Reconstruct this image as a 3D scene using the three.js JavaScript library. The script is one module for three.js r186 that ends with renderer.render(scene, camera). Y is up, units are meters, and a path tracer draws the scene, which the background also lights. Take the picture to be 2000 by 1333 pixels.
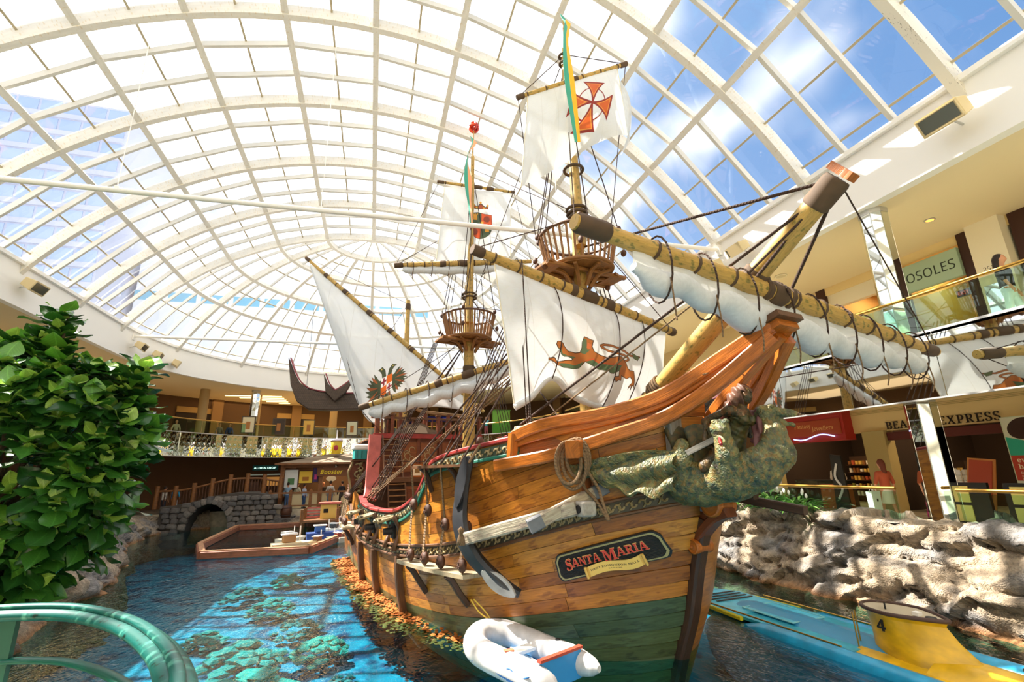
import * as THREE from 'three';
import { mergeGeometries, mergeVertices, toCreasedNormals } from 'three/addons/utils/BufferGeometryUtils.js';
import { RoundedBoxGeometry } from 'three/addons/geometries/RoundedBoxGeometry.js';
import { ImprovedNoise } from 'three/addons/math/ImprovedNoise.js';
import { FontLoader } from 'three/addons/loaders/FontLoader.js';
import { TextGeometry } from 'three/addons/geometries/TextGeometry.js';
import { createNoise4D } from 'simplex-noise';
import { RectAreaLightUniformsLib } from 'three/addons/lights/RectAreaLightUniformsLib.js';

// ---------------------------------------------------------------- camera, sky, sun, exposure
const EYE = 3.4;                                     // above the water, which is y = 0
const scene = new THREE.Scene();
const camera = new THREE.PerspectiveCamera(71.3, 2000 / 1333, 0.1, 400);
camera.position.set(0, EYE, 0);
camera.rotation.set(0.2662, -0.2838, -0.0234, 'YXZ');
scene.add(camera);
const renderer = new THREE.WebGLRenderer({ antialias: true });
renderer.toneMapping = THREE.LinearToneMapping;
renderer.toneMappingExposure = 1.1;
renderer.shadowMap.enabled = true;
RectAreaLightUniformsLib.init();

const SUN = new THREE.Vector3(-0.62, 1, -0.42).normalize();   // towards the sun
const sun = new THREE.DirectionalLight(0xfff6ea, 19.0);
sun.position.copy(SUN).multiplyScalar(60).add(new THREE.Vector3(0, 0, -15));
sun.target.position.set(0, 0, -15); scene.add(sun.target);
sun.castShadow = true; sun.shadow.radius = 1.2;
Object.assign(sun.shadow.camera, { left: -40, right: 40, top: 40, bottom: -40, near: 1, far: 140 });
scene.add(sun);

const perlin = new ImprovedNoise();
const fbm = (x, y, z, o = 4) => { let s = 0, a = 1, n = 0; for (let i = 0; i < o; i++) { s += a * perlin.noise(x, y, z); n += a; a *= 0.5; x *= 2.03; y *= 2.03; z *= 2.03; } return s / n; };
const clamp = (v, a = 0, b = 1) => Math.max(a, Math.min(b, v));
const mix = (a, b, t) => a + (b - a) * t;
const smooth = (a, b, v) => { const t = clamp((v - a) / (b - a)); return t * t * (3 - 2 * t); };

// a bright summer sky: broken cloud, whitest round the sun, bluer away from it
(function sky() {
  const W = 512, H = 256, d = new Float32Array(W * H * 4);
  for (let j = 0; j < H; j++) for (let i = 0; i < W; i++) {
    const el = ((j + 0.5) / H - 0.5) * Math.PI, az = ((i + 0.5) / W - 0.5) * 2 * Math.PI;
    const x = Math.cos(el) * Math.cos(az), y = Math.sin(el), z = Math.cos(el) * Math.sin(az);
    const c = x * SUN.x + y * SUN.y + z * SUN.z;
    const yy = Math.max(y, 0) + 0.25, px = x / yy, pz = z / yy;
    const n = fbm(px * 1.1 + 5, 3.3, pz * 1.1 + 1, 6) * 1.3 + 0.75 * fbm(px * 3.6, 9.1, pz * 2.4, 5);
    const cover = clamp(smooth(-0.12, 0.34, n + 0.42 * smooth(0.62, 0.1, 0.5 - c * 0.5) - 0.02 - 0.1 * (1 - c)));
    const glow = Math.pow(clamp(0.5 + 0.5 * c), 5);
    const haze = Math.pow(1 - clamp(y), 3);
    const blue = [0.025 + 1.0 * glow + 0.8 * haze, 0.19 + 1.0 * glow + 0.8 * haze, 0.52 + 0.9 * glow + 0.75 * haze];
    const white = 1.15 + 1.0 * glow;
    const k = (j * W + i) * 4;
    for (let q = 0; q < 3; q++) d[k + q] = mix(blue[q], white * [1, 1, 1.01][q], cover) * 1.1;
    d[k + 3] = 1;
  }
  const t = new THREE.DataTexture(d, W, H, THREE.RGBAFormat, THREE.FloatType);
  t.mapping = THREE.EquirectangularReflectionMapping; t.magFilter = THREE.LinearFilter; t.minFilter = THREE.LinearFilter; t.needsUpdate = true;
  scene.background = t;
})();

// ---------------------------------------------------------------- helpers
let seed = 7;
const rnd = () => { seed = (seed + 0x6D2B79F5) | 0; let t = Math.imul(seed ^ (seed >>> 15), 1 | seed); t = (t + Math.imul(t ^ (t >>> 7), 61 | t)) ^ t; return ((t ^ (t >>> 14)) >>> 0) / 4294967296; };
const rr = (a, b) => a + (b - a) * rnd();
const V = (x, y, z) => new THREE.Vector3(x, y, z);
const rad = (d) => d * Math.PI / 180;
const taken = {};
const numbered = (n) => { const k = taken[n] = (taken[n] ?? -1) + 1; return k ? n + '_' + String(k).padStart(3, '0') : n; };
function tag(o, label, category, group, kind) { if (label) o.userData.label = label; if (category) o.userData.category = category; if (group) o.userData.group = group; if (kind) o.userData.kind = kind; return o; }
function add(parent, name, geo, mat) { const m = new THREE.Mesh(geo, mat); m.name = parent === scene ? numbered(name) : name; m.castShadow = m.receiveShadow = true; parent.add(m); return m; }
function grp(name, label, category, pos, turn = 0, group, kind) { const o = new THREE.Group(); o.name = numbered(name); if (pos) o.position.set(...pos); o.rotation.y = turn; tag(o, label, category, group, kind); scene.add(o); return o; }
function sub(parent, name) { const o = new THREE.Group(); o.name = name; parent.add(o); return o; }
function struct(name, label, category) { return grp(name, label, category, null, 0, null, 'structure'); }

function geom(pos, idx, uv, crease) {
  let g = new THREE.BufferGeometry();
  g.setAttribute('position', new THREE.Float32BufferAttribute(pos, 3));
  if (uv) g.setAttribute('uv', new THREE.Float32BufferAttribute(uv, 2));
  g.setIndex(idx);
  if (crease !== undefined) return toCreasedNormals(g, crease);
  g.computeVertexNormals(); return g;
}
function merge(list) {
  const l = list.filter(Boolean).map((g) => { g = g.index ? g.toNonIndexed() : g; for (const k of Object.keys(g.attributes)) if (!['position', 'normal', 'uv'].includes(k)) g.deleteAttribute(k); if (!g.attributes.uv) g.setAttribute('uv', new THREE.Float32BufferAttribute(new Float32Array(g.attributes.position.count * 2), 2)); return g; });
  return mergeGeometries(l);
}
// box with uv in metres
function box(w, h, d, x = 0, y = 0, z = 0, r = 0) {
  if (r) { const g = new RoundedBoxGeometry(w, h, d, 1, r); g.translate(x, y, z); return g; }
  const g = new THREE.BoxGeometry(w, h, d), u = g.attributes.uv, s = [[d, h], [d, h], [w, d], [w, d], [w, h], [w, h]];
  for (let i = 0; i < 24; i++) u.setXY(i, u.getX(i) * s[i >> 2][0], u.getY(i) * s[i >> 2][1]);
  g.translate(x, y, z); return g;
}
// frames along a path
function frames(pts, up) {
  const n = pts.length, T = [], N = [], B = [];
  for (let i = 0; i < n; i++) T.push(pts[Math.min(n - 1, i + 1)].clone().sub(pts[Math.max(0, i - 1)]).normalize());
  let nn = up ? up.clone() : (Math.abs(T[0].y) < 0.9 ? V(0, 1, 0) : V(1, 0, 0));
  for (let i = 0; i < n; i++) {
    if (up) nn = up.clone();
    nn = nn.clone().addScaledVector(T[i], -nn.dot(T[i])).normalize();
    N.push(nn); B.push(T[i].clone().cross(nn));
  }
  return { T, N, B };
}
function curve(pts, n = 24, tension = 0.5) { return new THREE.CatmullRomCurve3(pts, false, 'catmullrom', tension).getPoints(n); }
// round bar along points, radius a number or f(t)
function tube(pts, r, seg = 8, cap = true) {
  const f = frames(pts), n = pts.length, pos = [], uv = [], idx = []; let L = 0;
  const R = typeof r === 'function' ? r : () => r;
  for (let i = 0; i < n; i++) {
    if (i) L += pts[i].distanceTo(pts[i - 1]);
    const q = R(i / (n - 1));
    for (let k = 0; k <= seg; k++) { const a = k / seg * 2 * Math.PI, c = Math.cos(a) * q, s = Math.sin(a) * q; pos.push(pts[i].x + f.N[i].x * c + f.B[i].x * s, pts[i].y + f.N[i].y * c + f.B[i].y * s, pts[i].z + f.N[i].z * c + f.B[i].z * s); uv.push(L, k / seg * 6.28 * q); }
  }
  const w = seg + 1;
  for (let i = 0; i < n - 1; i++) for (let k = 0; k < seg; k++) { const a = i * w + k; idx.push(a, a + 1, a + w, a + 1, a + w + 1, a + w); }
  if (cap) for (const [i, flip] of [[0, 0], [n - 1, 1]]) {
    const c = pos.length / 3; pos.push(pts[i].x, pts[i].y, pts[i].z); uv.push(0, 0);
    const b0 = pos.length / 3; for (let k = 0; k <= seg; k++) { const s = (i * w + k) * 3; pos.push(pos[s], pos[s + 1], pos[s + 2]); uv.push(0.1, 0.1 * k); }
    for (let k = 0; k < seg; k++) flip ? idx.push(c, b0 + k, b0 + k + 1) : idx.push(c, b0 + k + 1, b0 + k);
  }
  return geom(pos, idx, uv);
}
const rod = (a, b, r, seg = 8, r2) => tube([a, a.clone().lerp(b, 0.5), b], r2 === undefined ? r : (t) => mix(r, r2, t), seg);
// straight-sided section swept along points: profile [[n, b], ...] in metres, counter-clockwise
function sweep(pts, profile, up, crease = 0.6, closed = false) {
  const f = frames(pts, up), n = pts.length, m = profile.length, pos = [], uv = [], idx = []; let L = 0;
  const prof = typeof profile === 'function' ? profile : () => profile, per = [0];
  const p0 = prof(0); for (let k = 0; k < p0.length; k++) { const a = p0[k], b = p0[(k + 1) % p0.length]; per.push(per[k] + Math.hypot(b[0] - a[0], b[1] - a[1])); }
  const mm = p0.length;
  for (let i = 0; i < n; i++) {
    if (i) L += pts[i].distanceTo(pts[i - 1]); const pr = prof(i / (n - 1));
    for (let k = 0; k <= mm; k++) { const [a, b] = pr[k % mm]; pos.push(pts[i].x + f.N[i].x * a + f.B[i].x * b, pts[i].y + f.N[i].y * a + f.B[i].y * b, pts[i].z + f.N[i].z * a + f.B[i].z * b); uv.push(L, per[k]); }
  }
  const w = mm + 1;
  for (let i = 0; i < n - 1; i++) for (let k = 0; k < mm; k++) { const a = i * w + k; idx.push(a, a + 1, a + w, a + 1, a + w + 1, a + w); }
  if (!closed) for (const [i, flip] of [[0, 0], [n - 1, 1]]) for (let k = 1; k < mm - 1; k++) { const a = i * w; flip ? idx.push(a, a + k, a + k + 1) : idx.push(a, a + k + 1, a + k); }
  return geom(pos, idx, uv, crease);
}
const rect = (h, w, c = 0) => c ? [[-h / 2, -w / 2 + c], [-h / 2 + c, -w / 2], [h / 2 - c, -w / 2], [h / 2, -w / 2 + c], [h / 2, w / 2 - c], [h / 2 - c, w / 2], [-h / 2 + c, w / 2], [-h / 2, w / 2 - c]] : [[-h / 2, -w / 2], [h / 2, -w / 2], [h / 2, w / 2], [-h / 2, w / 2]];
const bar = (a, b, h, w, up = V(0, 1, 0), c = 0) => sweep([a, b], rect(h, w, c), Math.abs(a.clone().sub(b).normalize().dot(up)) > 0.98 ? V(1, 0, 0) : up);
// sheet f(s, t) -> Vector3, with thickness along its normal; uv in metres unless uv01
function sheet(nu, nv, f, th = 0, uv01 = false, crease) {
  const P = []; for (let i = 0; i <= nu; i++) for (let j = 0; j <= nv; j++) P.push(f(i / nu, j / nv));
  const w = nv + 1, id = (i, j) => i * w + j, pos = [], uv = [], idx = [];
  const lu = [0], lv = [0]; for (let i = 1; i <= nu; i++) lu.push(lu[i - 1] + P[id(i, nv >> 1)].distanceTo(P[id(i - 1, nv >> 1)])); for (let j = 1; j <= nv; j++) lv.push(lv[j - 1] + P[id(nu >> 1, j)].distanceTo(P[id(nu >> 1, j - 1)]));
  const put = (off) => { for (let i = 0; i <= nu; i++) for (let j = 0; j <= nv; j++) { const p = P[id(i, j)]; let q = p; if (off) { const a = P[id(Math.min(nu, i + 1), j)].clone().sub(P[id(Math.max(0, i - 1), j)]), b = P[id(i, Math.min(nv, j + 1))].clone().sub(P[id(i, Math.max(0, j - 1))]); q = p.clone().addScaledVector(a.cross(b).normalize(), off); } pos.push(q.x, q.y, q.z); uv01 ? uv.push(i / nu, j / nv) : uv.push(lu[i], lv[j]); } };
  put(0); const N = P.length;
  for (let i = 0; i < nu; i++) for (let j = 0; j < nv; j++) { const a = id(i, j), b = id(i + 1, j), c = id(i + 1, j + 1), d = id(i, j + 1); idx.push(a, b, d, b, c, d); }
  if (th) {
    put(-th);
    for (let i = 0; i < nu; i++) for (let j = 0; j < nv; j++) { const a = N + id(i, j), b = N + id(i + 1, j), c = N + id(i + 1, j + 1), d = N + id(i, j + 1); idx.push(a, d, b, b, d, c); }
    const edge = []; for (let i = 0; i < nu; i++) edge.push([id(i, 0), id(i + 1, 0)], [id(i + 1, nv), id(i, nv)]); for (let j = 0; j < nv; j++) edge.push([id(0, j + 1), id(0, j)], [id(nu, j), id(nu, j + 1)]);
    for (const [a, b] of edge) { const s = pos.length / 3; for (const k of [a, b, b + N, a + N]) { pos.push(pos[k * 3], pos[k * 3 + 1], pos[k * 3 + 2]); uv.push(uv[k * 2] + (k >= N && !uv01 ? th : 0), uv[k * 2 + 1]); } idx.push(s, s + 2, s + 1, s, s + 3, s + 2); }
  }
  return geom(pos, idx, uv, crease);
}
function shape2(pts) { const s = new THREE.Shape(); pts.forEach(([x, y], i) => i ? s.lineTo(x, y) : s.moveTo(x, y)); s.closePath(); return s; }
function extrude(pts, d, bevel = 0) { const g = new THREE.ExtrudeGeometry(pts instanceof THREE.Shape ? pts : shape2(pts), { depth: d, bevelEnabled: bevel > 0, bevelSize: bevel, bevelThickness: bevel, bevelSegments: 1, curveSegments: 10 }); return g; }
const lathe = (pts, seg = 20) => new THREE.LatheGeometry(pts.map(([r, y]) => new THREE.Vector2(r, y)), seg);
function move(g, x = 0, y = 0, z = 0, ry = 0, rx = 0, rz = 0) { if (rx) g.rotateX(rx); if (rz) g.rotateZ(rz); if (ry) g.rotateY(ry); g.translate(x, y, z); return g; }
// surface nets: mesh of fn(x, y, z) < 0 inside [lo, hi]
function nets(fn, lo, hi, c) {
  const nx = Math.ceil((hi[0] - lo[0]) / c) + 1, ny = Math.ceil((hi[1] - lo[1]) / c) + 1, nz = Math.ceil((hi[2] - lo[2]) / c) + 1;
  const D = new Float32Array(nx * ny * nz), at = (i, j, k) => i + nx * (j + ny * k);
  for (let k = 0; k < nz; k++) for (let j = 0; j < ny; j++) for (let i = 0; i < nx; i++) D[at(i, j, k)] = fn(lo[0] + i * c, lo[1] + j * c, lo[2] + k * c);
  const vid = new Int32Array(nx * ny * nz).fill(-1), pos = [], uv = [], idx = [];
  for (let k = 0; k < nz - 1; k++) for (let j = 0; j < ny - 1; j++) for (let i = 0; i < nx - 1; i++) {
    const d = []; let neg = 0; for (let q = 0; q < 8; q++) { const v = D[at(i + (q & 1), j + ((q >> 1) & 1), k + (q >> 2))]; d.push(v); if (v < 0) neg++; }
    if (!neg || neg === 8) continue;
    let x = 0, y = 0, z = 0, n = 0;
    for (let a = 0; a < 8; a++) for (const bit of [1, 2, 4]) if (!(a & bit)) { const b = a | bit; if ((d[a] < 0) !== (d[b] < 0)) { const t = d[a] / (d[a] - d[b]); x += (a & 1) + (bit === 1 ? t : 0); y += ((a >> 1) & 1) + (bit === 2 ? t : 0); z += (a >> 2) + (bit === 4 ? t : 0); n++; } }
    vid[at(i, j, k)] = pos.length / 3; const X = lo[0] + (i + x / n) * c, Y = lo[1] + (j + y / n) * c, Z = lo[2] + (k + z / n) * c; pos.push(X, Y, Z); uv.push(X * 0.8 - Z * 0.8, Y + Z * 0.2);
  }
  const quad = (a, b, e, f, flip) => { if (a < 0 || b < 0 || e < 0 || f < 0) return; flip ? idx.push(a, e, b, b, e, f) : idx.push(a, b, e, b, f, e); };
  for (let k = 1; k < nz - 1; k++) for (let j = 1; j < ny - 1; j++) for (let i = 1; i < nx - 1; i++) {
    const s = D[at(i, j, k)] < 0;
    if (s !== D[at(i + 1, j, k)] < 0) quad(vid[at(i, j - 1, k - 1)], vid[at(i, j, k - 1)], vid[at(i, j - 1, k)], vid[at(i, j, k)], !s);
    if (s !== D[at(i, j + 1, k)] < 0) quad(vid[at(i - 1, j, k - 1)], vid[at(i - 1, j, k)], vid[at(i, j, k - 1)], vid[at(i, j, k)], !s);
    if (s !== D[at(i, j, k + 1)] < 0) quad(vid[at(i - 1, j - 1, k)], vid[at(i, j - 1, k)], vid[at(i - 1, j, k)], vid[at(i, j, k)], !s);
  }
  return geom(pos, idx, uv);
}
// distance to a tapered capsule a->b (arrays), radii ra, rb
function cap(p, a, b, ra, rb) { const bx = b[0] - a[0], by = b[1] - a[1], bz = b[2] - a[2], px = p[0] - a[0], py = p[1] - a[1], pz = p[2] - a[2]; const t = clamp((px * bx + py * by + pz * bz) / (bx * bx + by * by + bz * bz + 1e-9)); return Math.hypot(px - bx * t, py - by * t, pz - bz * t) - mix(ra, rb, t); }
const smin = (a, b, k) => { const h = Math.max(k - Math.abs(a - b), 0) / k; return Math.min(a, b) - h * h * k * 0.25; };
const ell = (p, c, r) => { const x = (p[0] - c[0]) / r[0], y = (p[1] - c[1]) / r[1], z = (p[2] - c[2]) / r[2], l = Math.hypot(x, y, z); return (l - 1) * Math.min(...r); };

// ---------------------------------------------------------------- textures and materials
function canvasTex(w, h, draw) { const c = document.createElement('canvas'); c.width = w; c.height = h; const x = c.getContext('2d'); draw(x, w, h); const t = new THREE.CanvasTexture(c); t.colorSpace = THREE.SRGBColorSpace; t.wrapS = t.wrapT = THREE.RepeatWrapping; t.anisotropy = 4; return t; }
// data texture of f(u, v) -> [r, g, b] 0..1 (sRGB) or a number; seamless noise: tn
const n4 = createNoise4D(rnd);
const tn = (u, v, p, s = 0, o = 4) => { const a = u * 2 * Math.PI, b = v * 2 * Math.PI; let x = Math.cos(a) * p[0] / 6.283, y = Math.sin(a) * p[0] / 6.283, z = Math.cos(b) * p[1] / 6.283, w = Math.sin(b) * p[1] / 6.283, r = 0, k = 1, n = 0; for (let i = 0; i < o; i++) { r += k * n4(x + s, y - s, z + s * 1.7, w); n += k; k *= 0.5; x *= 2; y *= 2; z *= 2; w *= 2; } return r / n; };
function dataTex(n, f, srgb = true, rx = 1, ry = rx) {
  const d = new Uint8Array(n * n * 4);
  for (let j = 0; j < n; j++) for (let i = 0; i < n; i++) { const c = f(i / n, j / n), k = (j * n + i) * 4; const q = typeof c === 'number' ? [c, c, c] : c; for (let m = 0; m < 3; m++) d[k + m] = clamp(q[m]) * 255; d[k + 3] = 255; }
  const t = new THREE.DataTexture(d, n, n); if (srgb) t.colorSpace = THREE.SRGBColorSpace; t.wrapS = t.wrapT = THREE.RepeatWrapping; t.magFilter = THREE.LinearFilter; t.minFilter = THREE.LinearMipmapLinearFilter; t.generateMipmaps = true; t.repeat.set(1 / rx, 1 / ry); t.needsUpdate = true; return t;
}
const M = {};
const std = (color, roughness = 0.7, o = {}) => new THREE.MeshStandardMaterial({ color, roughness, ...o });
const phys = (color, roughness = 0.7, o = {}) => new THREE.MeshPhysicalMaterial({ color, roughness, ...o });
// greyish multiplier maps: grain along u (wood), blotches, cloth
const grain = dataTex(256, (u, v) => { const g = tn(u, v, [3, 40], 2.2, 4), k = tn(u, v, [5, 7], 9, 3); return 0.86 + 0.16 * g * 1.6 + 0.12 * k; }, true, 1.6, 0.8);
const grainBump = dataTex(256, (u, v) => 0.5 + 0.5 * tn(u, v, [4, 60], 4.2, 4), false, 1.6, 0.8);
const wornTex = dataTex(256, (u, v) => { const g = tn(u, v, [3, 26], 1.2, 4), k = smooth(0.02, 0.4, tn(u, v, [6, 9], 31, 5)); return [0.9 + 0.2 * g - 0.18 * k, 0.9 + 0.22 * g - 0.22 * k, 0.88 + 0.24 * g - 0.2 * k]; }, true, 2.2, 1.1);
const blotch = dataTex(256, (u, v) => 0.9 + 0.25 * tn(u, v, [6, 6], 3, 5), true, 3);
const rough = dataTex(256, (u, v) => 0.5 + 0.6 * tn(u, v, [20, 20], 7, 5), false, 1);
const weave = dataTex(128, (u, v) => 0.93 + 0.05 * Math.sin(u * 6.283 * 32) * Math.sin(v * 6.283 * 32) + 0.06 * tn(u, v, [6, 6], 13, 4), true, 0.6);
const ropeBump = dataTex(64, (u, v) => 0.5 + 0.5 * Math.sin((u * 8 + v) * 6.283), false, 0.5, 0.12);
const wood = (c, r = 0.5, o = {}) => std(c, r, { map: grain, bumpMap: grainBump, bumpScale: 0.004, ...o });
Object.assign(M, {
  white: std(0xf1efe9, 0.55), cream: std(0xeadfc4, 0.75), soffit: std(0xe6d3ab, 0.8), steel: std(0xe8e4d8, 0.45, { map: blotch }), alu: std(0xc9c8c4, 0.35, { metalness: 0.6 }),
  glass: phys(0xffffff, 0.0, { transmission: 1, thickness: 0, ior: 1.45 }), glassRail: phys(0xdff2ea, 0.0, { transmission: 1, thickness: 0, ior: 1.5 }),
  mirror: std(0xdfe4e2, 0.02, { metalness: 1 }), brass: std(0xc79a4a, 0.28, { metalness: 0.9 }), chrome: std(0xd8d8d8, 0.15, { metalness: 1 }),
  mirrorWavy: std(0xdfe4e2, 0.03, { metalness: 1, bumpMap: dataTex(128, (u, v) => 0.5 + 0.5 * tn(u, v, [7, 4], 3, 2), false, 2.2), bumpScale: 0.012 }), dark: std(0x17110d, 0.8), black: std(0x1a1a1b, 0.5), floor: std(0xc9bda4, 0.25, { map: blotch }), brown: wood(0x5a3218, 0.6), deckwood: wood(0x8a5a30, 0.6),
});
// ---------------------------------------------------------------- the glass vault with its half dome
const X0 = -0.67, WID = 13.87, ROOF = 16.87, ZD = -32, HS = 12.23, HB = 10.47, L1 = 1.68, L2 = 6.45, BAY = 4.312;
const A5 = Math.asin(WID / ROOF), YC = HS - ROOF * Math.cos(A5);
const XL = X0 - WID, XR = X0 + WID, ZEND = ZD + BAY * 10;
const PUR = [0, 10.5, 21, 31.5, 41.3].map(rad).concat([A5]);
const barrel = (a, z, dr = 0) => V(X0 + (ROOF + dr) * Math.sin(a), YC + (ROOF + dr) * Math.cos(a), z);
const dome = (a, psi, dr = 0) => { const r = (ROOF + dr) * Math.sin(a); return V(X0 - r * Math.cos(psi), YC + (ROOF + dr) * Math.cos(a), ZD - r * Math.sin(psi)); };
const arc = (f, a, b, n) => Array.from({ length: n + 1 }, (_, i) => f(mix(a, b, i / n)));
{
  const roof = struct('ceiling', 'white steel and glass barrel vault ending in a half dome', 'glass roof');
  const inPlane = (a) => V(Math.sin(a), Math.cos(a), 0);
  // rust-streaked white paint
  const streak = dataTex(256, (u, v) => { const k = smooth(0.2, 0.5, tn(u, v, [40, 3], 5, 3)) * 0.16, m = 0.05 * tn(u, v, [5, 5], 2, 3); return [0.97 + m - k * 0.25, 0.96 + m - k * 0.5, 0.93 + m - k * 0.9]; }, true, 3, 0.8);
  const mould = dataTex(256, (u, v) => { const k = smooth(0.16, 0.5, tn(u, v, [30, 26], 8, 5)) * smooth(0.0, 0.3, tn(u, v, [4, 3], 28, 3)); return [1 - 0.6 * k, 1 - 0.6 * k, 1 - 0.62 * k]; }, true, 3, 0.7);
  M.rib = std(0xe9e8e5, 0.4, { map: streak }); const bars = std(0xd6d4cc, 0.45), thin = std(0xb9ad90, 0.5);
  const ribSection = (f, pts, w, d, c) => { // box section, radial depth d, width w
    const n = pts.length; return f; };
  // sweeps along an arch: section normal follows the radius
  function archGeo(pts, centre, w, d) {
    const pos = [], uv = [], idx = []; let L = 0;
    for (let i = 0; i < pts.length; i++) {
      const p = pts[i], t = pts[Math.min(pts.length - 1, i + 1)].clone().sub(pts[Math.max(0, i - 1)]).normalize();
      const nrm = p.clone().sub(centre(p)); nrm.addScaledVector(t, -nrm.dot(t)).normalize(); const b = t.clone().cross(nrm);
      if (i) L += p.distanceTo(pts[i - 1]);
      const cs = [[-d / 2, -w / 2], [-d / 2, w / 2], [d / 2, w / 2], [d / 2, -w / 2], [-d / 2, -w / 2]]; let q = 0;
      cs.forEach(([a, e], k) => { if (k) q += Math.hypot(a - cs[k - 1][0], e - cs[k - 1][1]); pos.push(p.x + nrm.x * a + b.x * e, p.y + nrm.y * a + b.y * e, p.z + nrm.z * a + b.z * e); uv.push(L, q); });
      if (i) for (let k = 0; k < 4; k++) { const o = (i - 1) * 5 + k; idx.push(o, o + 5, o + 1, o + 1, o + 5, o + 6); }
    }
    for (const o of [0, (pts.length - 1) * 5]) idx.push(o, o + 1, o + 2, o, o + 2, o + 3);
    return geom(pos, idx, uv, 0.5);
  }
  const axis = (p) => p.z > ZD ? V(X0, YC, p.z) : V(X0, YC, ZD);
  const ZN = 10;
  for (let k = 0; k <= ZN; k++) {
    const z = ZD + k * BAY;
    const g = archGeo(arc((a) => barrel(a, z), -A5 - 0.03, A5 + 0.03, 56), (p) => V(X0, YC, z), 0.24, 0.46);
    add(roof, 'arch', g, k === 6 ? std(0xe2ddcf, 0.5, { map: mould }) : M.rib);
    if (k < ZN) for (const s of [1, 2]) { // two slim arches, straight between the purlins
      const pts = []; for (const a of [-A5 - 0.02, ...PUR.slice(1, 5).map((x) => -x).reverse(), 0, ...PUR.slice(1, 5), A5 + 0.02]) pts.push(barrel(a, z + s * BAY / 3, 0.1));
      const list = []; for (let i = 0; i < pts.length - 1; i++) list.push(archGeo([pts[i], pts[i + 1]], (p) => V(X0, YC, z + s * BAY / 3), 0.12, 0.2));
      add(roof, 'glazing_arch', merge(list), bars);
    }
  }
  for (let j = -4; j <= 4; j++) { const a = (j < 0 ? -1 : 1) * PUR[Math.abs(j)]; add(roof, 'purlin', archGeo([barrel(a, ZD, 0.02), barrel(a, ZEND, 0.02)], axis, 0.22, 0.42), M.rib); }
  const MID = [5.25, 15.75, 26.25, 36.4, 47.2, 53.6].map(rad);
  for (const s of [-1, 1]) for (const m of MID) add(roof, 'glazing_bar', archGeo([barrel(s * m, ZD, 0.14), barrel(s * m, ZEND, 0.14)], axis, 0.07, 0.1), thin);
  // half dome
  for (let q = 1; q < 8; q++) { const ps = q * Math.PI / 8; add(roof, 'dome_rib', archGeo(arc((a) => dome(a, ps), PUR[1], A5 + 0.03, 22), () => V(X0, YC, ZD), 0.22, 0.42), M.rib); }
  for (let j = 1; j <= 4; j++) add(roof, 'dome_ring', archGeo(arc((p) => dome(PUR[j], p, 0.02), 0, Math.PI, 48), () => V(X0, YC, ZD), 0.22, 0.4), M.rib);
  add(roof, 'dome_ring', archGeo(arc((p) => dome(rad(2.4), p, 0.08), 0, Math.PI, 16), () => V(X0, YC, ZD), 0.1, 0.15), bars);
  const subs = [[0, 1, 1], [1, 2, 1], [2, 3, 1], [3, 4, 3], [4, 5, 3]];
  for (let q = 0; q < 8; q++) {
    for (const [j0, j1, n] of subs) for (let s = 1; s <= n; s++) { const ps = (q + s / (n + 1)) * Math.PI / 8; add(roof, 'dome_bar', archGeo(arc((a) => dome(a, ps, 0.1), j0 ? PUR[j0] : rad(2.4), PUR[j1], 5), () => V(X0, YC, ZD), 0.09, 0.16), bars); }
    for (const m of MID.slice(1)) { const ps = [q * Math.PI / 8, (q + 1) * Math.PI / 8]; add(roof, 'dome_bar', archGeo(arc((p) => dome(m, p, 0.12), ps[0], ps[1], 6), () => V(X0, YC, ZD), 0.06, 0.09), thin); }
  }
  // panes: the 300 that show largest each a mesh, the rest one mesh
  const panes = [], AB = [0, ...PUR.slice(1), ...MID].sort((a, b) => a - b), eye = V(0, EYE, 0);
  camera.updateMatrixWorld(); camera.updateProjectionMatrix(); const inv = camera.matrixWorld.clone().invert();
  const quadArea = (q) => { const p = q.map((v) => { const c = v.clone().applyMatrix4(inv); return c.z > -0.3 ? null : [c.x / -c.z, c.y / -c.z]; }); if (p.some((x) => !x)) return 0; const cx = (p[0][0] + p[2][0]) / 2, cy = (p[0][1] + p[2][1]) / 2; if (Math.abs(cx) > 1.15 || Math.abs(cy) > 0.78) return 0; return Math.abs((p[2][0] - p[0][0]) * (p[3][1] - p[1][1]) - (p[3][0] - p[1][0]) * (p[2][1] - p[0][1])); };
  for (const s of [-1, 1]) for (let i = 0; i < AB.length - 1; i++) for (let k = 0; k < ZN * 3; k++) { const z0 = ZD + k * BAY / 3, z1 = z0 + BAY / 3; panes.push([barrel(s * AB[i], z0, 0.2), barrel(s * AB[i], z1, 0.2), barrel(s * AB[i + 1], z1, 0.2), barrel(s * AB[i + 1], z0, 0.2)]); }
  for (let i = 0; i < AB.length - 1; i++) { const n = AB[i] < PUR[3] - 0.01 ? 16 : 32; for (let q = 0; q < n; q++) { const p0 = q * Math.PI / n, p1 = (q + 1) * Math.PI / n; panes.push([dome(AB[i], p0, 0.2), dome(AB[i], p1, 0.2), dome(AB[i + 1], p1, 0.2), dome(AB[i + 1], p0, 0.2)]); } }
  const sized = panes.map((q) => [quadArea(q), q]).sort((a, b) => b[0] - a[0]);
  const paneGeo = (q) => geom(q.flatMap((v) => [v.x, v.y, v.z]), [0, 1, 2, 0, 2, 3], [0, 0, 1, 0, 1, 1, 0, 1]);
  sized.slice(0, 300).forEach(([, q]) => add(roof, 'pane', paneGeo(q), M.glass));
  add(roof, 'glazing', merge(sized.slice(300).map(([, q]) => paneGeo(q))), M.glass).userData.kind = 'stuff';

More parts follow.
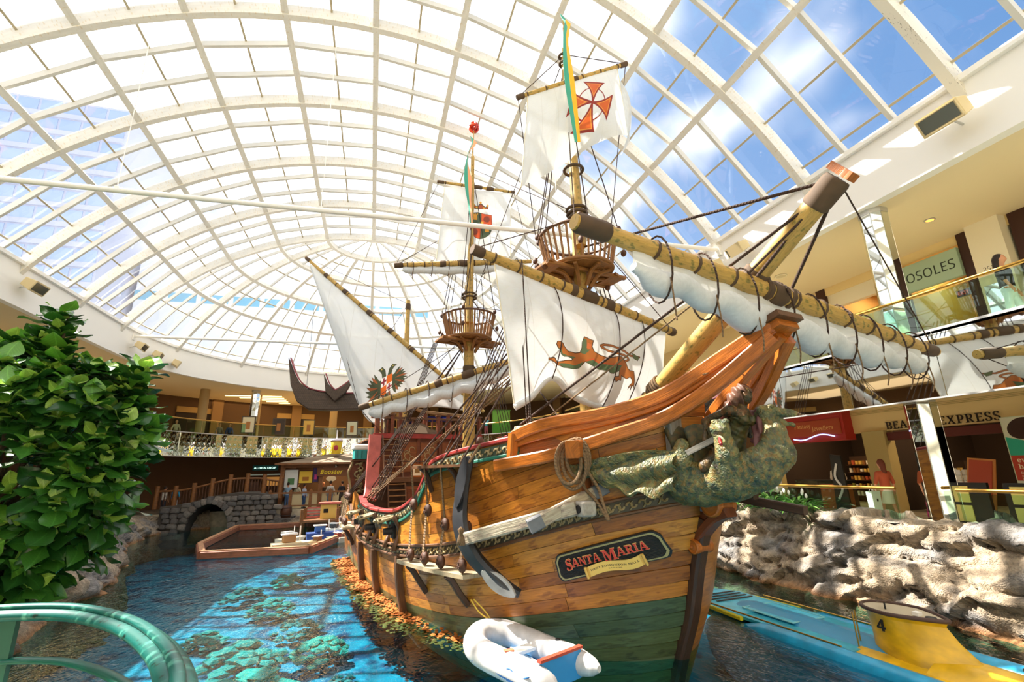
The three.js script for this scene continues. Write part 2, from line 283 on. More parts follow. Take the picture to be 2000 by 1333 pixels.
  // tie rods across the springing with their hangers
  const tie = (z, n, label) => {
    const t = grp('tie_rod', label, 'tie rod', null, 0, 'white tie rods across the vault');
    add(t, 'pipe', rod(V(XL + 0.1, 11.9, z - 0.75), V(XR - 0.1, 11.9, z + 0.3), 0.085, 10), M.white);
    for (const f of n) { const x = mix(XL, XR, f), zz = mix(z - 0.75, z + 0.3, f), top = YC + Math.sqrt(ROOF * ROOF - (x - X0) ** 2) - 0.2; add(t, 'hanger', rod(V(x, 11.98, zz), V(x, top, zz), 0.012, 5), M.white); add(t, 'hanger_eye', move(box(0.12, 0.08, 0.12), x, 11.98, zz), M.white); }
    for (const x of [XL + 0.06, XR - 0.06]) add(t, 'end_bracket', move(box(0.14, 0.42, 0.24), x, 11.86, x < 0 ? z - 0.75 : z + 0.3), M.white);
  };
  tie(-15.0, [0.24, 0.45, 0.75], 'white tie rod crossing the vault in front of the small coat of arms sail');
  tie(-32.6, [0.3, 0.5, 0.7], 'thin white tie rod low across the mouth of the half dome');
}
// ---------------------------------------------------------------- fascia, soffits, slabs: one outline round the atrium
const outline = (off, n = 28) => { const p = [[XL - off, ZEND]]; for (let i = 0; i <= n; i++) { const a = i / n * Math.PI; p.push([X0 - (WID + off) * Math.cos(a), ZD - (WID + off) * Math.sin(a)]); } p.push([XR + off, ZEND]); return p; };
// vertical band along the outline
function band(name, parent, off, y0, y1, th, mat, cut = 0) { const o = outline(off).slice(0, cut ? -cut : undefined); return add(parent, name, sweep(o.map(([x, z]) => V(x, (y0 + y1) / 2, z)), rect(y1 - y0, th), V(0, 1, 0), 0.5), mat); }
// horizontal slab from the outline out to the building's edge
function slab(name, parent, off, out, y0, y1, mat) {
  const a = outline(off, 48), b = outline(out, 48), pos = [], uv = [], idx = [];
  for (const y of [y0, y1]) for (let i = 0; i < a.length; i++) for (const q of [a[i], b[i]]) { pos.push(q[0], y, q[1]); uv.push(q[0], q[1]); }
  const n = a.length, id = (l, i, k) => (l * n + i) * 2 + k;
  for (let i = 0; i < n - 1; i++) { idx.push(id(1, i, 0), id(1, i, 1), id(1, i + 1, 0), id(1, i + 1, 0), id(1, i, 1), id(1, i + 1, 1)); idx.push(id(0, i, 0), id(0, i + 1, 0), id(0, i, 1), id(0, i + 1, 0), id(0, i + 1, 1), id(0, i, 1)); for (const k of [0, 1]) idx.push(id(0, i, k), id(1, i, k), id(0, i + 1, k), id(0, i + 1, k), id(1, i, k), id(1, i + 1, k)); }
  return add(parent, name, geom(pos, idx, uv, 0.5), mat);
}
{
  const f = struct('trim_1', 'white curved fascia band under the glass roof', 'fascia');
  band('fascia', f, 0.15, HB, HS, 0.3, M.white);
  band('curb', f, 0.1, HS - 0.05, HS + 0.1, 0.5, M.white);
  const c = struct('ceiling', 'cream soffit over the upper gallery', 'ceiling');
  slab('soffit', c, 0.3, 14, HB, HB + 0.25, M.soffit); slab('roof_deck', c, 0.3, 16, HS - 0.4, HS - 0.1, M.white);
  const s2 = struct('floor', 'upper gallery floor slab', 'floor'); slab('slab', s2, 0.05, 14, 5.62, L2, M.cream);
  const s1 = struct('floor', 'pale polished walkway around the pool', 'floor');
  // lower floor: the two straight sides; the back shore is rock and planking
  add(s1, 'walkway', box(14.2, 1.4, 60, XR + 7.2, L1 - 0.7, ZD + 22), M.floor);
  add(s1, 'back_walk', move(extrude([[-29, -8], [-7.4, -8], [-7.4, 12], [-8.6, 17], [-9.4, 22], [-12, 28.5], [-14, 33], [-14.4, 39.4], [-12.4, 40.6], [-9, 40.3], [-6.6, 39.6], [-3, 38.9], [3, 39.2], [8, 38.6], [13.3, 36], [13.3, 61], [-29, 61]], 1.6).rotateX(-Math.PI / 2), 0, -0.54, 0), M.floor);
  // outer walls behind everything, and the end wall behind the viewer
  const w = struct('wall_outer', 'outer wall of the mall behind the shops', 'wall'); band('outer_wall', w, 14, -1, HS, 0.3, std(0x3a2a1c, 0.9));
  const e = struct('wall_back', 'plain end wall behind the viewing bridge', 'wall');
  add(e, 'end_wall', move(extrude([[-29, -2], [28, -2], [28, HS], [XR, HS], ...arc((a) => { const p = barrel(a, 0, 0.1); return [p.x, p.y]; }, A5, -A5, 24), [XL, HS], [-29, HS]], 0.3), 0, 0, ZEND), M.cream);
  // mirror panels on the edge of the gallery
  const o = outline(0.0, 36), m = struct('trim_2', 'mirror panels along the gallery edge', 'mirror band'); let cnt = 0;
  for (let i = 0; i < o.length - 1; i++) {
    const a = V(o[i][0], 0, o[i][1]), b = V(o[i + 1][0], 0, o[i + 1][1]), L = a.distanceTo(b), n = L > 5 ? Math.round(L / 2.4) : 3;
    for (let k = 0; k < n; k++) { const p = a.clone().lerp(b, (k + 0.004) / n), q = a.clone().lerp(b, (k + 0.996) / n); if (p.z > 4 && q.z > 4) continue; p.y = q.y = 5.7; if (p.x < 12) { const d = q.clone().sub(p), nn = V(-d.z, 0, d.x), e = rr(-0.07, 0.07); p.addScaledVector(nn, e); q.addScaledVector(nn, -e); } add(m, 'mirror_panel', sweep([p, q], rect(1.6, 0.03), V(0, 1, 0)), p.x > 12 ? M.mirror : M.mirrorWavy); }
  }
  band('rim', m, 0.0, 6.5, 6.56, 0.08, M.alu); band('rim', m, 0.0, 4.86, 4.9, 0.08, M.alu);
}
// ---------------------------------------------------------------- the ship: local x forward, y up, z starboard; S(u aft of the stem, y, v to starboard)
function lut(xs, ys) { // smooth interpolation through a table
  const n = xs.length, m = xs.map((_, i) => i === 0 ? (ys[1] - ys[0]) / (xs[1] - xs[0]) : i === n - 1 ? (ys[n - 1] - ys[n - 2]) / (xs[n - 1] - xs[n - 2]) : (() => { const a = (ys[i] - ys[i - 1]) / (xs[i] - xs[i - 1]), b = (ys[i + 1] - ys[i]) / (xs[i + 1] - xs[i]); return a * b <= 0 ? 0 : 2 * a * b / (a + b); })());
  return (x) => { if (x <= xs[0]) return ys[0]; if (x >= xs[n - 1]) return ys[n - 1]; let i = 0; while (x > xs[i + 1]) i++; const h = xs[i + 1] - xs[i], t = (x - xs[i]) / h, t2 = t * t, t3 = t2 * t; return (2 * t3 - 3 * t2 + 1) * ys[i] + (t3 - 2 * t2 + t) * h * m[i] + (-2 * t3 + 3 * t2) * ys[i + 1] + (t3 - t2) * h * m[i + 1]; };
}
const S = (u, y, v) => V(-u, y, v);
const stemU = lut([-1.5, 0, 0.785, 1.69, 2.69, 3.3, 4.0, 5.0], [0.55, 0, -0.36, -0.64, -1.0, -1.15, -1.3, -1.45]);
const halfW = lut([0, 0.12, 0.5, 1.1, 2, 2.9, 4.3, 6, 9, 13.5, 17, 20], [0.06, 0.52, 1.14, 1.82, 2.45, 2.85, 3.2, 3.42, 3.52, 3.25, 2.85, 2.45]);
const flare = lut([-1.5, -0.7, 0, 1.3, 2.5, 3.7, 5, 6.2], [0.6, 0.88, 1, 1.05, 1.04, 1.0, 0.95, 0.9]);
const hullB = (u, y) => halfW(Math.max(0, u - stemU(y))) * flare(y);
const onHull = (u, y, off = 0) => { const b = hullB(u, y), e = 0.05, du = (hullB(u + e, y) - hullB(u - e, y)) / (2 * e), dy = (hullB(u, y + e) - hullB(u, y - e)) / (2 * e); const n = V(du, -dy, 1).normalize(); return S(u, y, b).addScaledVector(n, off); };
const waleY = lut([-1.1, -0.93, 0.1, 0.96, 2.26, 4, 7.2, 10.5, 12.3, 15, 20], [2.98, 2.92, 2.6, 2.33, 1.95, 1.65, 1.4, 1.37, 1.55, 2.0, 2.9]);
const sheerY = lut([-1.5, -0.5, 0.3, 1.1, 3.5, 4.15, 4.4, 4.7, 5.2, 5.9, 6.9, 8.7, 11.0, 11.7, 12.5, 16, 20], [4.62, 4.36, 4.22, 4.03, 3.75, 3.6, 3.3, 2.92, 2.66, 2.46, 2.34, 2.3, 2.36, 2.5, 2.6, 2.85, 3.3]);
const baseY = lut([-1, 0.5, 3, 8, 20], [-0.55, -0.7, -0.95, -1.05, -0.4]);
const STERN = 19.2;
const ship = grp('sailing_ship', 'three-masted wooden sailing ship replica with emblems on its white sails', 'ship', [5.66, 0, -8.86], -rad(77.3));
const hullWood = [0xb97628, 0xc6832c, 0xa96720, 0xbe7a28, 0x9c5e22, 0xca8a34].map((c, i) => std(c, 0.36, { map: wornTex, bumpMap: grainBump, bumpScale: 0.004 }));
const greenWood = [0x5d6a45, 0x4f5f44, 0x6f6d3f, 0x57613c, 0x667050].map((c) => std(c, 0.34, { map: wornTex, bumpMap: grainBump, bumpScale: 0.004 }));
Object.assign(M, { timber: wood(0x6b4526, 0.5), darkTimber: wood(0x4a2f1c, 0.45), red: std(0x9c2f2a, 0.5, { map: blotch }), pink: std(0xc4635a, 0.55, { map: blotch }), orange: wood(0xc06c22, 0.32), rope: std(0x7a6144, 0.9, { bumpMap: ropeBump, bumpScale: 0.01 }), darkRope: std(0x3d2b20, 0.9, { bumpMap: ropeBump, bumpScale: 0.01 }), gold: std(0x9d8a5e, 0.55, { map: blotch }), iron: std(0x33353a, 0.5, { map: blotch, metalness: 0.3 }), greenPaint: std(0x24705c, 0.5), grey: wood(0x9b968c, 0.7) });
M.bamboo = std(0xbf9a52, 0.5, { map: dataTex(256, (u, v) => { const k = tn(u, v, [4, 20], 6, 4), m = smooth(0.05, 0.4, tn(u, v, [9, 6], 17, 4)); return [0.95 + 0.2 * k - 0.3 * m, 0.95 + 0.2 * k - 0.22 * m, 0.9 + 0.2 * k - 0.25 * m]; }, true, 1.6, 0.6) });
M.rawhide = std(0x5b4630, 0.8, { map: blotch });
{
  // ---- planking, starboard: strakes below the wale run from the base line, those above follow it
  const hull = sub(ship, 'hull'), NL = 13, strakeY = (k, u) => k <= NL ? mix(baseY(u), waleY(u) - 0.13, k / NL) : waleY(u) + 0.13 + (k - NL - 1) * 0.235;
  let count = 0; const rest = [];
  for (let k = 0; k < 30; k++) {
    if (k === NL) continue;                                    // the carved wale lies there
    const y0 = (u) => strakeY(k, u), y1 = (u) => Math.min(strakeY(k + 1, u), sheerY(u) - 0.02);
    let a = -1.6; while (a < STERN && (a < Math.min(stemU(y0(a)), stemU(y1(a))) + 0.01)) a += 0.01;
    let joint = a + rr(1.0, 2.6), runs = [], start = null;
    for (let u = a; u < STERN; u += 0.05) { const ok = y1(u) - y0(u) > 0.03 && !(u > 12.4 && k > NL + 14); if (ok && start === null) start = u; if (start !== null && (!ok || u + 0.05 >= STERN)) { runs.push([start, u]); start = null; } }
    for (const [s0, s1] of runs) {
      let p = s0; while (p < s1 - 0.02) {
        const q = Math.min(s1, joint <= p + 0.3 ? p + rr(2.0, 3.2) : joint, p + 3.4), e = s1 - q < 0.5 ? s1 : q; joint = e + rr(1.8, 3.2);
        const n = Math.max(2, Math.ceil((e - p) / (p < 2.5 ? 0.16 : 0.4))), off = rr(0.032, 0.046), gap = 0.007;
        const g = sheet(n, 1, (s, t) => { let u = mix(e - gap / 2, p + gap / 2, s); const ya = y0(u) + gap / 2, yb = Math.max(ya + 0.02, y1(u) - gap / 2), yy = mix(ya, yb, t); if (p < -0.1 || p < s0 + 0.01) u = Math.max(u, stemU(yy) + 0.008); return onHull(u, yy, off); }, 0.035, false, 0.5);
        const below = k < 7; const mats = below ? greenWood : hullWood;
        const m = mats[Math.floor(rnd() * mats.length)];
        if (p > 14.5) rest.push(g); else { add(hull, 'plank', g, m); count++; }
        p = e;
      }
    }
  }
  if (rest.length) add(hull, 'planking', merge(rest), hullWood[2]).userData.kind = 'stuff';
  // inner shell, both sides, and the port side's outer skin
  const shell = (sg, off) => sheet(70, 20, (s, t) => { const u0 = mix(0, 1, s); let u = mix(-1.3, STERN, Math.pow(s, 1.25)); const y = mix(baseY(u), Math.max(baseY(u) + 0.1, sheerY(u) - 0.03), t); u = Math.max(u, stemU(y)); const p = onHull(u, y, off); if (sg < 0) p.z = -p.z; return p; }, 0, false, 0.9);
  add(hull, 'hull_shell', shell(1, -0.01), M.dark); add(hull, 'hull_shell', shell(-1, 0.03), hullWood[0]); add(hull, 'hull_shell', shell(-1, -0.01), M.dark);
  add(hull, 'transom', geom((() => { const p = []; for (let i = 0; i <= 12; i++) { const y = mix(-0.6, 3.2, i / 12), b = hullB(STERN, y); p.push(-STERN, y, b, -STERN, y, -b); } return p; })(), (() => { const q = []; for (let i = 0; i < 12; i++) { const a = i * 2; q.push(a, a + 1, a + 2, a + 1, a + 3, a + 2); } return q; })(), null), M.darkTimber);
  // ---- decks
  const deck = (name, u0, u1, y, mat) => add(ship, name, sheet(24, 1, (s, t) => { const u = mix(u1, u0, s), b = Math.min(y > 3 && u > 10 ? 2.5 : 9, Math.max(0.02, hullB(u, y) - 0.08)); return S(u, y, mix(b, -b, t)); }, 0.06, false, 0.5), mat);
  deck('forecastle_deck', -0.9, 4.4, 3.32, M.deckwood); deck('waist_deck', 4.2, 12.7, 1.62, M.deckwood); deck('half_deck', 12.6, 16.2, 3.16, wood(0xd9c9a8, 0.6)); deck('poop_deck', 14.4, STERN, 5.0, M.deckwood);
  const bh = (u, y0, y1, mat, name = 'bulkhead') => add(ship, name, sheet(1, 6, (s, t) => { const y = mix(y0, y1, t), b = hullB(u, y) - 0.06; return S(u, y, mix(-b, b, s)); }, 0.05, false, 0.5), mat);
  bh(4.35, 1.6, 3.35, M.darkTimber);
  for (const sg of [-1, 1]) add(ship, 'castle_side', sheet(10, 4, (s, t) => { const u = mix(STERN, 12.75, s), y = mix(2.4, u > 14.2 ? 5.0 : 3.2, t); return S(u, y, sg * (2.48 - 0.25 * smooth(13, 19, u))); }, 0.06, false, 0.5), wood(0x7a3c1e, 0.5));
  // ---- wale and sheer: mouldings, carved scrolls between them
  const along = (f, u0, u1, n) => Array.from({ length: n + 1 }, (_, i) => f(mix(u0, u1, i / n)));
  const hullSweep = (f, u0, u1, n, prof, off) => { const pts = along((u) => onHull(u, f(u), off), u0, u1, n); return sweep(pts, prof, V(0, 1, 0), 0.6); };
  const carve = (f, u0, u1, h, step, off) => { const L = []; let i = 0; for (let u = u0; u < u1; u += step * clamp(0.35 + Math.abs(u) * 0.3, 0.35, 1), i++) { const c = onHull(u, f(u), off), t = onHull(u + 0.05, f(u + 0.05), off).sub(c).normalize(), up = V(0, 1, 0), n = t.clone().cross(up); const pts = []; for (let k = 0; k <= 9; k++) { const a = k / 9 * 4.4 + (i % 2 ? Math.PI : 0), r = h * (0.2 + 0.3 * k / 9) * 1.0; pts.push(c.clone().addScaledVector(t, Math.cos(a) * r * 1.1).addScaledVector(up, Math.sin(a) * r)); } L.push(tube(pts, (q) => 0.03 - 0.014 * q, 4, false)); } return merge(L); };
  const wale = sub(ship, 'wale');
  add(wale, 'band', hullSweep(waleY, -1.02, STERN, 110, rect(0.24, 0.05), 0.04), std(0x4d4636, 0.6, { map: blotch }));
  add(wale, 'moulding', hullSweep((u) => waleY(u) + 0.125, -1.04, STERN, 110, rect(0.06, 0.12, 0.015), 0.06), M.timber); add(wale, 'moulding', hullSweep((u) => waleY(u) - 0.125, -1.0, STERN, 110, rect(0.06, 0.12, 0.015), 0.06), M.timber);
  add(wale, 'carving', carve(waleY, -0.9, 14.5, 0.15, 0.14, 0.075), M.gold);
  add(wale, 'moulding', hullSweep((u) => waleY(u) + 0.015, 4.9, STERN, 70, rect(0.05, 0.1, 0.012), 0.06), M.timber);
  const sheer = sub(ship, 'sheer_rail'), trimY = (u) => sheerY(u) - 0.16;
  add(sheer, 'cap_rail', hullSweep((u) => sheerY(u) + 0.03, 1.1, 12.0, 130, rect(0.09, 0.26, 0.02), -0.02), M.red);
  add(sheer, 'band', hullSweep(trimY, 1.1, 12.0, 130, rect(0.22, 0.05), 0.05), std(0x3f4a3a, 0.6)); add(sheer, 'moulding', hullSweep((u) => sheerY(u) - 0.29, 1.1, 12.0, 130, rect(0.07, 0.09, 0.015), 0.05), M.greenPaint);
  add(sheer, 'carving', carve(trimY, 1.2, 11.4, 0.14, 0.15, 0.085), M.gold);
  // port cap rail
  { const pts = along((u) => onHull(u, sheerY(u) + 0.03, -0.02), 1.1, 13, 120).map((p) => V(p.x, p.y, -p.z)); add(sheer, 'cap_rail', sweep(pts, rect(0.09, 0.26, 0.02), V(0, 1, 0), 0.6), M.red); }
  // the rail sweeps up to the stern castle, broad and pink
  { const pts = curve([S(11.6, 2.5, 3.2), S(12.0, 2.95, 3.06), S(12.25, 4.0, 2.98), S(12.5, 4.92, 2.9)], 16); add(sheer, 'castle_rail', sweep(pts, rect(0.1, 0.5, 0.02), V(1, 0, 0), 0.6), M.pink); add(sheer, 'castle_rail', sweep(pts.map((p) => V(p.x, p.y, -p.z)), rect(0.1, 0.5, 0.02), V(1, 0, 0), 0.6), M.pink); }
  // ---- riders
  for (const u of [5.7, 8.0, 10.1]) add(ship, 'rider', sweep(Array.from({ length: 13 }, (_, i) => { const t = i / 12; return onHull(u + 0.1 * t, mix(waleY(u) - 0.15, -0.75, t), 0.1); }), rect(0.2, 0.2, 0.03), V(1, 0, 0), 0.6), M.timber);
  // ---- stem post and keel shoe
  const stemPts = [-1.3, -0.6, 0, 0.4, 0.8, 1.2, 1.7, 2.1, 2.5].map((y) => S(stemU(y) - 0.02, y, 0));
  add(ship, 'stem_post', sweep(curve(stemPts, 30), rect(0.3, 0.26, 0.04), V(1, 0, 0), 0.6), M.darkTimber);
  // ---- head knee with two scrolls
  const knee = sub(ship, 'head_knee'); const kneeMat = wood(0x7d3f1c, 0.4), leaf = std(0x6d7380, 0.5);
  add(knee, 'web', move(extrude([[0.55, 1.95], [0.78, 1.95], [0.98, 2.3], [1.35, 2.62], [1.5, 2.95], [1.0, 2.98], [0.7, 2.9], [0.62, 2.45]], 0.14, 0.015), 0, 0, -0.07), kneeMat);
  add(knee, 'brace', sweep(curve([S(-0.72, 2.0, 0), S(-0.95, 2.25, 0), S(-1.25, 2.5, 0), S(-1.55, 2.62, 0)], 14), rect(0.16, 0.3, 0.03), V(0, 1, 0), 0.6), kneeMat);
  const scroll = (u, y, r, w) => { const g = lathe([[0, -w / 2], [r * 0.2, -w / 2 - 0.03], [r * 0.3, -w / 2 - 0.01], [r * 0.8, -w / 2 - 0.01], [r * 0.85, -w / 2 - 0.03], [r, -w / 2], [r * 0.9, 0], [r, w / 2], [r * 0.85, w / 2 + 0.03], [r * 0.8, w / 2 + 0.01], [r * 0.3, w / 2 + 0.01], [r * 0.2, w / 2 + 0.03], [0, w / 2]], 24); g.rotateX(Math.PI / 2); return move(g, -u, y, 0); };
  add(knee, 'scroll', scroll(-1.32, 2.74, 0.21, 0.44), M.orange); add(knee, 'scroll', scroll(-0.82, 2.0, 0.13, 0.4), M.orange);
  for (const [u, y, r] of [[-0.78, 2.5, 0.16], [-0.95, 2.7, 0.15], [-0.68, 2.25, 0.11], [-1.1, 2.62, 0.1]]) for (const z of [0.09]) { const p = []; for (let k = 0; k <= 12; k++) { const a = k / 12 * 5, q = r * (1 - 0.7 * k / 12); p.push(S(u + Math.cos(a) * q, y + Math.sin(a) * q, z)); } add(knee, 'leaf_carving', tube(p, (t) => 0.035 * (1 - 0.5 * t), 6), leaf); }
  // spare spar ends under the figurehead
  add(ship, 'boomkin', bar(S(-1.0, 2.9, -0.35), S(-2.6, 2.68, -0.45), 0.14, 0.14, V(0, 1, 0), 0.02), M.darkTimber); add(ship, 'boomkin', bar(S(-1.0, 3.02, -0.05), S(-2.0, 2.92, -0.12), 0.16, 0.16, V(0, 1, 0), 0.02), M.darkTimber);
  // ---- head rails sweeping up to the beak, both sides
  for (const sg of [1, -1]) {
    const hr = sub(ship, 'head_rail'), P = (u, y, v) => S(u, y, v * sg);
    const hb = (u, y) => hullB(u, y) + 0.12;
    const up = curve([P(1.12, 4.06, hb(1.12, 4.06)), P(0.7, 4.2, hb(0.7, 4.2)), P(0.3, 4.28, hb(0.3, 4.28)), P(-0.5, 4.4, 1.62), P(-1.3, 4.66, 1.0), P(-2.14, 5.12, 0.58), P(-2.95, 5.58, 0.2)], 48);
    const lo = curve([P(1.5, 3.5, hb(1.5, 3.5) + 0.05), P(0.9, 3.58, hb(0.9, 3.58) + 0.05), P(0.3, 3.68, hb(0.3, 3.68) + 0.05), P(-0.55, 3.96, 1.66), P(-1.27, 4.24, 1.04), P(-2.06, 4.68, 0.66), P(-2.95, 5.4, 0.2)], 48);
    add(hr, 'upper_rail', sweep(up, rect(0.24, 0.16, 0.03), V(0, 1, 0), 0.6), M.orange); add(hr, 'lower_rail', sweep(lo, rect(0.24, 0.2, 0.03), V(0, 1, 0), 0.6), M.orange);
    add(hr, 'upper_rail', sweep(up.map((p, i) => p.clone().lerp(lo[i], 0.3).add(V(0, 0, -0.05 * sg))), rect(0.16, 0.1, 0.02), V(0, 1, 0), 0.6), M.orange);
    for (const [t0, t1] of [[0.28, 0.6], [0.6, 0.95]]) add(hr, 'panel_board', sheet(40, 1, (s, t) => { const i = Math.round(s * 40), j = Math.min(48, i), a = up[j], b = lo[j], f = mix(t1, t0, t); return a.clone().lerp(b, f).add(V(0, 0, -0.09 * sg)); }, 0.04, false, 0.5), wood(0x9a551f, 0.4));
    add(hr, 'end_cheek', bar(P(1.13, 4.12, hb(1.13, 4)), P(1.2, 3.5, hb(1.2, 3.5)), 0.2, 0.18, V(1, 0, 0), 0.03), M.orange);
    add(hr, 'stanchion', bar(P(-1.25, 4.3, 0.82), P(-1.0, 3.0, 0.6), 0.16, 0.3, V(1, 0, 0), 0.02), M.grey);
  }
  add(ship, 'beak_block', move(box(0.34, 0.1, 0.66, 0, 0, 0), 3.02, 5.68, 0, 0, 0, 0.3), M.timber); add(ship, 'beak_block', move(box(0.3, 0.12, 0.54, 0, 0, 0), 2.98, 5.55, 0, 0, 0, 0.3), M.orange);
  add(ship, 'beak_knee', sweep(curve([S(-0.95, 3.6, 0), S(-1.3, 4.15, 0), S(-2.0, 4.75, 0), S(-2.95, 5.45, 0)], 16), rect(0.2, 0.22, 0.03), V(1, 0, 0), 0.6), M.orange);
  // ---- cathead with rope coil
  const cat = sub(ship, 'cathead'), cU = 0.0, cp = (y, o) => onHull(cU, y, o);
  add(cat, 'beam', bar(cp(3.78, -0.6), cp(3.78, 0.62), 0.3, 0.26, V(0, 1, 0), 0.02), M.orange);
  add(cat, 'cleat', bar(cp(3.5, 0.09), cp(2.72, 0.09), 0.08, 0.2, V(1, 0, 0), 0.01), wood(0x8c4f20, 0.5));
  const o = cp(3.7, 0.3), t1 = onHull(cU - 0.2, 3.7, 0.3).sub(onHull(cU + 0.2, 3.7, 0.3)).normalize();
  for (const [k, r, dy, w] of [[0, 0.3, -0.08, 0.1], [1, 0.33, -0.13, 0.16], [2, 0.36, -0.2, 0.22], [3, 0.32, -0.16, 0.28]]) { const pts = []; for (let i = 0; i <= 28; i++) { const a = i / 28 * 2 * Math.PI; pts.push(o.clone().addScaledVector(t1, Math.cos(a) * r * 0.72).add(V(0, Math.sin(a) * r * 1.15 + dy, 0)).addScaledVector(V(0, 0, 1).add(t1.clone().multiplyScalar(-0.2)), w - 0.1)); } add(cat, 'rope_coil', tube(pts, 0.032, 7), M.rope); }
  for (const dx of [0, 0.12]) add(cat, 'rope_fall', tube(curve([cp(3.4, 0.3).addScaledVector(t1, dx), cp(3.1, 0.22).addScaledVector(t1, dx * 2), cp(2.92, 0.3).addScaledVector(t1, 0.16 + dx), cp(2.62, 0.42).addScaledVector(t1, 0.32)], 20), 0.03, 6), M.rope);
  // ---- gun ports
  for (const u of [6.35, 8.35, 10.5]) {
    const y = waleY(u) + 0.47, gp = sub(ship, 'gun_port'), n0 = onHull(u, y, 0.06);
    add(gp, 'opening', move(box(0.36, 0.4, 0.08), n0.x, n0.y, n0.z), M.dark);
    const lid = sheet(6, 5, (s, t) => V(-u + mix(-0.3, 0.3, s), y + 0.34 - 0.1 * t - 0.05 * Math.sin(s * 9) * t, n0.z + 0.05 + 0.42 * t + 0.05 * Math.sin(s * 14) * t), 0.05, false, 0.6); add(gp, 'lid', lid, M.gold);
    const fringe = []; for (let i = 0; i < 9; i++) fringe.push(move(new THREE.ConeGeometry(0.045, 0.22 + 0.1 * Math.sin(i * 2.3), 5), -u - 0.28 + i * 0.07, y + 0.16, n0.z + 0.42, 0, Math.PI)); add(gp, 'lid_fringe', merge(fringe), std(0x4a4030, 0.7));
    for (const d of [-0.42, 0.36]) { const c = []; for (let k = 0; k <= 14; k++) { const t = k / 14; c.push(V(-u + d + 0.05 * Math.sin(t * 9), y + 0.38 - 0.82 * t, onHull(u - d, y + 0.38 - 0.82 * t, 0.08 + 0.07 * Math.cos(t * 6.3)).z)); } add(gp, 'bracket', tube(c, (t) => 0.08 - 0.025 * Math.sin(t * 3.1), 7), M.timber); }
    add(gp, 'muzzle', move(new THREE.CylinderGeometry(0.09, 0.11, 0.3, 12), n0.x, n0.y - 0.02, n0.z + 0.12, 0, Math.PI / 2), M.iron);
  }
  // ---- channels with deadeyes and lanyards
  function deadeye(parent, p, r = 0.14) { const g = merge([move(new THREE.SphereGeometry(r, 12, 8).scale(1, 1.05, 0.62), p.x, p.y, p.z), ...[[0, 0.04], [-0.04, -0.03], [0.04, -0.03]].map(([a, b]) => move(new THREE.TorusGeometry(0.022, 0.012, 5, 8), p.x + a, p.y + b, p.z + r * 0.6))]); return add(parent, 'deadeye', g, M.brown); }
  function channel(u0, u1, y, spots, topU, topY, w = 0.5) {
    const c = sub(ship, 'channel');
    add(c, 'shelf', sheet(12, 1, (s, t) => { const u = mix(u1, u0, s); return onHull(u, y, 0).add(V(0, 0, mix(0.02, w, 1 - t))); }, 0.08, false, 0.5), wood(0xb7a684, 0.6));
    for (const f of [0.22, 0.82]) { const u = mix(u0, u1, f), b0 = onHull(u, y - 0.08, 0.05), pts = curve([b0.clone().add(V(0, 0, w - 0.1)), b0.clone().add(V(0, -0.12, w * 0.55)), b0.clone().add(V(0, -0.35, 0.12)), onHull(u, y - 0.68, 0.06)], 12); add(c, 'knee', sweep(pts, rect(0.13, 0.12, 0.02), V(1, 0, 0), 0.6), M.darkTimber); }
    spots.forEach((u, i) => { const lo = onHull(u, y, w - 0.1).add(V(0, 0.16, 0)); lo.y = y + 0.16; const hiU = u + topU[i] * 0.15, hi = lo.clone().add(V(-topU[i], topY[i], -0.12)); deadeye(c, lo); deadeye(c, hi);
      for (const d of [-0.05, -0.018, 0.018, 0.05]) add(c, 'lanyard', rod(lo.clone().add(V(d, 0.08, 0.04)), hi.clone().add(V(d * 0.8, -0.08, 0.04)), 0.011, 4), M.rope); c.userData.tops = (c.userData.tops || []).concat([[hi.x, hi.y, hi.z]]); });
    const tops = c.userData.tops; delete c.userData.tops; return tops.map((a) => V(...a));
  }
  ship.userData.tops = channel(2.15, 4.75, 1.42, [4.3, 3.65, 3.05, 2.4], [0.25, 0.2, 0.08, 0.0], [1.08, 0.98, 0.72, 0.7]);
  ship.userData.tops2 = channel(12.2, 14.6, 1.5, [12.6, 13.1, 13.6, 14.1], [0.1, 0.1, 0.1, 0.1], [0.9, 0.9, 0.9, 0.9]);
  { const c = sub(ship, 'channel'); add(c, 'shelf', sheet(10, 1, (s, t) => { const u = mix(4.35, 2.2, s); return onHull(u, 3.56, 0).add(V(0, 0, mix(0.02, 0.45, 1 - t))); }, 0.06, false, 0.5), M.timber); for (const u of [2.7, 3.95]) { const b0 = onHull(u, 3.5, 0.05); add(c, 'knee', sweep(curve([b0.clone().add(V(0, 0, 0.35)), b0.clone().add(V(0, -0.15, 0.2)), onHull(u, 2.95, 0.06)], 8), rect(0.1, 0.1, 0.02), V(1, 0, 0), 0.6), M.darkTimber); } }
  // mooring line to the dinghy hangs from the channel
}
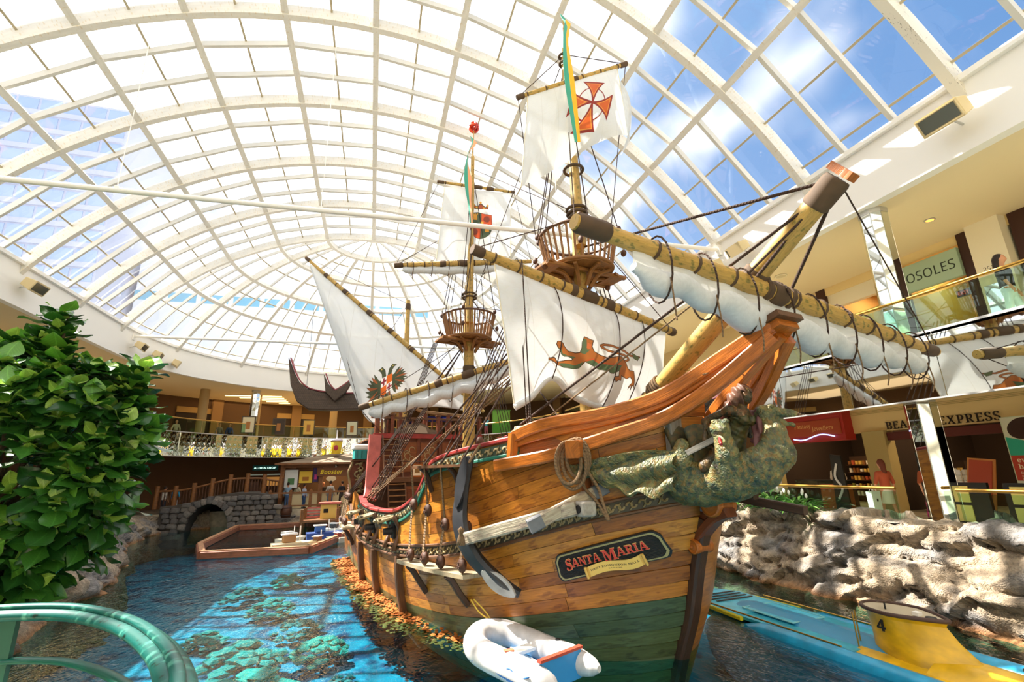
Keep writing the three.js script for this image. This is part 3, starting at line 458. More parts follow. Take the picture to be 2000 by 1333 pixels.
// ---------------------------------------------------------------- masts, yards, sails, rigging
const lionArt = { body: [[0.23,0.772],[0.241,0.78],[0.263,0.792],[0.287,0.844],[0.315,0.824],[0.37,0.764],[0.374,0.747],[0.347,0.756],[0.317,0.778],[0.298,0.766],[0.286,0.723],[0.272,0.703],[0.261,0.664],[0.265,0.639],[0.279,0.642],[0.296,0.658],[0.309,0.689],[0.334,0.715],[0.379,0.683],[0.407,0.647],[0.413,0.594],[0.41,0.544],[0.417,0.479],[0.434,0.476],[0.451,0.478],[0.466,0.475],[0.464,0.499],[0.463,0.537],[0.477,0.573],[0.506,0.585],[0.541,0.583],[0.57,0.56],[0.603,0.532],[0.629,0.521],[0.649,0.539],[0.669,0.563],[0.695,0.611],[0.716,0.625],[0.742,0.624],[0.757,0.67],[0.771,0.72],[0.783,0.783],[0.769,0.76],[0.766,0.806],[0.759,0.76],[0.746,0.8],[0.745,0.772],[0.758,0.738],[0.751,0.71],[0.73,0.684],[0.707,0.71],[0.676,0.698],[0.659,0.693],[0.666,0.739],[0.646,0.74],[0.627,0.766],[0.622,0.752],[0.607,0.746],[0.612,0.719],[0.639,0.705],[0.632,0.655],[0.595,0.699],[0.578,0.704],[0.566,0.69],[0.517,0.71],[0.482,0.698],[0.447,0.696],[0.426,0.774],[0.395,0.814],[0.332,0.872],[0.293,0.871],[0.264,0.83],[0.243,0.802],[0.232,0.793]], belly: [[0.447,0.696],[0.482,0.651],[0.505,0.663],[0.546,0.645],[0.593,0.623],[0.642,0.594],[0.632,0.655],[0.595,0.699],[0.578,0.704],[0.566,0.69],[0.517,0.71],[0.482,0.698]], arm: [[0.294,0.859],[0.345,0.823],[0.4,0.776],[0.441,0.701],[0.426,0.774],[0.395,0.814],[0.332,0.872]], arm2: [[0.272,0.703],[0.29,0.714],[0.306,0.758],[0.336,0.756],[0.39,0.711],[0.374,0.747],[0.347,0.756],[0.317,0.778],[0.298,0.766],[0.286,0.723]], mane: [[0.41,0.544],[0.417,0.495],[0.431,0.495],[0.436,0.537],[0.442,0.585],[0.459,0.571],[0.436,0.637],[0.409,0.645],[0.415,0.587]], tail: [[0.662,0.55],[0.685,0.524],[0.675,0.507],[0.642,0.495],[0.593,0.505],[0.541,0.517],[0.512,0.508],[0.504,0.495],[0.518,0.473],[0.554,0.454],[0.604,0.449],[0.649,0.455],[0.694,0.477],[0.759,0.467]] };
{
  const yardBand = (parent, A, B, f, r, w, mat) => { const c = A.clone().lerp(B, f), d = B.clone().sub(A).normalize(); return add(parent, 'lashing', tube([c.clone().addScaledVector(d, -w / 2), c.clone().addScaledVector(d, -w * 0.4), c.clone().addScaledVector(d, w * 0.4), c.clone().addScaledVector(d, w / 2)], (t) => r * (t > 0.1 && t < 0.9 ? 1.12 : 1.0), 10), mat); };
  function yard(name, A, B, r0, r1, bands, wide = [], parent = ship) {
    const y = sub(parent, name), pts = Array.from({ length: 13 }, (_, i) => A.clone().lerp(B, i / 12));
    const R = (t) => mix(r0, r1, Math.pow(Math.abs(t - 0.5) * 2, 1.6));
    add(y, 'spar', tube(pts, R, 14), M.bamboo);
    for (const f of bands) yardBand(y, A, B, f, R(f) + 0.006, 0.05, M.rawhide);
    for (const [f, w] of wide) yardBand(y, A, B, f, R(f) + 0.012, w, M.rawhide);
    return y;
  }
  const even = (n, a = 0.08, b = 0.92) => Array.from({ length: n }, (_, i) => mix(a, b, i / (n - 1)));
  // ---- masts
  function mast(u, y0, y1, r, name, tops) {
    const m = sub(ship, name), pts = Array.from({ length: 11 }, (_, i) => S(u, mix(y0, y1, i / 10), 0));
    add(m, 'pole', tube(pts, (t) => mix(r, r * 0.62, t), 16), M.bamboo);
    for (const [y, w] of tops) yardBand(m, S(u, y0, 0), S(u, y1, 0), (y - y0) / (y1 - y0), mix(r, r * 0.62, (y - y0) / (y1 - y0)) + 0.01, w, M.rawhide);
    return m;
  }
  const mA = mast(2.2, 3.3, 10.6, 0.235, 'foremast', [[7.7, 0.5], [10.3, 0.3], [4.6, 0.2]]), mB = mast(9.7, 1.6, 10.9, 0.27, 'mainmast', [[7.3, 0.35], [10.5, 0.3], [4.2, 0.2]]), mC = mast(18.6, 5, 13.2, 0.2, 'mizzenmast', [[12.8, 0.4], [9, 0.3]]);
  add(mA, 'topmast', tube([S(1.95, 9.2, 0.12), S(2.1, 12, 0.05), S(2.3, 16.2, 0)], (t) => mix(0.17, 0.1, t), 14), M.bamboo); add(mB, 'topmast', tube([S(9.45, 9.2, 0.1), S(9.4, 12.5, 0.05), S(9.3, 16.9, 0)], (t) => mix(0.17, 0.08, t), 14), M.bamboo);
  for (const [m, u, y] of [[mA, 2.05, 10.1], [mA, 2.08, 10.25], [mA, 2.1, 10.4], [mB, 9.55, 10.3], [mB, 9.57, 10.45], [mA, 2.12, 11.7], [mA, 2.28, 15.9], [mA, 2.27, 15.6]]) add(m, 'cap_band', move(new THREE.TorusGeometry(y > 15 ? 0.12 : 0.27, 0.045, 6, 18).rotateX(Math.PI / 2), -u, y, 0.05), M.rawhide);
  // ---- crow's nests
  function nest(u, y, name) {
    const n = sub(ship, name), warm = wood(0x9c6a32, 0.5), r0 = 0.86, r1 = 1.06, h = 0.98;
    const floor = new THREE.Shape(); floor.absarc(0, 0, r0 + 0.04, 0, 2 * Math.PI); for (let i = 0; i < 4; i++) for (let k = 0; k < 9; k++) { const a = i * Math.PI / 2 + 0.3 + (k % 3) * 0.22, q = 0.42 + Math.floor(k / 3) * 0.12, hole = new THREE.Path(); hole.absarc(Math.cos(a) * q, Math.sin(a) * q, 0.032, 0, 2 * Math.PI, true); floor.holes.push(hole); }
    add(n, 'floor', move(new THREE.ExtrudeGeometry(floor, { depth: 0.06, bevelEnabled: false, curveSegments: 6 }).rotateX(-Math.PI / 2), -u, y - 0.5, 0), warm);
    for (let i = 0; i < 34; i++) { const a = i / 34 * 2 * Math.PI, c = Math.cos(a), s = Math.sin(a); add(n, 'spindle', rod(S(u - c * r0, y - 0.45, s * r0), S(u - c * r1, y - 0.45 + h, s * r1), 0.026, 6, 0.034), warm); }
    add(n, 'rim', move(new THREE.TorusGeometry(r1, 0.045, 8, 40).rotateX(Math.PI / 2), -u, y + 0.53, 0), M.timber); add(n, 'rim', move(new THREE.TorusGeometry(r0 + 0.03, 0.05, 8, 40).rotateX(Math.PI / 2), -u, y - 0.43, 0), warm);
    for (let i = 0; i < 8; i++) { const a = i / 8 * 2 * Math.PI, pts = curve([S(u - Math.cos(a) * 0.82, y - 0.53, Math.sin(a) * 0.82), S(u - Math.cos(a) * 0.5, y - 0.62, Math.sin(a) * 0.5), S(u - Math.cos(a) * 0.26, y - 0.95, Math.sin(a) * 0.26)], 8); add(n, 'knee', sweep(pts, rect(0.09, 0.1, 0.015), V(0, 1, 0), 0.6), warm); }
    for (const s of [-1, 1]) add(n, 'cross_tree', bar(S(u - 0.35 * s, y - 0.56, 1.28), S(u - 0.35 * s, y - 0.56, -1.28), 0.1, 0.13, V(0, 1, 0), 0.02), warm);
    for (const s of [-1, 1]) add(n, 'trestle_wing', move(extrude([[-0.5, 0], [0.5, 0], [0.3, 0.45], [-0.3, 0.45]], 0.06).rotateX(-Math.PI / 2), -u, y - 0.57, s > 0 ? 1.28 : -0.83), warm);
    for (const a of [2.1, 2.4, 2.7, 0.6, 5.5]) for (const [dy, rr0] of [[0.62, 1.12], [-0.1, 1.2]]) add(n, 'deadeye', move(new THREE.SphereGeometry(0.09, 10, 8).scale(1, 1.1, 0.7), -u + Math.cos(a) * rr0, y + dy, Math.sin(a) * rr0), M.brown);
    return n;
  }
  nest(2.2, 9.05, 'crows_nest'); nest(9.7, 9.0, 'crows_nest');
  // ---- bowsprit and spritsail yard
  const bs0 = S(0.3, 4.62, 0.05), bs1 = S(-4.28, 7.55, 0.05);
  yard('bowsprit', bs0, bs1, 0.2, 0.17, [0.06, 0.09, 0.5, 0.63], [[0.955, 0.5], [0.98, 0.16], [0.665, 0.2]]);
  add(ship, 'bowsprit_collar', move(new THREE.CylinderGeometry(0.36, 0.36, 0.1, 20), 0.02, 4.55, 0.05, 0, 0, -rad(57)), M.timber); add(ship, 'bowsprit_cap', move(box(0.12, 0.42, 0.2), 4.36, 7.62, 0.05, 0, 0, rad(33)), M.orange);
  for (let i = 0; i < 5; i++) { const c = bs0.clone().lerp(bs1, 0.1 + i * 0.012); add(ship, 'bowsprit_lashing', move(new THREE.TorusGeometry(0.215, 0.025, 6, 18).rotateY(Math.PI / 2).rotateZ(rad(32)), c.x, c.y, c.z), M.rope); }
  const spA = S(-2.78, 6.62, 3.92), spB = S(-2.7, 5.85, -6.4);
  yard('spritsail_yard', spA, spB, 0.175, 0.11, even(11, 0.14, 0.95), [[0.03, 0.55], [0.42, 0.4], [0.965, 0.55], [0.39, 0.1], [0.45, 0.1]]);
  // ---- square yards
  const liA = S(1.5, 8.2, 3.5), liB = S(2.3, 7.3, -3.5), tpA = S(2.6, 14, 1.54), tpB = S(1.3, 15.5, -1.6);
  yard('course_yard', liA, liB, 0.15, 0.1, even(10, 0.08, 0.94), [[0.02, 0.3], [0.5, 0.5], [0.42, 0.2], [0.6, 0.3], [0.98, 0.2]]);
  yard('topsail_yard', tpA, tpB, 0.075, 0.06, even(6), [[0.02, 0.24], [0.98, 0.24], [0.5, 0.3]]);
  const btA = S(10.3, 11.5, 2.95), btB = S(8.9, 12.2, -2.6), baA = S(9.7, 15.45, 1.4), baB = S(9.3, 15.7, -2.05), bmA = S(11.0, 5.8, 3.9), bmB = S(7.9, 7.75, -1.9);
  yard('course_yard', btA, btB, 0.12, 0.085, even(8), [[0.02, 0.35], [0.5, 0.6], [0.33, 0.25]]); yard('topsail_yard', baA, baB, 0.07, 0.05, even(5), [[0.02, 0.3], [0.5, 0.4], [0.66, 0.3], [0.98, 0.2]]); yard('lower_yard', bmA, bmB, 0.13, 0.095, even(9), [[0.03, 0.4], [0.45, 0.3], [0.62, 0.5]]);
  const lzA = S(20.5, 15.63, 5.6), lzB = S(15.5, 6.44, -3.4);
  yard('lateen_yard', lzA, lzB, 0.13, 0.085, even(13, 0.12, 0.95), [[0.015, 0.35], [0.13, 0.2], [0.24, 0.3], [0.38, 0.3], [0.5, 0.3], [0.62, 0.25]]);
  // ---- painted sails
  const cloth = (draw, w = 1024, h = 640) => phys(0xffffff, 0.85, { map: canvasTex(w, h, (x) => {
    x.fillStyle = '#dfe2e2'; x.fillRect(0, 0, w, h);
    for (let i = 0; i < 2600; i++) { x.fillStyle = `rgba(${150 + rnd() * 60},${150 + rnd() * 60},${140 + rnd() * 60},0.05)`; x.fillRect(rnd() * w, rnd() * h, 2 + rnd() * 26, 1 + rnd() * 5); }
    x.strokeStyle = 'rgba(190,188,178,0.5)'; x.lineWidth = 2; for (let i = 1; i < 7; i++) { x.beginPath(); x.moveTo(i * w / 7, 0); x.lineTo(i * w / 7, h); x.stroke(); }
    if (draw) draw(x, w, h); }), transmission: 0.28, thickness: 0, side: THREE.DoubleSide });
  const poly = (x, pts, fill, stroke, lw = 3) => { x.beginPath(); pts.forEach(([a, b], i) => i ? x.lineTo(a, b) : x.moveTo(a, b)); x.closePath(); x.fillStyle = fill; x.fill(); if (stroke) { x.strokeStyle = stroke; x.lineWidth = lw; x.stroke(); } };
  const lionCloth = cloth((x, w, h) => {
    const m = (L) => L.map(([s, t]) => [s * w, t * h]); poly(x, m(lionArt.body), '#a4612a', '#3d2c1c', 4); x.save(); for (const [k, c] of [['belly', '#4d6142'], ['arm', '#4d6142'], ['arm2', '#4f6344'], ['mane', '#546648']]) poly(x, m(lionArt[k]), c); x.restore();
    const b = m(lionArt.belly).slice(0, 6); x.strokeStyle = '#b4512a'; x.lineWidth = 7; x.beginPath(); b.forEach(([a, q], i) => i ? x.lineTo(a, q - 6) : x.moveTo(a, q - 6)); x.stroke();
    const t = m(lionArt.tail); for (const [c, lw] of [['#3d2c1c', 15], ['#a4612a', 10]]) { x.strokeStyle = c; x.lineWidth = lw; x.lineJoin = 'round'; x.lineCap = 'round'; x.beginPath(); t.forEach(([a, q], i) => i ? x.lineTo(a, q) : x.moveTo(a, q)); x.stroke(); }
    const e = t[t.length - 1]; poly(x, [[e[0] - 60, e[1] - 16], [e[0], e[1]], [e[0] - 6, e[1] + 26], [e[0] - 40, e[1] + 18]], '#55603c', '#3d2c1c', 2);
    x.fillStyle = '#c0673a'; x.fillRect(0.438 * w, 0.52 * h, 0.02 * w, 0.05 * h); });
  const crossCloth = cloth((x, w, h) => { // red patty cross, orange inside, in a broken ring
    x.save(); x.translate(0.6 * w, 0.47 * h); x.rotate(0.42); x.scale(w / 1024 * 1.12, w / 1024 * 1.12);
    x.strokeStyle = '#8d2a20'; x.lineWidth = 9; x.beginPath(); x.arc(0, 0, 132, 0, 6.3); x.stroke();
    for (let i = 0; i < 4; i++) { x.save(); x.rotate(i * Math.PI / 2); x.beginPath(); x.moveTo(-8, 0); x.quadraticCurveTo(-28, -120, -104, -196); x.lineTo(104, -196); x.quadraticCurveTo(28, -120, 8, 0); x.closePath(); x.fillStyle = '#8d2a20'; x.fill(); x.beginPath(); x.moveTo(0, -52); x.quadraticCurveTo(-22, -122, -66, -176); x.lineTo(66, -176); x.quadraticCurveTo(22, -122, 0, -52); x.closePath(); x.fillStyle = '#cf5f22'; x.fill(); x.strokeStyle = '#e0913c'; x.lineWidth = 7; x.stroke(); x.restore(); }
    x.restore(); });
  const armsCloth = cloth((x, w, h) => { // quartered shield under a crown
    x.save(); x.translate(0.49 * w, 0.5 * h); x.scale(w / 1024, w / 1024); const sh = () => { x.beginPath(); x.moveTo(-150, -110); x.lineTo(-50, -125); x.lineTo(60, -95); x.lineTo(155, -90); x.lineTo(150, 90); x.quadraticCurveTo(140, 230, 0, 245); x.quadraticCurveTo(-140, 230, -155, 90); x.closePath(); };
    sh(); x.save(); x.clip(); x.fillStyle = '#46553f'; x.fillRect(-200, -200, 400, 500); x.fillStyle = '#c4512a'; x.fillRect(0, -200, 200, 270); x.fillRect(-200, 60, 190, 240); x.fillStyle = '#d89a3a'; for (const [a, b] of [[-85, -60], [75, 120]]) { x.fillRect(a - 28, b - 36, 56, 80); x.fillRect(a - 38, b - 52, 18, 22); x.fillRect(a - 9, b - 52, 18, 22); x.fillRect(a + 20, b - 52, 18, 22); } x.fillStyle = '#7c3a2a'; x.beginPath(); x.arc(70, -20, 46, 0, 6.3); x.arc(-90, 150, 46, 0, 6.3); x.fill(); x.fillStyle = '#d9a544'; x.fillRect(-20, 10, 44, 80); x.restore(); sh(); x.strokeStyle = '#33281e'; x.lineWidth = 5; x.stroke();
    poly(x, [[-95, -190], [95, -165], [110, -240], [60, -205], [0, -275], [-45, -215], [-110, -250]], '#a5502c', '#3f4a35', 12); x.fillStyle = '#d9a036'; for (const [a, b] of [[-100, -250], [0, -285], [100, -240], [-55, -205], [40, -195]]) { x.beginPath(); x.arc(a, b, 17, 0, 6.3); x.fill(); } x.fillStyle = '#f2f2f0'; x.fillRect(-105, -178, 205, 46); x.restore(); }, 800, 800);
  const eagleCloth = cloth((x, w, h) => { // two-headed eagle with a quartered breast
    x.save(); x.translate(0.5 * w, 0.62 * h); x.transform(0.46, -0.62, 0, 1.25, 0, 0); const dk = '#4a5138', rust = '#a05a30';
    for (const s of [-1, 1]) { for (let i = 0; i < 12; i++) { const a = -1.15 + i * 0.2, L = 190 - Math.abs(i - 5) * 5; x.save(); x.translate(s * 62, 0); x.rotate(s * (a + 0.2)); poly(x, s > 0 ? [[0, -14], [L * 0.7, -16], [L, -4], [L * 0.75, 10], [0, 14]] : [[0, -14], [-L * 0.7, -16], [-L, -4], [-L * 0.75, 10], [0, 14]], i % 3 === 1 ? rust : dk, '#38301f', 2); x.restore(); } poly(x, [[s * 40, -60], [s * 110, -70], [s * 100, 60], [s * 50, 70]], dk); poly(x, [[s * 10, -80], [s * 24, -140], [s * 60, -178], [s * 108, -160], [s * 84, -146], [s * 62, -120], [s * 50, -70]], dk, '#38301f', 3); x.fillStyle = '#e2c25a'; x.beginPath(); x.arc(s * 66, -160, 7, 0, 6.3); x.fill();
      poly(x, [[s * 24, 80], [s * 44, 80], [s * 58, 170], [s * 96, 196], [s * 50, 192], [s * 20, 214], [s * 36, 170]], rust, '#38301f', 3); }
    poly(x, [[-16, 80], [16, 80], [40, 190], [0, 240], [-40, 190]], dk, '#38301f', 3);
    x.fillStyle = '#f4f2ee'; x.fillRect(-66, -80, 132, 160); x.fillStyle = '#df6a1e'; x.fillRect(0, -80, 66, 80); x.fillRect(-66, 0, 66, 80); x.fillStyle = '#8c2a35'; for (const [a, b] of [[-33, -40], [33, 40]]) { x.fillRect(a - 9, b - 34, 18, 68); x.fillRect(a - 30, b - 9, 60, 18); } x.restore(); }, 1024, 1024);
  const C3 = (L) => new THREE.CatmullRomCurve3(L.map((p) => S(...p)), false, 'catmullrom', 0.5);
  function sail(name, top, bot, mat, bulge, rip = 0.05, n = 40, roll = 0.09) {
    const A = C3(top), B = C3(bot), f = sub(ship, name);
    const P = (s, t) => { const q = B.getPoint(s).lerp(A.getPoint(s), t); const w = Math.sin(Math.PI * clamp(1 - t)) ** 0.8; q.addScaledVector(bulge, w * Math.sin(Math.PI * s) ** 0.7); q.x += rip * ((1 - t) * Math.sin(s * 23 + 2 * t) + 0.6 * fbm(s * 5, t * 4, name.length, 3)); return q; };
    add(f, 'canvas', sheet(n, Math.round(n * 0.8), P, 0, true), mat);
    if (roll) { add(f, 'foot_roll', tube(Array.from({ length: n + 1 }, (_, i) => P(i / n, 0).add(V(0, 0.02, 0))), (t) => roll * (0.75 + 0.3 * Math.sin(t * 40) * fbm(t * 9, 1, 2)), 9), plainCloth); }
    for (const s of [0, 1]) add(f, 'bolt_rope', tube(Array.from({ length: 25 }, (_, i) => P(s, i / 24)), 0.015, 5), M.cream);
    return P;
  }
  const plainCloth = phys(0xe2e6e7, 0.85, { map: weave, transmission: 0.2, thickness: 0 });
  const lionP = sail('lion_sail', [[1.55, 7.98, 2.93], [1.72, 7.78, 1.4], [1.9, 7.6, -0.2], [2.08, 7.4, -1.8], [2.25, 7.24, -3.07]], [[1.62, 4.7, 2.45], [1.66, 4.99, 1.96], [1.7, 5.43, 1.42], [1.75, 5.13, 0.89], [1.85, 4.87, 0.07], [1.95, 4.85, -0.64], [2.03, 4.95, -1.42], [2.15, 5.5, -2.6]], lionCloth, V(0.45, 0, 0), 0.06, 48, 0.1);
  sail('cross_sail', [[2.49, 14.06, 1.28], [1.95, 14.7, 0], [1.41, 15.38, -1.34]], [[2.55, 10.95, 1.57], [2.3, 11.36, 0.96], [2.1, 11.78, 0.4], [1.8, 12.37, -0.33], [1.55, 12.75, -0.92], [1.35, 12.9, -1.5]], crossCloth, V(0.35, 0, 0), 0.04, 36, 0);
  { // the folded corner of the cross sail
    const f = sub(ship, 'cross_sail_corner'); add(f, 'canvas', sheet(10, 14, (s, t) => S(1.35 - 0.25 * Math.sin(s * 3) + 0.1, mix(mix(12.9, 15.0, t), mix(12.15, 13.25, t), s), mix(mix(-1.5, -1.36, t), mix(-1.15, -1.66, t), s)), 0, true), plainCloth); }
  sail('arms_sail', [[9.67, 15.26, 1.17], [9.5, 15.45, -0.4], [9.32, 15.61, -1.91]], [[9.75, 11.75, 1.45], [9.6, 11.95, 0.5], [9.5, 12.1, -0.4], [9.4, 12.3, -1.2], [9.32, 12.5, -1.83]], armsCloth, V(0.3, 0, 0), 0.07, 36, 0);
  sail('eagle_sail', [[20.37, 15.24, 5.36], [19.2, 13.1, 3.2], [18.0, 10.9, 1.05], [16.8, 8.7, -1.1], [15.57, 6.5, -3.28]], [[20.3, 15.0, 5.3], [19.5, 10.7, 3.75], [18.49, 6.2, 1.97], [17.55, 6.68, 0.29], [16.62, 6.77, -1.38], [15.6, 6.36, -3.25]], eagleCloth, V(0.4, 0, 0.2), 0.03, 44, 0.06);
  // ---- furled sails with their gaskets
  function furled(name, A, B, f0, f1, drop, r, n, k = 40, sag = 0.1) {
    const g = sub(ship, name), d = B.clone().sub(A).normalize(), pts = [];
    for (let i = 0; i <= k; i++) { const t = i / k, f = mix(f0, f1, t); pts.push(A.clone().lerp(B, f).add(V(0, -drop * (0.75 + sag * Math.sin(t * Math.PI * n) ** 2 + 0.35 * Math.sin(Math.PI * t)), 0.02))); }
    add(g, 'rolled_canvas', tube(pts, (t) => r * (0.55 + 0.5 * Math.sin(Math.PI * clamp(t * 1.02)) ** 0.5) * (1 + 0.16 * Math.sin(t * 3.14159 * n) + 0.12 * fbm(t * 20, 3, 1)) * (t < 0.02 || t > 0.99 ? 0.6 : 1), 16), plainCloth);
    add(g, 'canvas_skirt', sheet(k, 3, (s, t) => { const i = Math.round(s * k), top = A.clone().lerp(B, mix(f0, f1, s)); return pts[i].clone().lerp(top, t * 0.92).add(V(0.03 * Math.sin(s * 60), 0, 0)); }, 0, true), plainCloth);
    for (let i = 0; i < n; i++) { const t = (i + 0.5) / n, j = Math.round(t * k), top = A.clone().lerp(B, mix(f0, f1, t)), c = top.clone().lerp(pts[j], 0.55), h = top.distanceTo(pts[j]) * 0.55 + r * 1.05, loop = []; for (let q = 0; q <= 18; q++) { const a = q / 18 * 2 * Math.PI; loop.push(c.clone().add(V(Math.cos(a) * r * 1.25, Math.sin(a) * h, 0))); } add(g, 'gasket', tube(loop, 0.016, 5), M.darkRope); add(g, 'gasket_end', tube(curve([c.clone().add(V(r, -h * 0.4, 0)), c.clone().add(V(r + 0.05, -h - 0.1, 0.04)), c.clone().add(V(r + 0.02, -h - 0.34, 0.02 * i))], 6), 0.013, 5), M.rope); }
  }
  furled('furled_spritsail', spA, spB, 0.1, 0.93, 0.5, 0.22, 9, 54, 0.25); furled('furled_course', btA, btB, 0.05, 0.95, 0.3, 0.14, 7); furled('furled_lower_sail', bmA, bmB, 0.06, 0.98, 0.42, 0.2, 7, 40, 0.3);
  // ---- streamers and mast heads
  const strm = (name, u, y, L, cols, tw) => { const g = sub(ship, name); add(g, 'staff', rod(S(u, y - 1.2, 0.05), S(u, y + 0.15, 0.05), 0.03, 6), M.bamboo); cols.forEach((c, i) => add(g, 'ribbon', sheet(30, 2, (s, t) => { const yy = y - L * s, w = 0.26 * (1 - 0.7 * s), a = tw * Math.sin(s * 5 + 0.4), side = (i + t - 1) * w; return V(-u + 0.15 + 0.72 * smooth(0, 0.3, s) + Math.sin(a) * side, yy, 0.08 + 0.5 * smooth(0, 0.35, s) + 0.1 * Math.sin(s * 4) + Math.cos(a) * side); }, 0.008, false), std(c, 0.7))); };
  strm('streamer', 2.15, 17.1, 5.2, [0xf2b51e, 0x3f9f86], 0.7); strm('streamer', 9.2, 17.6, 4.6, [0xeaa070, 0x3f9f86], 1.4);
  { const f = sub(ship, 'masthead_ornament'); for (let i = 0; i < 7; i++) { const a = i * 0.9; add(f, 'loop', move(new THREE.TorusGeometry(0.14, 0.05, 6, 14).rotateY(a).rotateX(a * 0.7), -9.15 + 0.08 * Math.cos(a * 2), 18.35 + 0.1 * Math.sin(a), 0.08 * Math.sin(a * 3)), std(i % 2 ? 0xd9481f : 0xb02a1c, 0.5)); } add(f, 'staff', rod(S(9.28, 16.8, 0), S(9.16, 18.3, 0), 0.02, 5), M.bamboo); }
  // ---- standing and running rigging, each line a mesh
  const rg = sub(ship, 'rigging');
  const line = (a, b, r = 0.018, mat = M.darkRope, sag = 0, name = 'rope') => add(rg, name, sag ? tube(curve([a, a.clone().lerp(b, 0.5).add(V(0, -sag, 0)), b], 10), r, 5) : rod(a, b, r, 5), mat);
  const tops = ship.userData.tops, tops2 = ship.userData.tops2; delete ship.userData.tops; delete ship.userData.tops2;
  tops.forEach((p, i) => { const k = V(p.x + 0.02, 3.58, onHull(-p.x, 3.56, 0.42).z); line(p, k, 0.026, M.rope); line(k, S(2.25 + i * 0.03, 8.3, 0.3), 0.024, M.darkRope); });
  tops2.forEach((p, i) => { line(p, S(9.75, 8.2, 0.3), 0.024, M.darkRope); });
  // a rope ladder of four lines from the waist rail forward to the foremast
  const lad = [0, 1, 2, 3].map((i) => [S(12.3 - i * 0.45, 2.5, 3.35), S(2.5, 6.6 + i * 0.18, 0.25)]);
  lad.forEach(([a, b]) => line(a, b, 0.02, M.rope)); for (let k = 1; k < 14; k++) for (let i = 0; i < 3; i++) line(lad[i][0].clone().lerp(lad[i][1], k / 15), lad[i + 1][0].clone().lerp(lad[i + 1][1], k / 15), 0.011, M.rope, 0.05, 'ratline');
  for (let i = 0; i < 4; i++) { const a = S(10.6 + i * 0.5, 2.45, 3.3), b = S(9.75, 8.1, 0.28); line(a, b, 0.02); if (i) for (let k = 1; k < 12; k++) line(a.clone().lerp(b, k / 13), S(10.6 + (i - 1) * 0.5, 2.45, 3.3).lerp(b, k / 13), 0.011, M.rope, 0.03, 'ratline'); }
  // upper shrouds from the nests to the topmasts
  for (const [u, tu, ty] of [[2.2, 2.3, 15.7], [9.7, 9.35, 16.2]]) for (const a of [2.1, 2.4, 2.7, 0.7, 0.4, 3.9, 4.2, 5.5]) line(V(-u + Math.cos(a) * 1.12, 9.65, Math.sin(a) * 1.12), S(tu, ty, 0), 0.016);
  for (const u of [2.2, 9.7]) for (let i = 0; i < 5; i++) for (const s of [-1, 1]) line(S(u + 0.3 + i * 0.16, 8.5, s * 1.18), S(u + 0.9 + i * 0.3, u < 5 ? 3.9 : 2.5, s * 3.0), 0.016);
  // stays
  line(S(1.9, 9.2, 0), bs1, 0.03, M.darkRope); line(S(2.3, 15.9, 0), S(9.6, 9.9, 0), 0.014); line(S(9.35, 16.3, 0), S(2.3, 10.5, 0.2), 0.014); line(S(9.4, 10.2, 0), S(2.4, 4.2, 0.4), 0.022); line(S(1.1, 4.3, 2.62), bs1.clone().add(V(-0.25, -0.15, 0)), 0.026, M.darkRope); line(S(-4.15, 7.45, 0.1), S(-2.74, 6.35, 0.25), 0.03, M.darkRope); line(S(-4.15, 7.45, -0.1), S(-2.74, 6.3, -0.8), 0.03, M.darkRope);
  line(S(-4.0, 7.3, 0.1), spA.clone().lerp(spB, 0.33), 0.022); line(S(0.6, 4.45, 2.2), spA.clone().lerp(spB, 0.3), 0.016, M.rope); line(S(-2.0, 4.9, 0.8), spA.clone().lerp(spB, 0.55).add(V(0, -0.6, 0)), 0.013, M.rope);
  // braces, lifts and buntlines
  for (const [a, m] of [[liA, S(2.2, 10.2, 0)], [liB, S(2.2, 10.2, 0)], [tpA, S(2.28, 16.0, 0)], [tpB, S(2.28, 16.0, 0)], [tpA, S(2.8, 9.7, 1.0)], [tpB, S(2.0, 9.7, -1.0)], [btA, S(9.5, 13.8, 0)], [btB, S(9.5, 13.8, 0)], [baA, btA], [baB, btB], [bmA, S(9.7, 8.4, 0.3)], [bmA, S(14.5, 5.2, 2.2)], [bmA.clone().lerp(bmB, 0.3), S(9.7, 8.6, 0.3)], [lzA, S(18.6, 13, 0)], [lzA.clone().lerp(lzB, 0.12), S(18.4, 6.6, 2.4)], [lzA.clone().lerp(lzB, 0.5), S(18.6, 13, 0)], [liA, S(9.7, 10, 0.2)], [liB, S(9.7, 10, -0.2)], [spB, S(-0.8, 5, -1.2)], [spB, bs1]]) line(a, m, 0.013, M.darkRope);
  for (const s of [0.28, 0.6, 0.78]) { const pts = Array.from({ length: 12 }, (_, i) => lionP(s, 1 - i / 11).add(V(0.06, 0, 0))); add(rg, 'buntline', tube(pts, 0.014, 5), M.darkRope); }
  for (const [x, z] of [[0.0, 2.2], [0.4, 1.9], [-0.5, 2.4]]) line(S(1.7 + x, 8.0, z), S(1.2 + x, 4.2, z + 0.2), 0.014, M.darkRope);
  // coils and blocks
  for (const [p, r] of [[S(-2.6, 6.1, 0.55), 0.09], [S(3.3, 4.1, 2.5), 0.11], [S(2.1, 8.5, 1.2), 0.1], [S(2.5, 8.45, -1.2), 0.1]]) add(rg, 'block', move(new THREE.SphereGeometry(r, 10, 8).scale(0.7, 1.1, 0.9), p.x, p.y, p.z), M.brown);
}
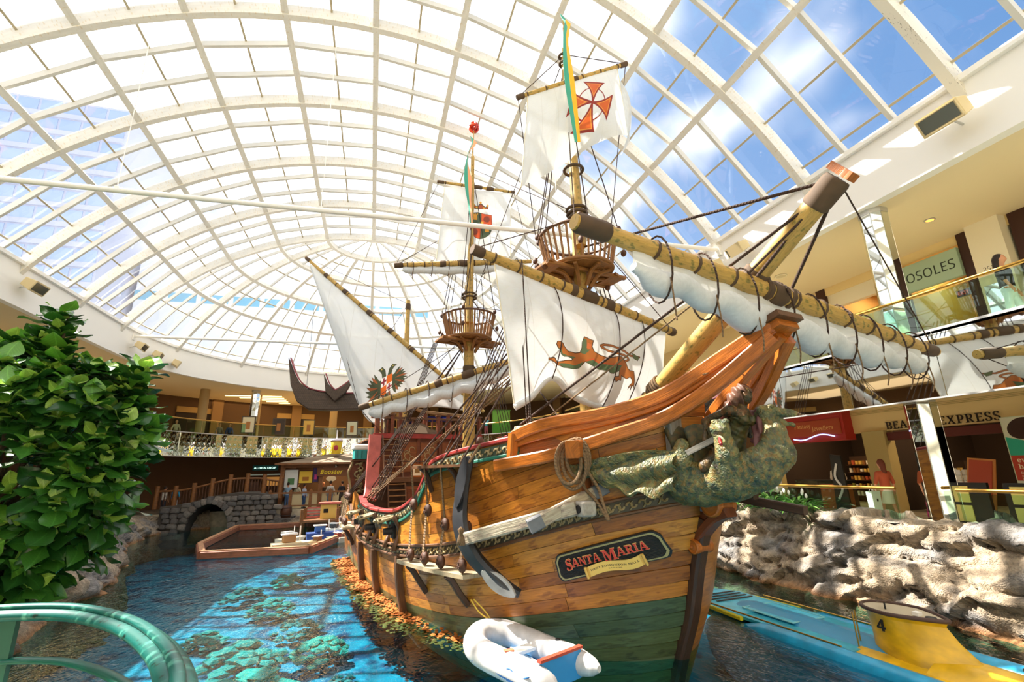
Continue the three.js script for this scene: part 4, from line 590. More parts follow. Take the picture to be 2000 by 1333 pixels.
// ---------------------------------------------------------------- stern castle, figurehead, name board
const font = await new FontLoader().loadAsync('fonts/droid/droid_serif_bold.typeface.json');
{
  const rw = wood(0x7a3c1e, 0.45), pn = wood(0x9a5426, 0.45), tan = std(0xb89a6a, 0.6, { map: blotch });
  const c = sub(ship, 'stern_castle');
  const wallX = (u, y0, y1, mat, name, v0, v1) => add(c, name, box(0.1, y1 - y0, v1 - v0, -u, (y0 + y1) / 2, (v0 + v1) / 2), mat);
  wallX(12.75, 1.6, 3.1, M.darkTimber, 'lower_bulkhead', -3.0, 3.0); wallX(14.3, 3.16, 5.0, rw, 'upper_bulkhead', -2.45, 2.45);
  for (const v of [-2.2, -1.3, -0.4, 0.5, 1.2]) { add(c, 'door_panel', box(0.05, 1.15, 0.72, -12.67, 2.3, v), pn); add(c, 'door_panel', box(0.03, 0.9, 0.5, -12.64, 2.3, v), rw); }
  add(c, 'deck_beam', box(0.26, 0.2, 5.6, -12.6, 3.14, 0), M.timber); add(c, 'deck_beam', box(0.3, 0.2, 5.2, -14.2, 5.02, 0), M.red);
  for (const v of [-2.0, -1.0, 0.05, 1.0]) { add(c, 'carved_panel', box(0.05, 1.3, 0.78, -14.22, 4.1, v), pn); const g = []; for (let k = 0; k < 6; k++) g.push(move(new THREE.TorusGeometry(0.1 + 0.03 * (k % 2), 0.025, 5, 12, 4), -14.18, 3.75 + k * 0.13, v + 0.16 * Math.sin(k * 2.2), Math.PI / 2)); add(c, 'carved_scrolls', merge(g), tan); add(c, 'pilaster', box(0.09, 1.7, 0.14, -14.2, 4.1, v + 0.5), rw); }
  // ladders
  const ladder = (u0, y0, u1, y1, v, w, n) => { const l = sub(ship, 'ladder'); for (const s of [-1, 1]) add(l, 'rail', bar(S(u0, y0, v + s * w / 2), S(u1, y1, v + s * w / 2), 0.14, 0.06, V(1, 0, 0)), M.timber); for (let i = 1; i <= n; i++) add(l, 'tread', box(0.2, 0.045, w, -mix(u0, u1, i / (n + 1)), mix(y0, y1, i / (n + 1)), v), wood(0x9c7448, 0.6)); };
  ladder(13.3, 3.2, 14.15, 5.1, 1.85, 0.75, 7); ladder(13.4, 3.2, 14.15, 5.1, -1.55, 0.6, 7); ladder(12.2, 1.65, 12.6, 3.2, 1.95, 0.7, 6);
  // poop rail: newels, turned balusters, arched head board
  for (const v of [2.4, 1.75, -0.45, -1.6, -2.6]) { add(c, 'newel', box(0.16, 0.95, 0.16, -14.35, 5.5, v), rw); add(c, 'newel_cap', box(0.24, 0.07, 0.24, -14.35, 6.0, v), M.timber); }
  add(c, 'poop_rail', box(0.12, 0.1, 5.4, -14.35, 5.85, 0), M.timber); for (let i = 0; i < 22; i++) add(c, 'baluster', move(lathe([[0.03, 0], [0.05, 0.12], [0.03, 0.3], [0.05, 0.5], [0.03, 0.66]], 7), -14.35, 5.12, -2.5 + i * 0.235), rw);
  add(c, 'head_board', move(extrude([[-0.95, 0], [0.95, 0], [0.95, 0.2], [0.6, 0.25], [0.45, 0.42], [0.2, 0.52], [-0.2, 0.52], [-0.45, 0.42], [-0.6, 0.25], [-0.95, 0.2]], 0.08).rotateY(Math.PI / 2), -14.2, 5.1, 0.65), wood(0x7d6a55, 0.6)); add(c, 'head_board', move(extrude([[-0.5, 0.05], [0.5, 0.05], [0.4, 0.3], [0.15, 0.42], [-0.15, 0.42], [-0.4, 0.3]], 0.05).rotateY(Math.PI / 2), -14.12, 5.1, 0.65), std(0xa99a86, 0.6));
  add(c, 'upper_rail', sweep(curve([S(15, 6.1, 2.4), S(15, 6.25, 1.2), S(15, 6.45, 0.6), S(15, 6.25, 0), S(15, 6.1, -2.4)], 24), rect(0.14, 0.14, 0.02), V(0, 1, 0), 0.6), wood(0x9d7a4e, 0.5)); for (const v of [2.3, 1.2, 0, -1.2, -2.3]) add(c, 'upper_rail_post', box(0.14, 1.15, 0.14, -15, 5.6, v), rw);
  // half-deck rail with little bitts, notice board
  for (const v of [0.7, 0.1, -0.5, -1.1]) add(c, 'bitt', move(lathe([[0.05, 0], [0.07, 0.15], [0.05, 0.32], [0.08, 0.4], [0, 0.46]], 8), -12.75, 3.22, v), M.timber);
  add(c, 'rope_rail', tube(curve([S(12.7, 3.95, 2.4), S(12.7, 3.85, 1.2), S(12.7, 3.9, 0), S(12.7, 3.85, -1.5)], 16), 0.02, 5), M.darkRope);
  const nb = sub(ship, 'notice_board'); add(nb, 'frame', box(0.05, 0.52, 0.48, -12.4, 3.5, 1.15), M.orange); add(nb, 'sheet', box(0.03, 0.4, 0.34, -12.37, 3.5, 1.15), std(0xe8dfc6, 0.7)); add(nb, 'print', box(0.01, 0.2, 0.2, -12.35, 3.5, 1.15), std(0x8a6a3a, 0.7));
  // quarter gallery: carved side board with a teal lantern house on it
  const q = sub(ship, 'quarter_gallery'), qs = [[2.35, 1.9], [2.8, 1.95], [3.1, 2.05], [3.34, 2.3], [3.2, 2.7], [3.26, 3.1], [3.34, 3.5], [3.2, 3.85], [3.2, 4.05], [2.35, 4.05]], qu = 15.5;
  add(q, 'board', move(extrude(qs, 0.16, 0.02).rotateY(-Math.PI / 2), -qu, 0, 0), rw); add(q, 'edge_moulding', tube(curve(qs.slice(1, 9).map(([v, y]) => S(qu - 0.1, y, v)), 30), 0.05, 7), M.gold);
  const sc = []; for (let k = 0; k < 12; k++) { const a = k * 1.1; sc.push(move(new THREE.TorusGeometry(0.11, 0.035, 5, 12, 4.2).rotateZ(a), -qu + 0.12, 2.6 + k * 0.115, 2.82 + 0.16 * Math.sin(k * 2.1), Math.PI / 2)); } for (let k = 0; k < 5; k++) sc.push(move(new THREE.SphereGeometry(0.09, 8, 6), -qu + 0.12, 2.65 + k * 0.3, 2.82)); add(q, 'carving', merge(sc), M.gold);
  for (const y of [2.3, 2.5, 4.0]) add(q, 'ledge', box(0.3, 0.07, 0.95, -qu + 0.08, y, 2.78), M.timber);
  add(q, 'lantern_house', box(0.5, 0.4, 0.84, -qu + 0.1, 4.26, 2.74), std(0x2c8f8a, 0.5)); for (let k = 0; k < 4; k++) add(q, 'lantern_slat', box(0.06, 0.32, 0.05, -qu + 0.37, 4.26, 2.43 + k * 0.21), std(0x1d6b68, 0.5)); add(q, 'lantern_roof', move(box(0.7, 0.26, 1.0, 0, 0, 0, 0.1), -qu + 0.05, 4.58, 2.72), std(0xe9e6dc, 0.7));
  for (const v of [1.9, -1.9]) { const g = sub(ship, 'stern_figure'); add(g, 'post', move(lathe([[0.14, 0], [0.2, 0.2], [0.12, 0.45], [0.18, 0.7], [0.1, 0.95], [0.13, 1.1], [0, 1.2]], 10), -14.6, 5.05, v), wood(0x6a4c33, 0.6)); }
  // wrapped bundles and kegs on the forecastle
  for (const [u, v, w, h, d] of [[3.1, 1.9, 0.6, 0.35, 0.5], [2.4, 1.6, 0.5, 0.3, 0.6]]) { const b = sub(ship, 'sail_bundle'); add(b, 'canvas', move(box(w, h, d, 0, 0, 0, 0.12), -u, 4.0, v), std(0xe4ded0, 0.8)); add(b, 'tie', move(new THREE.TorusGeometry(h * 0.62, 0.03, 5, 14), -u, 4.0, v), M.red); }
  { const k = sub(ship, 'keg'); add(k, 'staves', move(lathe([[0, 0], [0.18, 0], [0.24, 0.25], [0.18, 0.5], [0, 0.5]], 16), -2.9, 3.95, 1.55), std(0xd9c9a0, 0.6)); for (const y of [0.1, 0.4]) add(k, 'hoop', move(new THREE.TorusGeometry(0.215, 0.02, 5, 16).rotateX(Math.PI / 2), -2.9, 3.95 + y, 1.55), M.red); }
  { const k = sub(ship, 'rope_coil'); for (let i = 0; i < 4; i++) add(k, 'turn', move(new THREE.TorusGeometry(0.28 - 0.02 * i, 0.05, 6, 20).rotateX(Math.PI / 2 - 0.2), -1.6, 4.02 + i * 0.08, 2.0), M.rope); }
  // belaying-pin rail inside the bow
  { const r = sub(ship, 'pin_rail'); add(r, 'bar', bar(S(0.7, 4.55, -1.4), S(0.9, 4.5, 1.5), 0.06, 0.06), M.alu); for (let i = 0; i < 9; i++) add(r, 'post', rod(S(0.7 + 0.02 * i, 3.6, -1.4 + i * 0.35), S(0.7 + 0.02 * i, 4.55, -1.4 + i * 0.35), 0.02, 5), M.alu); }

  // ---- figurehead: two-headed sea dragon ridden by a woman
  const fg = sub(ship, 'figurehead');
  const pat = dataTex(256, (u, v) => { const a = tn(u, v, [7, 7], 3, 5), b = tn(u, v, [11, 11], 19, 4), w = smooth(0.58, 0.64, tn(u, v, [16, 16], 41, 3)); let r = 0.34 + 0.42 * a, g = 0.37 + 0.3 * a + 0.12 * b, q = 0.24 + 0.12 * a; const o = smooth(0.0, 0.22, b); r = mix(r, 0.5, o * 0.7); g = mix(g, 0.36, o * 0.7); q = mix(q, 0.18, o * 0.7); return [mix(r, 0.85, w), mix(g, 0.85, w), mix(q, 0.78, w)]; }, true, 1.3);
  const patina = std(0xffffff, 0.55, { map: pat, bumpMap: rough, bumpScale: 0.03 }), brownPat = std(0xc9a184, 0.5, { map: pat, bumpMap: rough, bumpScale: 0.015 }), hairM = std(0x6b4a3a, 0.55, { map: blotch });
  const chain = (p, L, k) => { let d = 9; for (let i = 0; i < L.length - 1; i++) d = smin(d, cap(p, L[i], L[i + 1], L[i][3], L[i + 1][3]), k); return d; };
  const body = [[0.92, 3.08, 0.4, 0.36], [1.45, 3.12, 0.44, 0.37], [1.98, 3.2, 0.38, 0.35], [2.36, 3.34, 0.2, 0.32], [2.58, 3.58, 0.02, 0.26], [2.5, 3.9, -0.14, 0.16], [2.36, 4.14, -0.2, 0.14]], neck = [[2.05, 3.22, 0.55, 0.28], [2.2, 3.58, 0.7, 0.17], [2.16, 3.88, 0.72, 0.14]], hump = [[1.25, 3.15, 0.7, 0.3], [1.36, 3.5, 0.82, 0.22], [1.42, 3.74, 0.84, 0.14]];
  const head = (p, c, e, L, open) => { const w = [e[2], 0, -e[0]], at = (f, y, s = 0) => [c[0] + e[0] * f + w[0] * s, c[1] + y, c[2] + e[2] * f + w[2] * s]; let d = ell(p, at(-0.02, 0.02), [0.16, 0.15, 0.16]); d = smin(d, cap(p, at(0.05, 0.03), at(L, -0.01), 0.12, 0.055), 0.05); d = smin(d, cap(p, at(0, -0.08), at(L * 0.88, -0.1 - open), 0.085, 0.04), 0.03); for (const s of [-1, 1]) { d = smin(d, ell(p, at(0.08, 0.13, s * 0.08), [0.075, 0.04, 0.05]), 0.03); d = smin(d, ell(p, at(L * 0.94, 0.03, s * 0.035), [0.03, 0.025, 0.025]), 0.02); d = Math.max(d, -ell(p, at(0.15, 0.08, s * 0.105), [0.035, 0.03, 0.03])); } return d; };
  add(fg, 'dragon', nets((x, y, z) => { const p = [x, y, z]; let d = smin(chain(p, body, 0.1), smin(chain(p, neck, 0.08), chain(p, hump, 0.08), 0.12), 0.14);
    d = smin(d, head(p, [2.36, 4.22, -0.2], [0.86, 0, -0.5], 0.42, 0.1), 0.05); d = smin(d, head(p, [2.17, 3.96, 0.76], [0.68, 0, 0.73], 0.26, 0.12), 0.05);
    const ring = Math.sin(x * 16 + y * 5 - z * 6); return d + 0.022 * fbm(x * 7, y * 7, z * 7, 4) + 0.012 * Math.pow(Math.abs(ring), 12) * smooth(1.7, 2.1, x); }, [0.35, 2.5, -0.75], [2.95, 4.5, 1.35], 0.024), patina);
  add(fg, 'tongue', tube([V(2.2, 3.84, 0.84), V(2.28, 3.79, 0.95), V(2.33, 3.72, 1.0)], 0.028, 6), std(0xa8302c, 0.4)); add(fg, 'mane', nets((x, y, z) => { const p = [x, y, z]; return smin(cap(p, [2.22, 4.24, -0.15], [2.2, 3.8, -0.02], 0.1, 0.05), cap(p, [2.3, 4.1, -0.05], [2.34, 3.7, 0.12], 0.06, 0.04), 0.05) + 0.03 * Math.sin(x * 40 + y * 12); }, [1.95, 3.45, -0.4], [2.6, 4.45, 0.35], 0.03), std(0x6b4242, 0.6, { map: blotch }));
  const woman = (p) => { let d = smin(cap(p, [1.88, 3.7, 0.1], [1.98, 3.98, 0.1], 0.17, 0.13), cap(p, [1.98, 3.98, 0.1], [2.08, 4.24, 0.1], 0.14, 0.17), 0.08); d = smin(d, cap(p, [1.98, 4.3, -0.12], [2.06, 4.3, 0.32], 0.1, 0.1), 0.08); d = smin(d, cap(p, [2.1, 4.32, 0.1], [2.18, 4.46, 0.1], 0.06, 0.055), 0.05); d = smin(d, ell(p, [2.23, 4.54, 0.1], [0.12, 0.15, 0.1]), 0.04); d = smin(d, cap(p, [2.33, 4.53, 0.1], [2.36, 4.5, 0.1], 0.02, 0.016), 0.03); for (const s of [-1, 1]) d = smin(d, ell(p, [2.19, 4.14, 0.1 + s * 0.09], [0.09, 0.08, 0.075]), 0.03);
    d = smin(d, cap(p, [2.0, 4.3, 0.33], [1.68, 4.16, 0.5], 0.075, 0.06), 0.05); d = smin(d, cap(p, [1.68, 4.16, 0.5], [1.72, 3.82, 0.62], 0.06, 0.045), 0.02); d = smin(d, cap(p, [1.98, 4.28, -0.14], [1.9, 3.9, -0.35], 0.075, 0.05), 0.05);
    for (let i = 0; i < 4; i++) d = smin(d, cap(p, [1.72, 3.82, 0.62], [1.79 + i * 0.018, 3.72 - (i % 2) * 0.02, 0.58 + i * 0.045], 0.035, 0.02), 0.015); d = smin(d, cap(p, [1.72, 3.82, 0.6], [1.83, 3.78, 0.56], 0.025, 0.018), 0.015);
    d = smin(d, cap(p, [1.86, 3.68, 0.3], [1.75, 3.4, 0.72], 0.16, 0.11), 0.08); return d; };
  add(fg, 'rider_body', nets((x, y, z) => woman([x, y, z]) + 0.008 * fbm(x * 9, y * 9, z * 9, 3), [1.4, 3.2, -0.5], [2.5, 4.8, 0.95], 0.026), brownPat);
  add(fg, 'rider_bodice', nets((x, y, z) => Math.max(woman([x, y, z]) - 0.018, y - 4.2, 3.6 - y, Math.abs(z - 0.1) - 0.24) + 0.012 * Math.sin(x * 60) * Math.sin(y * 60), [1.6, 3.5, -0.3], [2.45, 4.3, 0.5], 0.026), std(0x9aa080, 0.5, { map: pat }));
  add(fg, 'rider_hair', nets((x, y, z) => { const p = [x, y, z]; let d = smin(ell(p, [2.17, 4.58, 0.1], [0.16, 0.17, 0.16]), cap(p, [2.05, 4.5, 0.1], [1.86, 4.25, 0.14], 0.15, 0.09), 0.08); d = smin(d, cap(p, [2.1, 4.5, 0.22], [2.0, 4.24, 0.32], 0.08, 0.05), 0.05); d = Math.max(d, -ell(p, [2.33, 4.53, 0.1], [0.12, 0.16, 0.12])); return d + 0.025 * Math.sin(x * 34 + y * 22 + 3 * Math.sin(z * 16)); }, [1.6, 3.95, -0.25], [2.5, 4.9, 0.55], 0.026), hairM);
  add(fg, 'rider_cloak', sheet(12, 14, (s, t) => V(mix(2.12, 1.62, t) + 0.02 * Math.sin(s * 20), mix(4.4, 3.75, t) + 0.03 * Math.sin(s * 14), mix(-0.1 - 0.3 * t, 0.36 + 0.1 * t, s)), 0.03, false), std(0x7c4038, 0.6, { map: blotch }));
  // skirt folds behind her and the ragged fin along the planking
  add(fg, 'skirt_folds', sheet(30, 10, (s, t) => V(mix(0.78, 1.75, s) + 0.05 * Math.sin(t * 3), 3.42 + 0.62 * t + 0.07 * Math.sin(s * 16), 0.82 + 0.14 * Math.sin(s * 17 + t) - 0.22 * s + 0.1 * t), 0.05, false), std(0xa89a80, 0.6, { map: pat }));
  add(fg, 'fin', sheet(44, 14, (s, t) => { const a = V(1.42, 3.02 + 0.62 * t, 1.05 - 0.1 * t), tip = onHull(0.16, 3.42, 0.1); const q = a.lerp(tip, s), w = Math.sin(Math.PI * clamp(0.15 + 0.85 * (1 - s))) ; q.y += (t - 0.5) * 0.5 * (1 - s) * w - 0.1 * Math.sin(s * 3.1) * (1 - t) + 0.05 * Math.sin(s * 26 + t * 3) * (1 - t); const b = onHull(clamp(-q.x, -0.9, 3), q.y, 0.08); if (-q.x > -0.85) q.z = Math.max(q.z, b.z + 0.02); q.z += 0.09 * Math.sin(t * 11 + s * 6) * (1 - s * 0.8) + 0.05; return q; }, 0.05, false), std(0xf2f5ea, 0.5, { map: pat, bumpMap: rough, bumpScale: 0.03 }));
  add(fg, 'broken_oar', bar(V(1.55, 3.62, 0.9), V(2.0, 3.86, 0.62), 0.09, 0.06), M.grey);

  // ---- name board, bent to the bow
  const nbd = sub(ship, 'name_board'), onB = (x, y, o) => { const u = mix(0.69, -0.61, x), yy = mix(1.645, 2.13, x) + y; return onHull(u, yy, o); };
  const hs = (x, h) => { const e = Math.min(x, 1 - x) / 0.07; return e > 1 ? h : h * (0.55 + 0.45 * Math.sqrt(clamp(1 - (1 - e) ** 2)) * (e > 0.4 ? 1 : 0.75)); };
  const board = (h, x0, x1, o, th, m, name) => add(nbd, name, sheet(60, 6, (s, t) => { const x = mix(x0, x1, s); return onB(x, (t * 2 - 1) * hs((x - x0) / (x1 - x0), h), o); }, th, false, 0.6), m);
  board(0.232, -0.01, 1.01, 0.115, 0.07, M.black, 'backing'); board(0.215, 0.005, 0.995, 0.12, 0.03, std(0x9a9466, 0.5), 'border'); board(0.19, 0.022, 0.978, 0.126, 0.02, std(0x16181a, 0.55, { bumpMap: dataTex(64, (u, v) => 0.5 + 0.5 * Math.sin(v * 6.28 * 6 + Math.sin(u * 6.28) * 1.5), false, 0.6, 0.14), bumpScale: 0.012 }), 'ground');
  const letters = (str, x0, x1, y0, size, o, m, name, grow) => { // proportional spacing, first letter taller; grow > 1 for the gold edge behind
    const gs = [...str].map((ch, i) => { const g = new TextGeometry(ch, { font, size: size * (i ? 1 : 1.4), depth: 0.012, curveSegments: 4, bevelEnabled: false }); g.computeBoundingBox(); return g; }), ws = gs.map((g) => g.boundingBox.max.x - g.boundingBox.min.x), gap = size * 0.09, tot = ws.reduce((a, b) => a + b, 0) + gap * (str.length - 1); let x = 0;
    gs.forEach((g, i) => { const p = g.attributes.position, bb = g.boundingBox, cx = (bb.min.x + bb.max.x) / 2, cy = (bb.min.y + bb.max.y) / 2; for (let k = 0; k < p.count; k++) { const lx = (p.getX(k) - cx) + Math.sign(p.getX(k) - cx) * grow * 0.6 + ws[i] / 2, ly = p.getY(k) + Math.sign(p.getY(k) - cy) * grow; const q = onB(x0 + (x + lx) / tot * (x1 - x0), y0 + ly - (i ? 0 : size * 0.28), o + p.getZ(k)); p.setXYZ(k, q.x, q.y, q.z); } g.computeVertexNormals(); add(nbd, name, g, m); x += ws[i] + gap; }); };
  for (const [m, nm, o, gr] of [[std(0xc8402c, 0.45), 'letter', 0.14, 0], [std(0xd9b070, 0.5), 'letter_outline', 0.127, 0.009]]) { letters('SANTA', 0.11, 0.46, -0.02, 0.13, o, m, nm, gr); letters('MARIA', 0.485, 0.88, -0.015, 0.13, o, m, nm, gr); }
  const ban = canvasTex(512, 160, (x, w, h) => { x.fillStyle = '#e3be62'; x.fillRect(0, 0, w, h); x.fillStyle = 'rgba(180,120,40,.35)'; x.fillRect(0, 0, 26, h); x.fillRect(w - 26, 0, 26, h); x.fillStyle = '#3a2a14'; x.font = 'bold 44px serif'; x.textAlign = 'center'; x.fillText('WEST EDMONTON MALL', w / 2, 84, 440); x.font = 'bold 26px serif'; x.fillText('CANADA', w / 2, 124); });
  add(nbd, 'scroll_banner', sheet(40, 6, (s, t) => onB(mix(0.3, 0.8, s), -0.16 + (t - 0.5) * 0.17 + 0.035 * Math.sin(s * 6.28) + 0.02 * s, 0.16 + 0.02 * Math.sin(s * 9)), 0.012, true), std(0xffffff, 0.5, { map: ban })); for (const s of [0.295, 0.805]) add(nbd, 'banner_curl', tube([onB(s, -0.25, 0.17), onB(s, -0.15, 0.18), onB(s, -0.06, 0.17)], 0.025, 8), std(0xdcb25a, 0.5));
}
// ---------------------------------------------------------------- the anchor, lashed to the bow
{
  const an = grp('anchor', 'black iron anchor with weathered timber shank and stock lashed to the ship side', 'anchor', [5.66, 0, -8.86], -rad(77.3));
  const arms = curve([onHull(2.16, 3.68, 0.3), onHull(2.34, 3.0, 0.3), onHull(2.27, 2.4, 0.42), onHull(2.05, 1.85, 0.4), onHull(1.62, 1.4, 0.32), onHull(1.36, 1.18, 0.2)], 40);
  add(an, 'arms', sweep(arms, (t) => { const w = 0.28 * Math.pow(Math.sin(Math.PI * clamp(t * 0.9 + 0.05)), 0.6), h = 0.07 + 0.05 * Math.sin(Math.PI * t); return [[-w * 0.7, -h], [0, -h * 1.3], [w * 0.7, -h * 0.4], [w * 0.7, h * 0.4], [0, h], [-w * 0.7, h]]; }, V(1, 0, 0), 0.7), M.iron);
  for (const [a, b] of [[0.0, 0.3], [0.7, 1.0]]) { const i0 = Math.round(a * 40), i1 = Math.round(b * 40), p = arms[i0].clone(), q = arms[i1].clone(), d = q.clone().sub(p), nn = V(0.3, 0, 1).normalize(), sd = d.clone().cross(nn).normalize(); add(an, 'fluke', sheet(10, 4, (s, t) => p.clone().addScaledVector(d, s).addScaledVector(sd, (t - 0.5) * (a > 0.5 ? 0.34 : 0.3) * Math.pow(Math.sin(Math.PI * clamp(0.02 + 0.96 * s)), 0.7)).addScaledVector(nn, 0.1), 0.05, false, 0.7), a > 0.5 ? std(0xb9b7b2, 0.6, { map: blotch }) : M.iron); }
  add(an, 'shank', bar(onHull(2.05, 2.18, 0.5), onHull(0.1, 2.8, 0.42), 0.24, 0.24, V(0, 1, 0), 0.03), std(0xb9ad98, 0.75, { map: wornTex, bumpMap: grainBump, bumpScale: 0.01 }));
  add(an, 'shank_eye', move(box(0.3, 0.26, 0.3, 0, 0, 0, 0.05), ...onHull(0.02, 2.79, 0.42).toArray()), std(0xa9a296, 0.75, { map: blotch })); add(an, 'eye_hole', move(new THREE.CylinderGeometry(0.07, 0.07, 0.32, 10), ...onHull(0.02, 2.79, 0.43).toArray(), 0, Math.PI / 2), M.dark);
  const sa = S(0.3, 2.44, 2.95), sb = S(-0.22, 3.08, 1.62); add(an, 'stock', bar(sa, sb, 0.22, 0.2, V(0, 1, 0), 0.02), std(0xb9ad98, 0.75, { map: wornTex })); for (const [p, q] of [[0, 0.16], [0.84, 1]]) add(an, 'stock_iron', bar(sa.clone().lerp(sb, p - 0.004), sa.clone().lerp(sb, q + 0.004), 0.235, 0.215, V(0, 1, 0), 0.02), std(0x70747a, 0.5, { map: blotch }));
  const tl = onHull(2.02, 2.22, 0.7); add(an, 'tassel', move(lathe([[0, 0], [0.09, 0], [0.07, 0.12], [0.04, 0.2], [0.07, 0.28], [0, 0.34]], 9), tl.x, tl.y - 0.12, tl.z), M.rope); add(an, 'lashing', tube(curve([onHull(2.1, 3.55, 0.4), onHull(2.12, 3.8, 0.2), onHull(2.1, 3.95, 0.1)], 8), 0.03, 6), M.rope);
}
// ---------------------------------------------------------------- pool: painted basin, water, rocks
{
  const bed = struct('floor', 'painted turquoise bed of the pool', 'pool bed');
  const bedTex = dataTex(512, (u, v) => { const a = tn(u, v, [7, 7], 4, 5), b = tn(u, v, [18, 18], 12, 4), k = smooth(-0.05, 0.3, a), s = smooth(0.15, 0.35, b); return [0.01 + 0.04 * s, mix(0.47, 0.16, k) + 0.1 * b, mix(0.58, 0.32, k) + 0.08 * b]; }, true, 9);
  add(bed, 'basin', sheet(50, 60, (s, t) => { const x = mix(-17, 14.5, s), z = mix(8, -47, t); return V(x, -1.5 + 0.25 * fbm(x * 0.3, 0, z * 0.3, 3), z); }, 0, false), std(0xffffff, 0.7, { map: bedTex }));
  add(bed, 'basin_wall', box(32, 2.6, 0.4, -1.2, -1, 8), M.cream);
  const ripple = dataTex(512, (u, v) => 0.5 + 0.3 * tn(u, v, [26, 14], 2, 3) + 0.15 * tn(u, v, [60, 40], 6, 2), false, 6);
  const water = grp('water', 'clear turquoise water of the indoor pool', 'water', null, 0, null, 'stuff');
  add(water, 'surface', sheet(1, 1, (s, t) => V(mix(-17, 14, s), 0, mix(8, -46, t)), 0, false), phys(0xa5e4ea, 0.012, { transmission: 1, thickness: 0, ior: 1.33, bumpMap: ripple, bumpScale: 0.03 }));

  // ---- sculpted rock banks: a skin over a path of waterline points, tan and grey with a rusty tide line
  const rockMat = std(0xffffff, 0.85, { vertexColors: true, map: dataTex(256, (u, v) => 0.86 + 0.3 * tn(u, v, [9, 9], 5, 5), true, 1.7), bumpMap: rough, bumpScale: 0.05 });
  function bank(name, label, path, top, depth, n, m, amp, k0, warm, lean = 0.7) {
    const P = new THREE.CatmullRomCurve3(path.map(([x, z]) => V(x, 0, z)), false, 'catmullrom', 0.5);
    const rock = grp(name, label, 'rocks');
    const skin = sheet(n, m, (s, t) => {
      const c = P.getPoint(s), d = P.getTangent(s), out = V(-d.z, 0, d.x).normalize(), h = typeof top === 'function' ? top(s) : top;
      const f = t < 0.72 ? t / 0.72 : 1, y = mix(-1.6, h, f), back = t < 0.72 ? lean * Math.pow(clamp((y + 0.2) / (h + 0.2)), 1.6) : lean + (t - 0.72) / 0.28 * depth;
      const q = c.clone().addScaledVector(out, back); q.y = y;
      const X = q.x * 0.62 + k0, Y = q.y * 0.8, Z = q.z * 0.62;
      const big = fbm(X * 0.55, Y * 0.5, Z * 0.55, 2), rid = 1 - Math.abs(fbm(X * 1.1 + 5, Y * 1.4 + X * 0.5, Z * 1.1, 3)) * 2.6, crack = Math.pow(1 - Math.min(1, Math.abs(fbm(X * 0.9 + Y, Y * 1.9 - X * 0.6, Z * 0.9 + 9, 3)) * 5), 2), step = Math.round((fbm(X * 0.8 - 3, Y * 0.8, Z * 0.8, 3)) * 5) / 5;
      const cell = Math.abs(fbm(X * 0.7 + 11, Y * 0.55 - X * 0.3, Z * 0.7, 2)), slab_ = Math.round((Y * 0.9 + X * 0.5 - Z * 0.35 + 1.4 * big) * 1.15) / 1.15 - (Y * 0.9 + X * 0.5 - Z * 0.35 + 1.4 * big);
      const a = amp * (1.5 * big + 0.25 * rid - 0.55 * crack + 0.35 * step + 0.62 * slab_ + 1.0 * cell) * (t > 0.95 ? 0.3 : 1);
      q.addScaledVector(out, -a * (t < 0.72 ? 1 : 0.3)); q.y += a * (t < 0.72 ? 0.25 * f : 0.7) + 0.1 * amp * fbm(X * 4, Y * 4, Z * 4, 3); return q;
    }, 0, false);
    const p = skin.attributes.position, col = new Float32Array(p.count * 3);
    for (let i = 0; i < p.count; i++) { const x = p.getX(i), y = p.getY(i), z = p.getZ(i), g = smooth(-0.12, 0.22, fbm(x * 0.7 + k0, y * 0.9, z * 0.7, 4)), f = fbm(x * 5, y * 5, z * 5, 3), tide = smooth(0.2, 0.02, y + 0.08 * fbm(x * 3, 1, z * 3, 2)); let r = mix(0.5, 0.3, g) + 0.1 * f, gg = mix(0.4, 0.29, g) + 0.09 * f, b = mix(0.28, 0.28, g) + 0.07 * f; r = mix(r, r * warm[0], 1); gg *= warm[1]; b *= warm[2]; col[i * 3] = mix(r, 0.42, tide * 0.8); col[i * 3 + 1] = mix(gg, 0.17, tide * 0.8); col[i * 3 + 2] = mix(b, 0.03, tide * 0.8); }
    skin.setAttribute('color', new THREE.BufferAttribute(col, 3)); add(rock, 'rock_face', skin, rockMat); return rock;
  }
  bank('rock_bank', 'pale craggy rock bank beneath the walkway rail behind the yellow submarine', [[12.4, 6], [12.0, 0], [11.9, -4], [12.0, -7.2], [12.1, -8.6], [11.85, -10.06], [11.8, -12.35], [11.5, -14], [11.35, -15.4], [11.0, -19], [11, -26], [9.5, -34]], (s) => 1.95 + 0.25 * fbm(s * 30, 1, 2, 2), 0.9, 420, 64, 0.42, 3, [0.86, 0.84, 0.81], 0.75);
  bank('rock_bank', 'shaded rock bank under the big leafy fig tree', [[-10.5, -39.5], [-13.0, -38], [-12.5, -33], [-11, -28.2], [-8.7, -22.6], [-7.7, -18.2], [-7.5, -15], [-6.2, -11], [-6, -4], [-6, 4]], (s) => 1.05 + 0.3 * fbm(s * 20, 4, 2, 2), 2.2, 300, 44, 0.4, 17, [0.86, 0.84, 0.81], 0.7);
  bank('rock_bank', 'dark grey rocks below the juice kiosk terrace', [[8, -37.5], [3, -38], [0, -37.6], [-3, -37.6], [-5.5, -38], [-6.9, -38.4]], 0.75, 2.2, 180, 40, 0.36, 41, [0.86, 0.84, 0.81], 0.8);

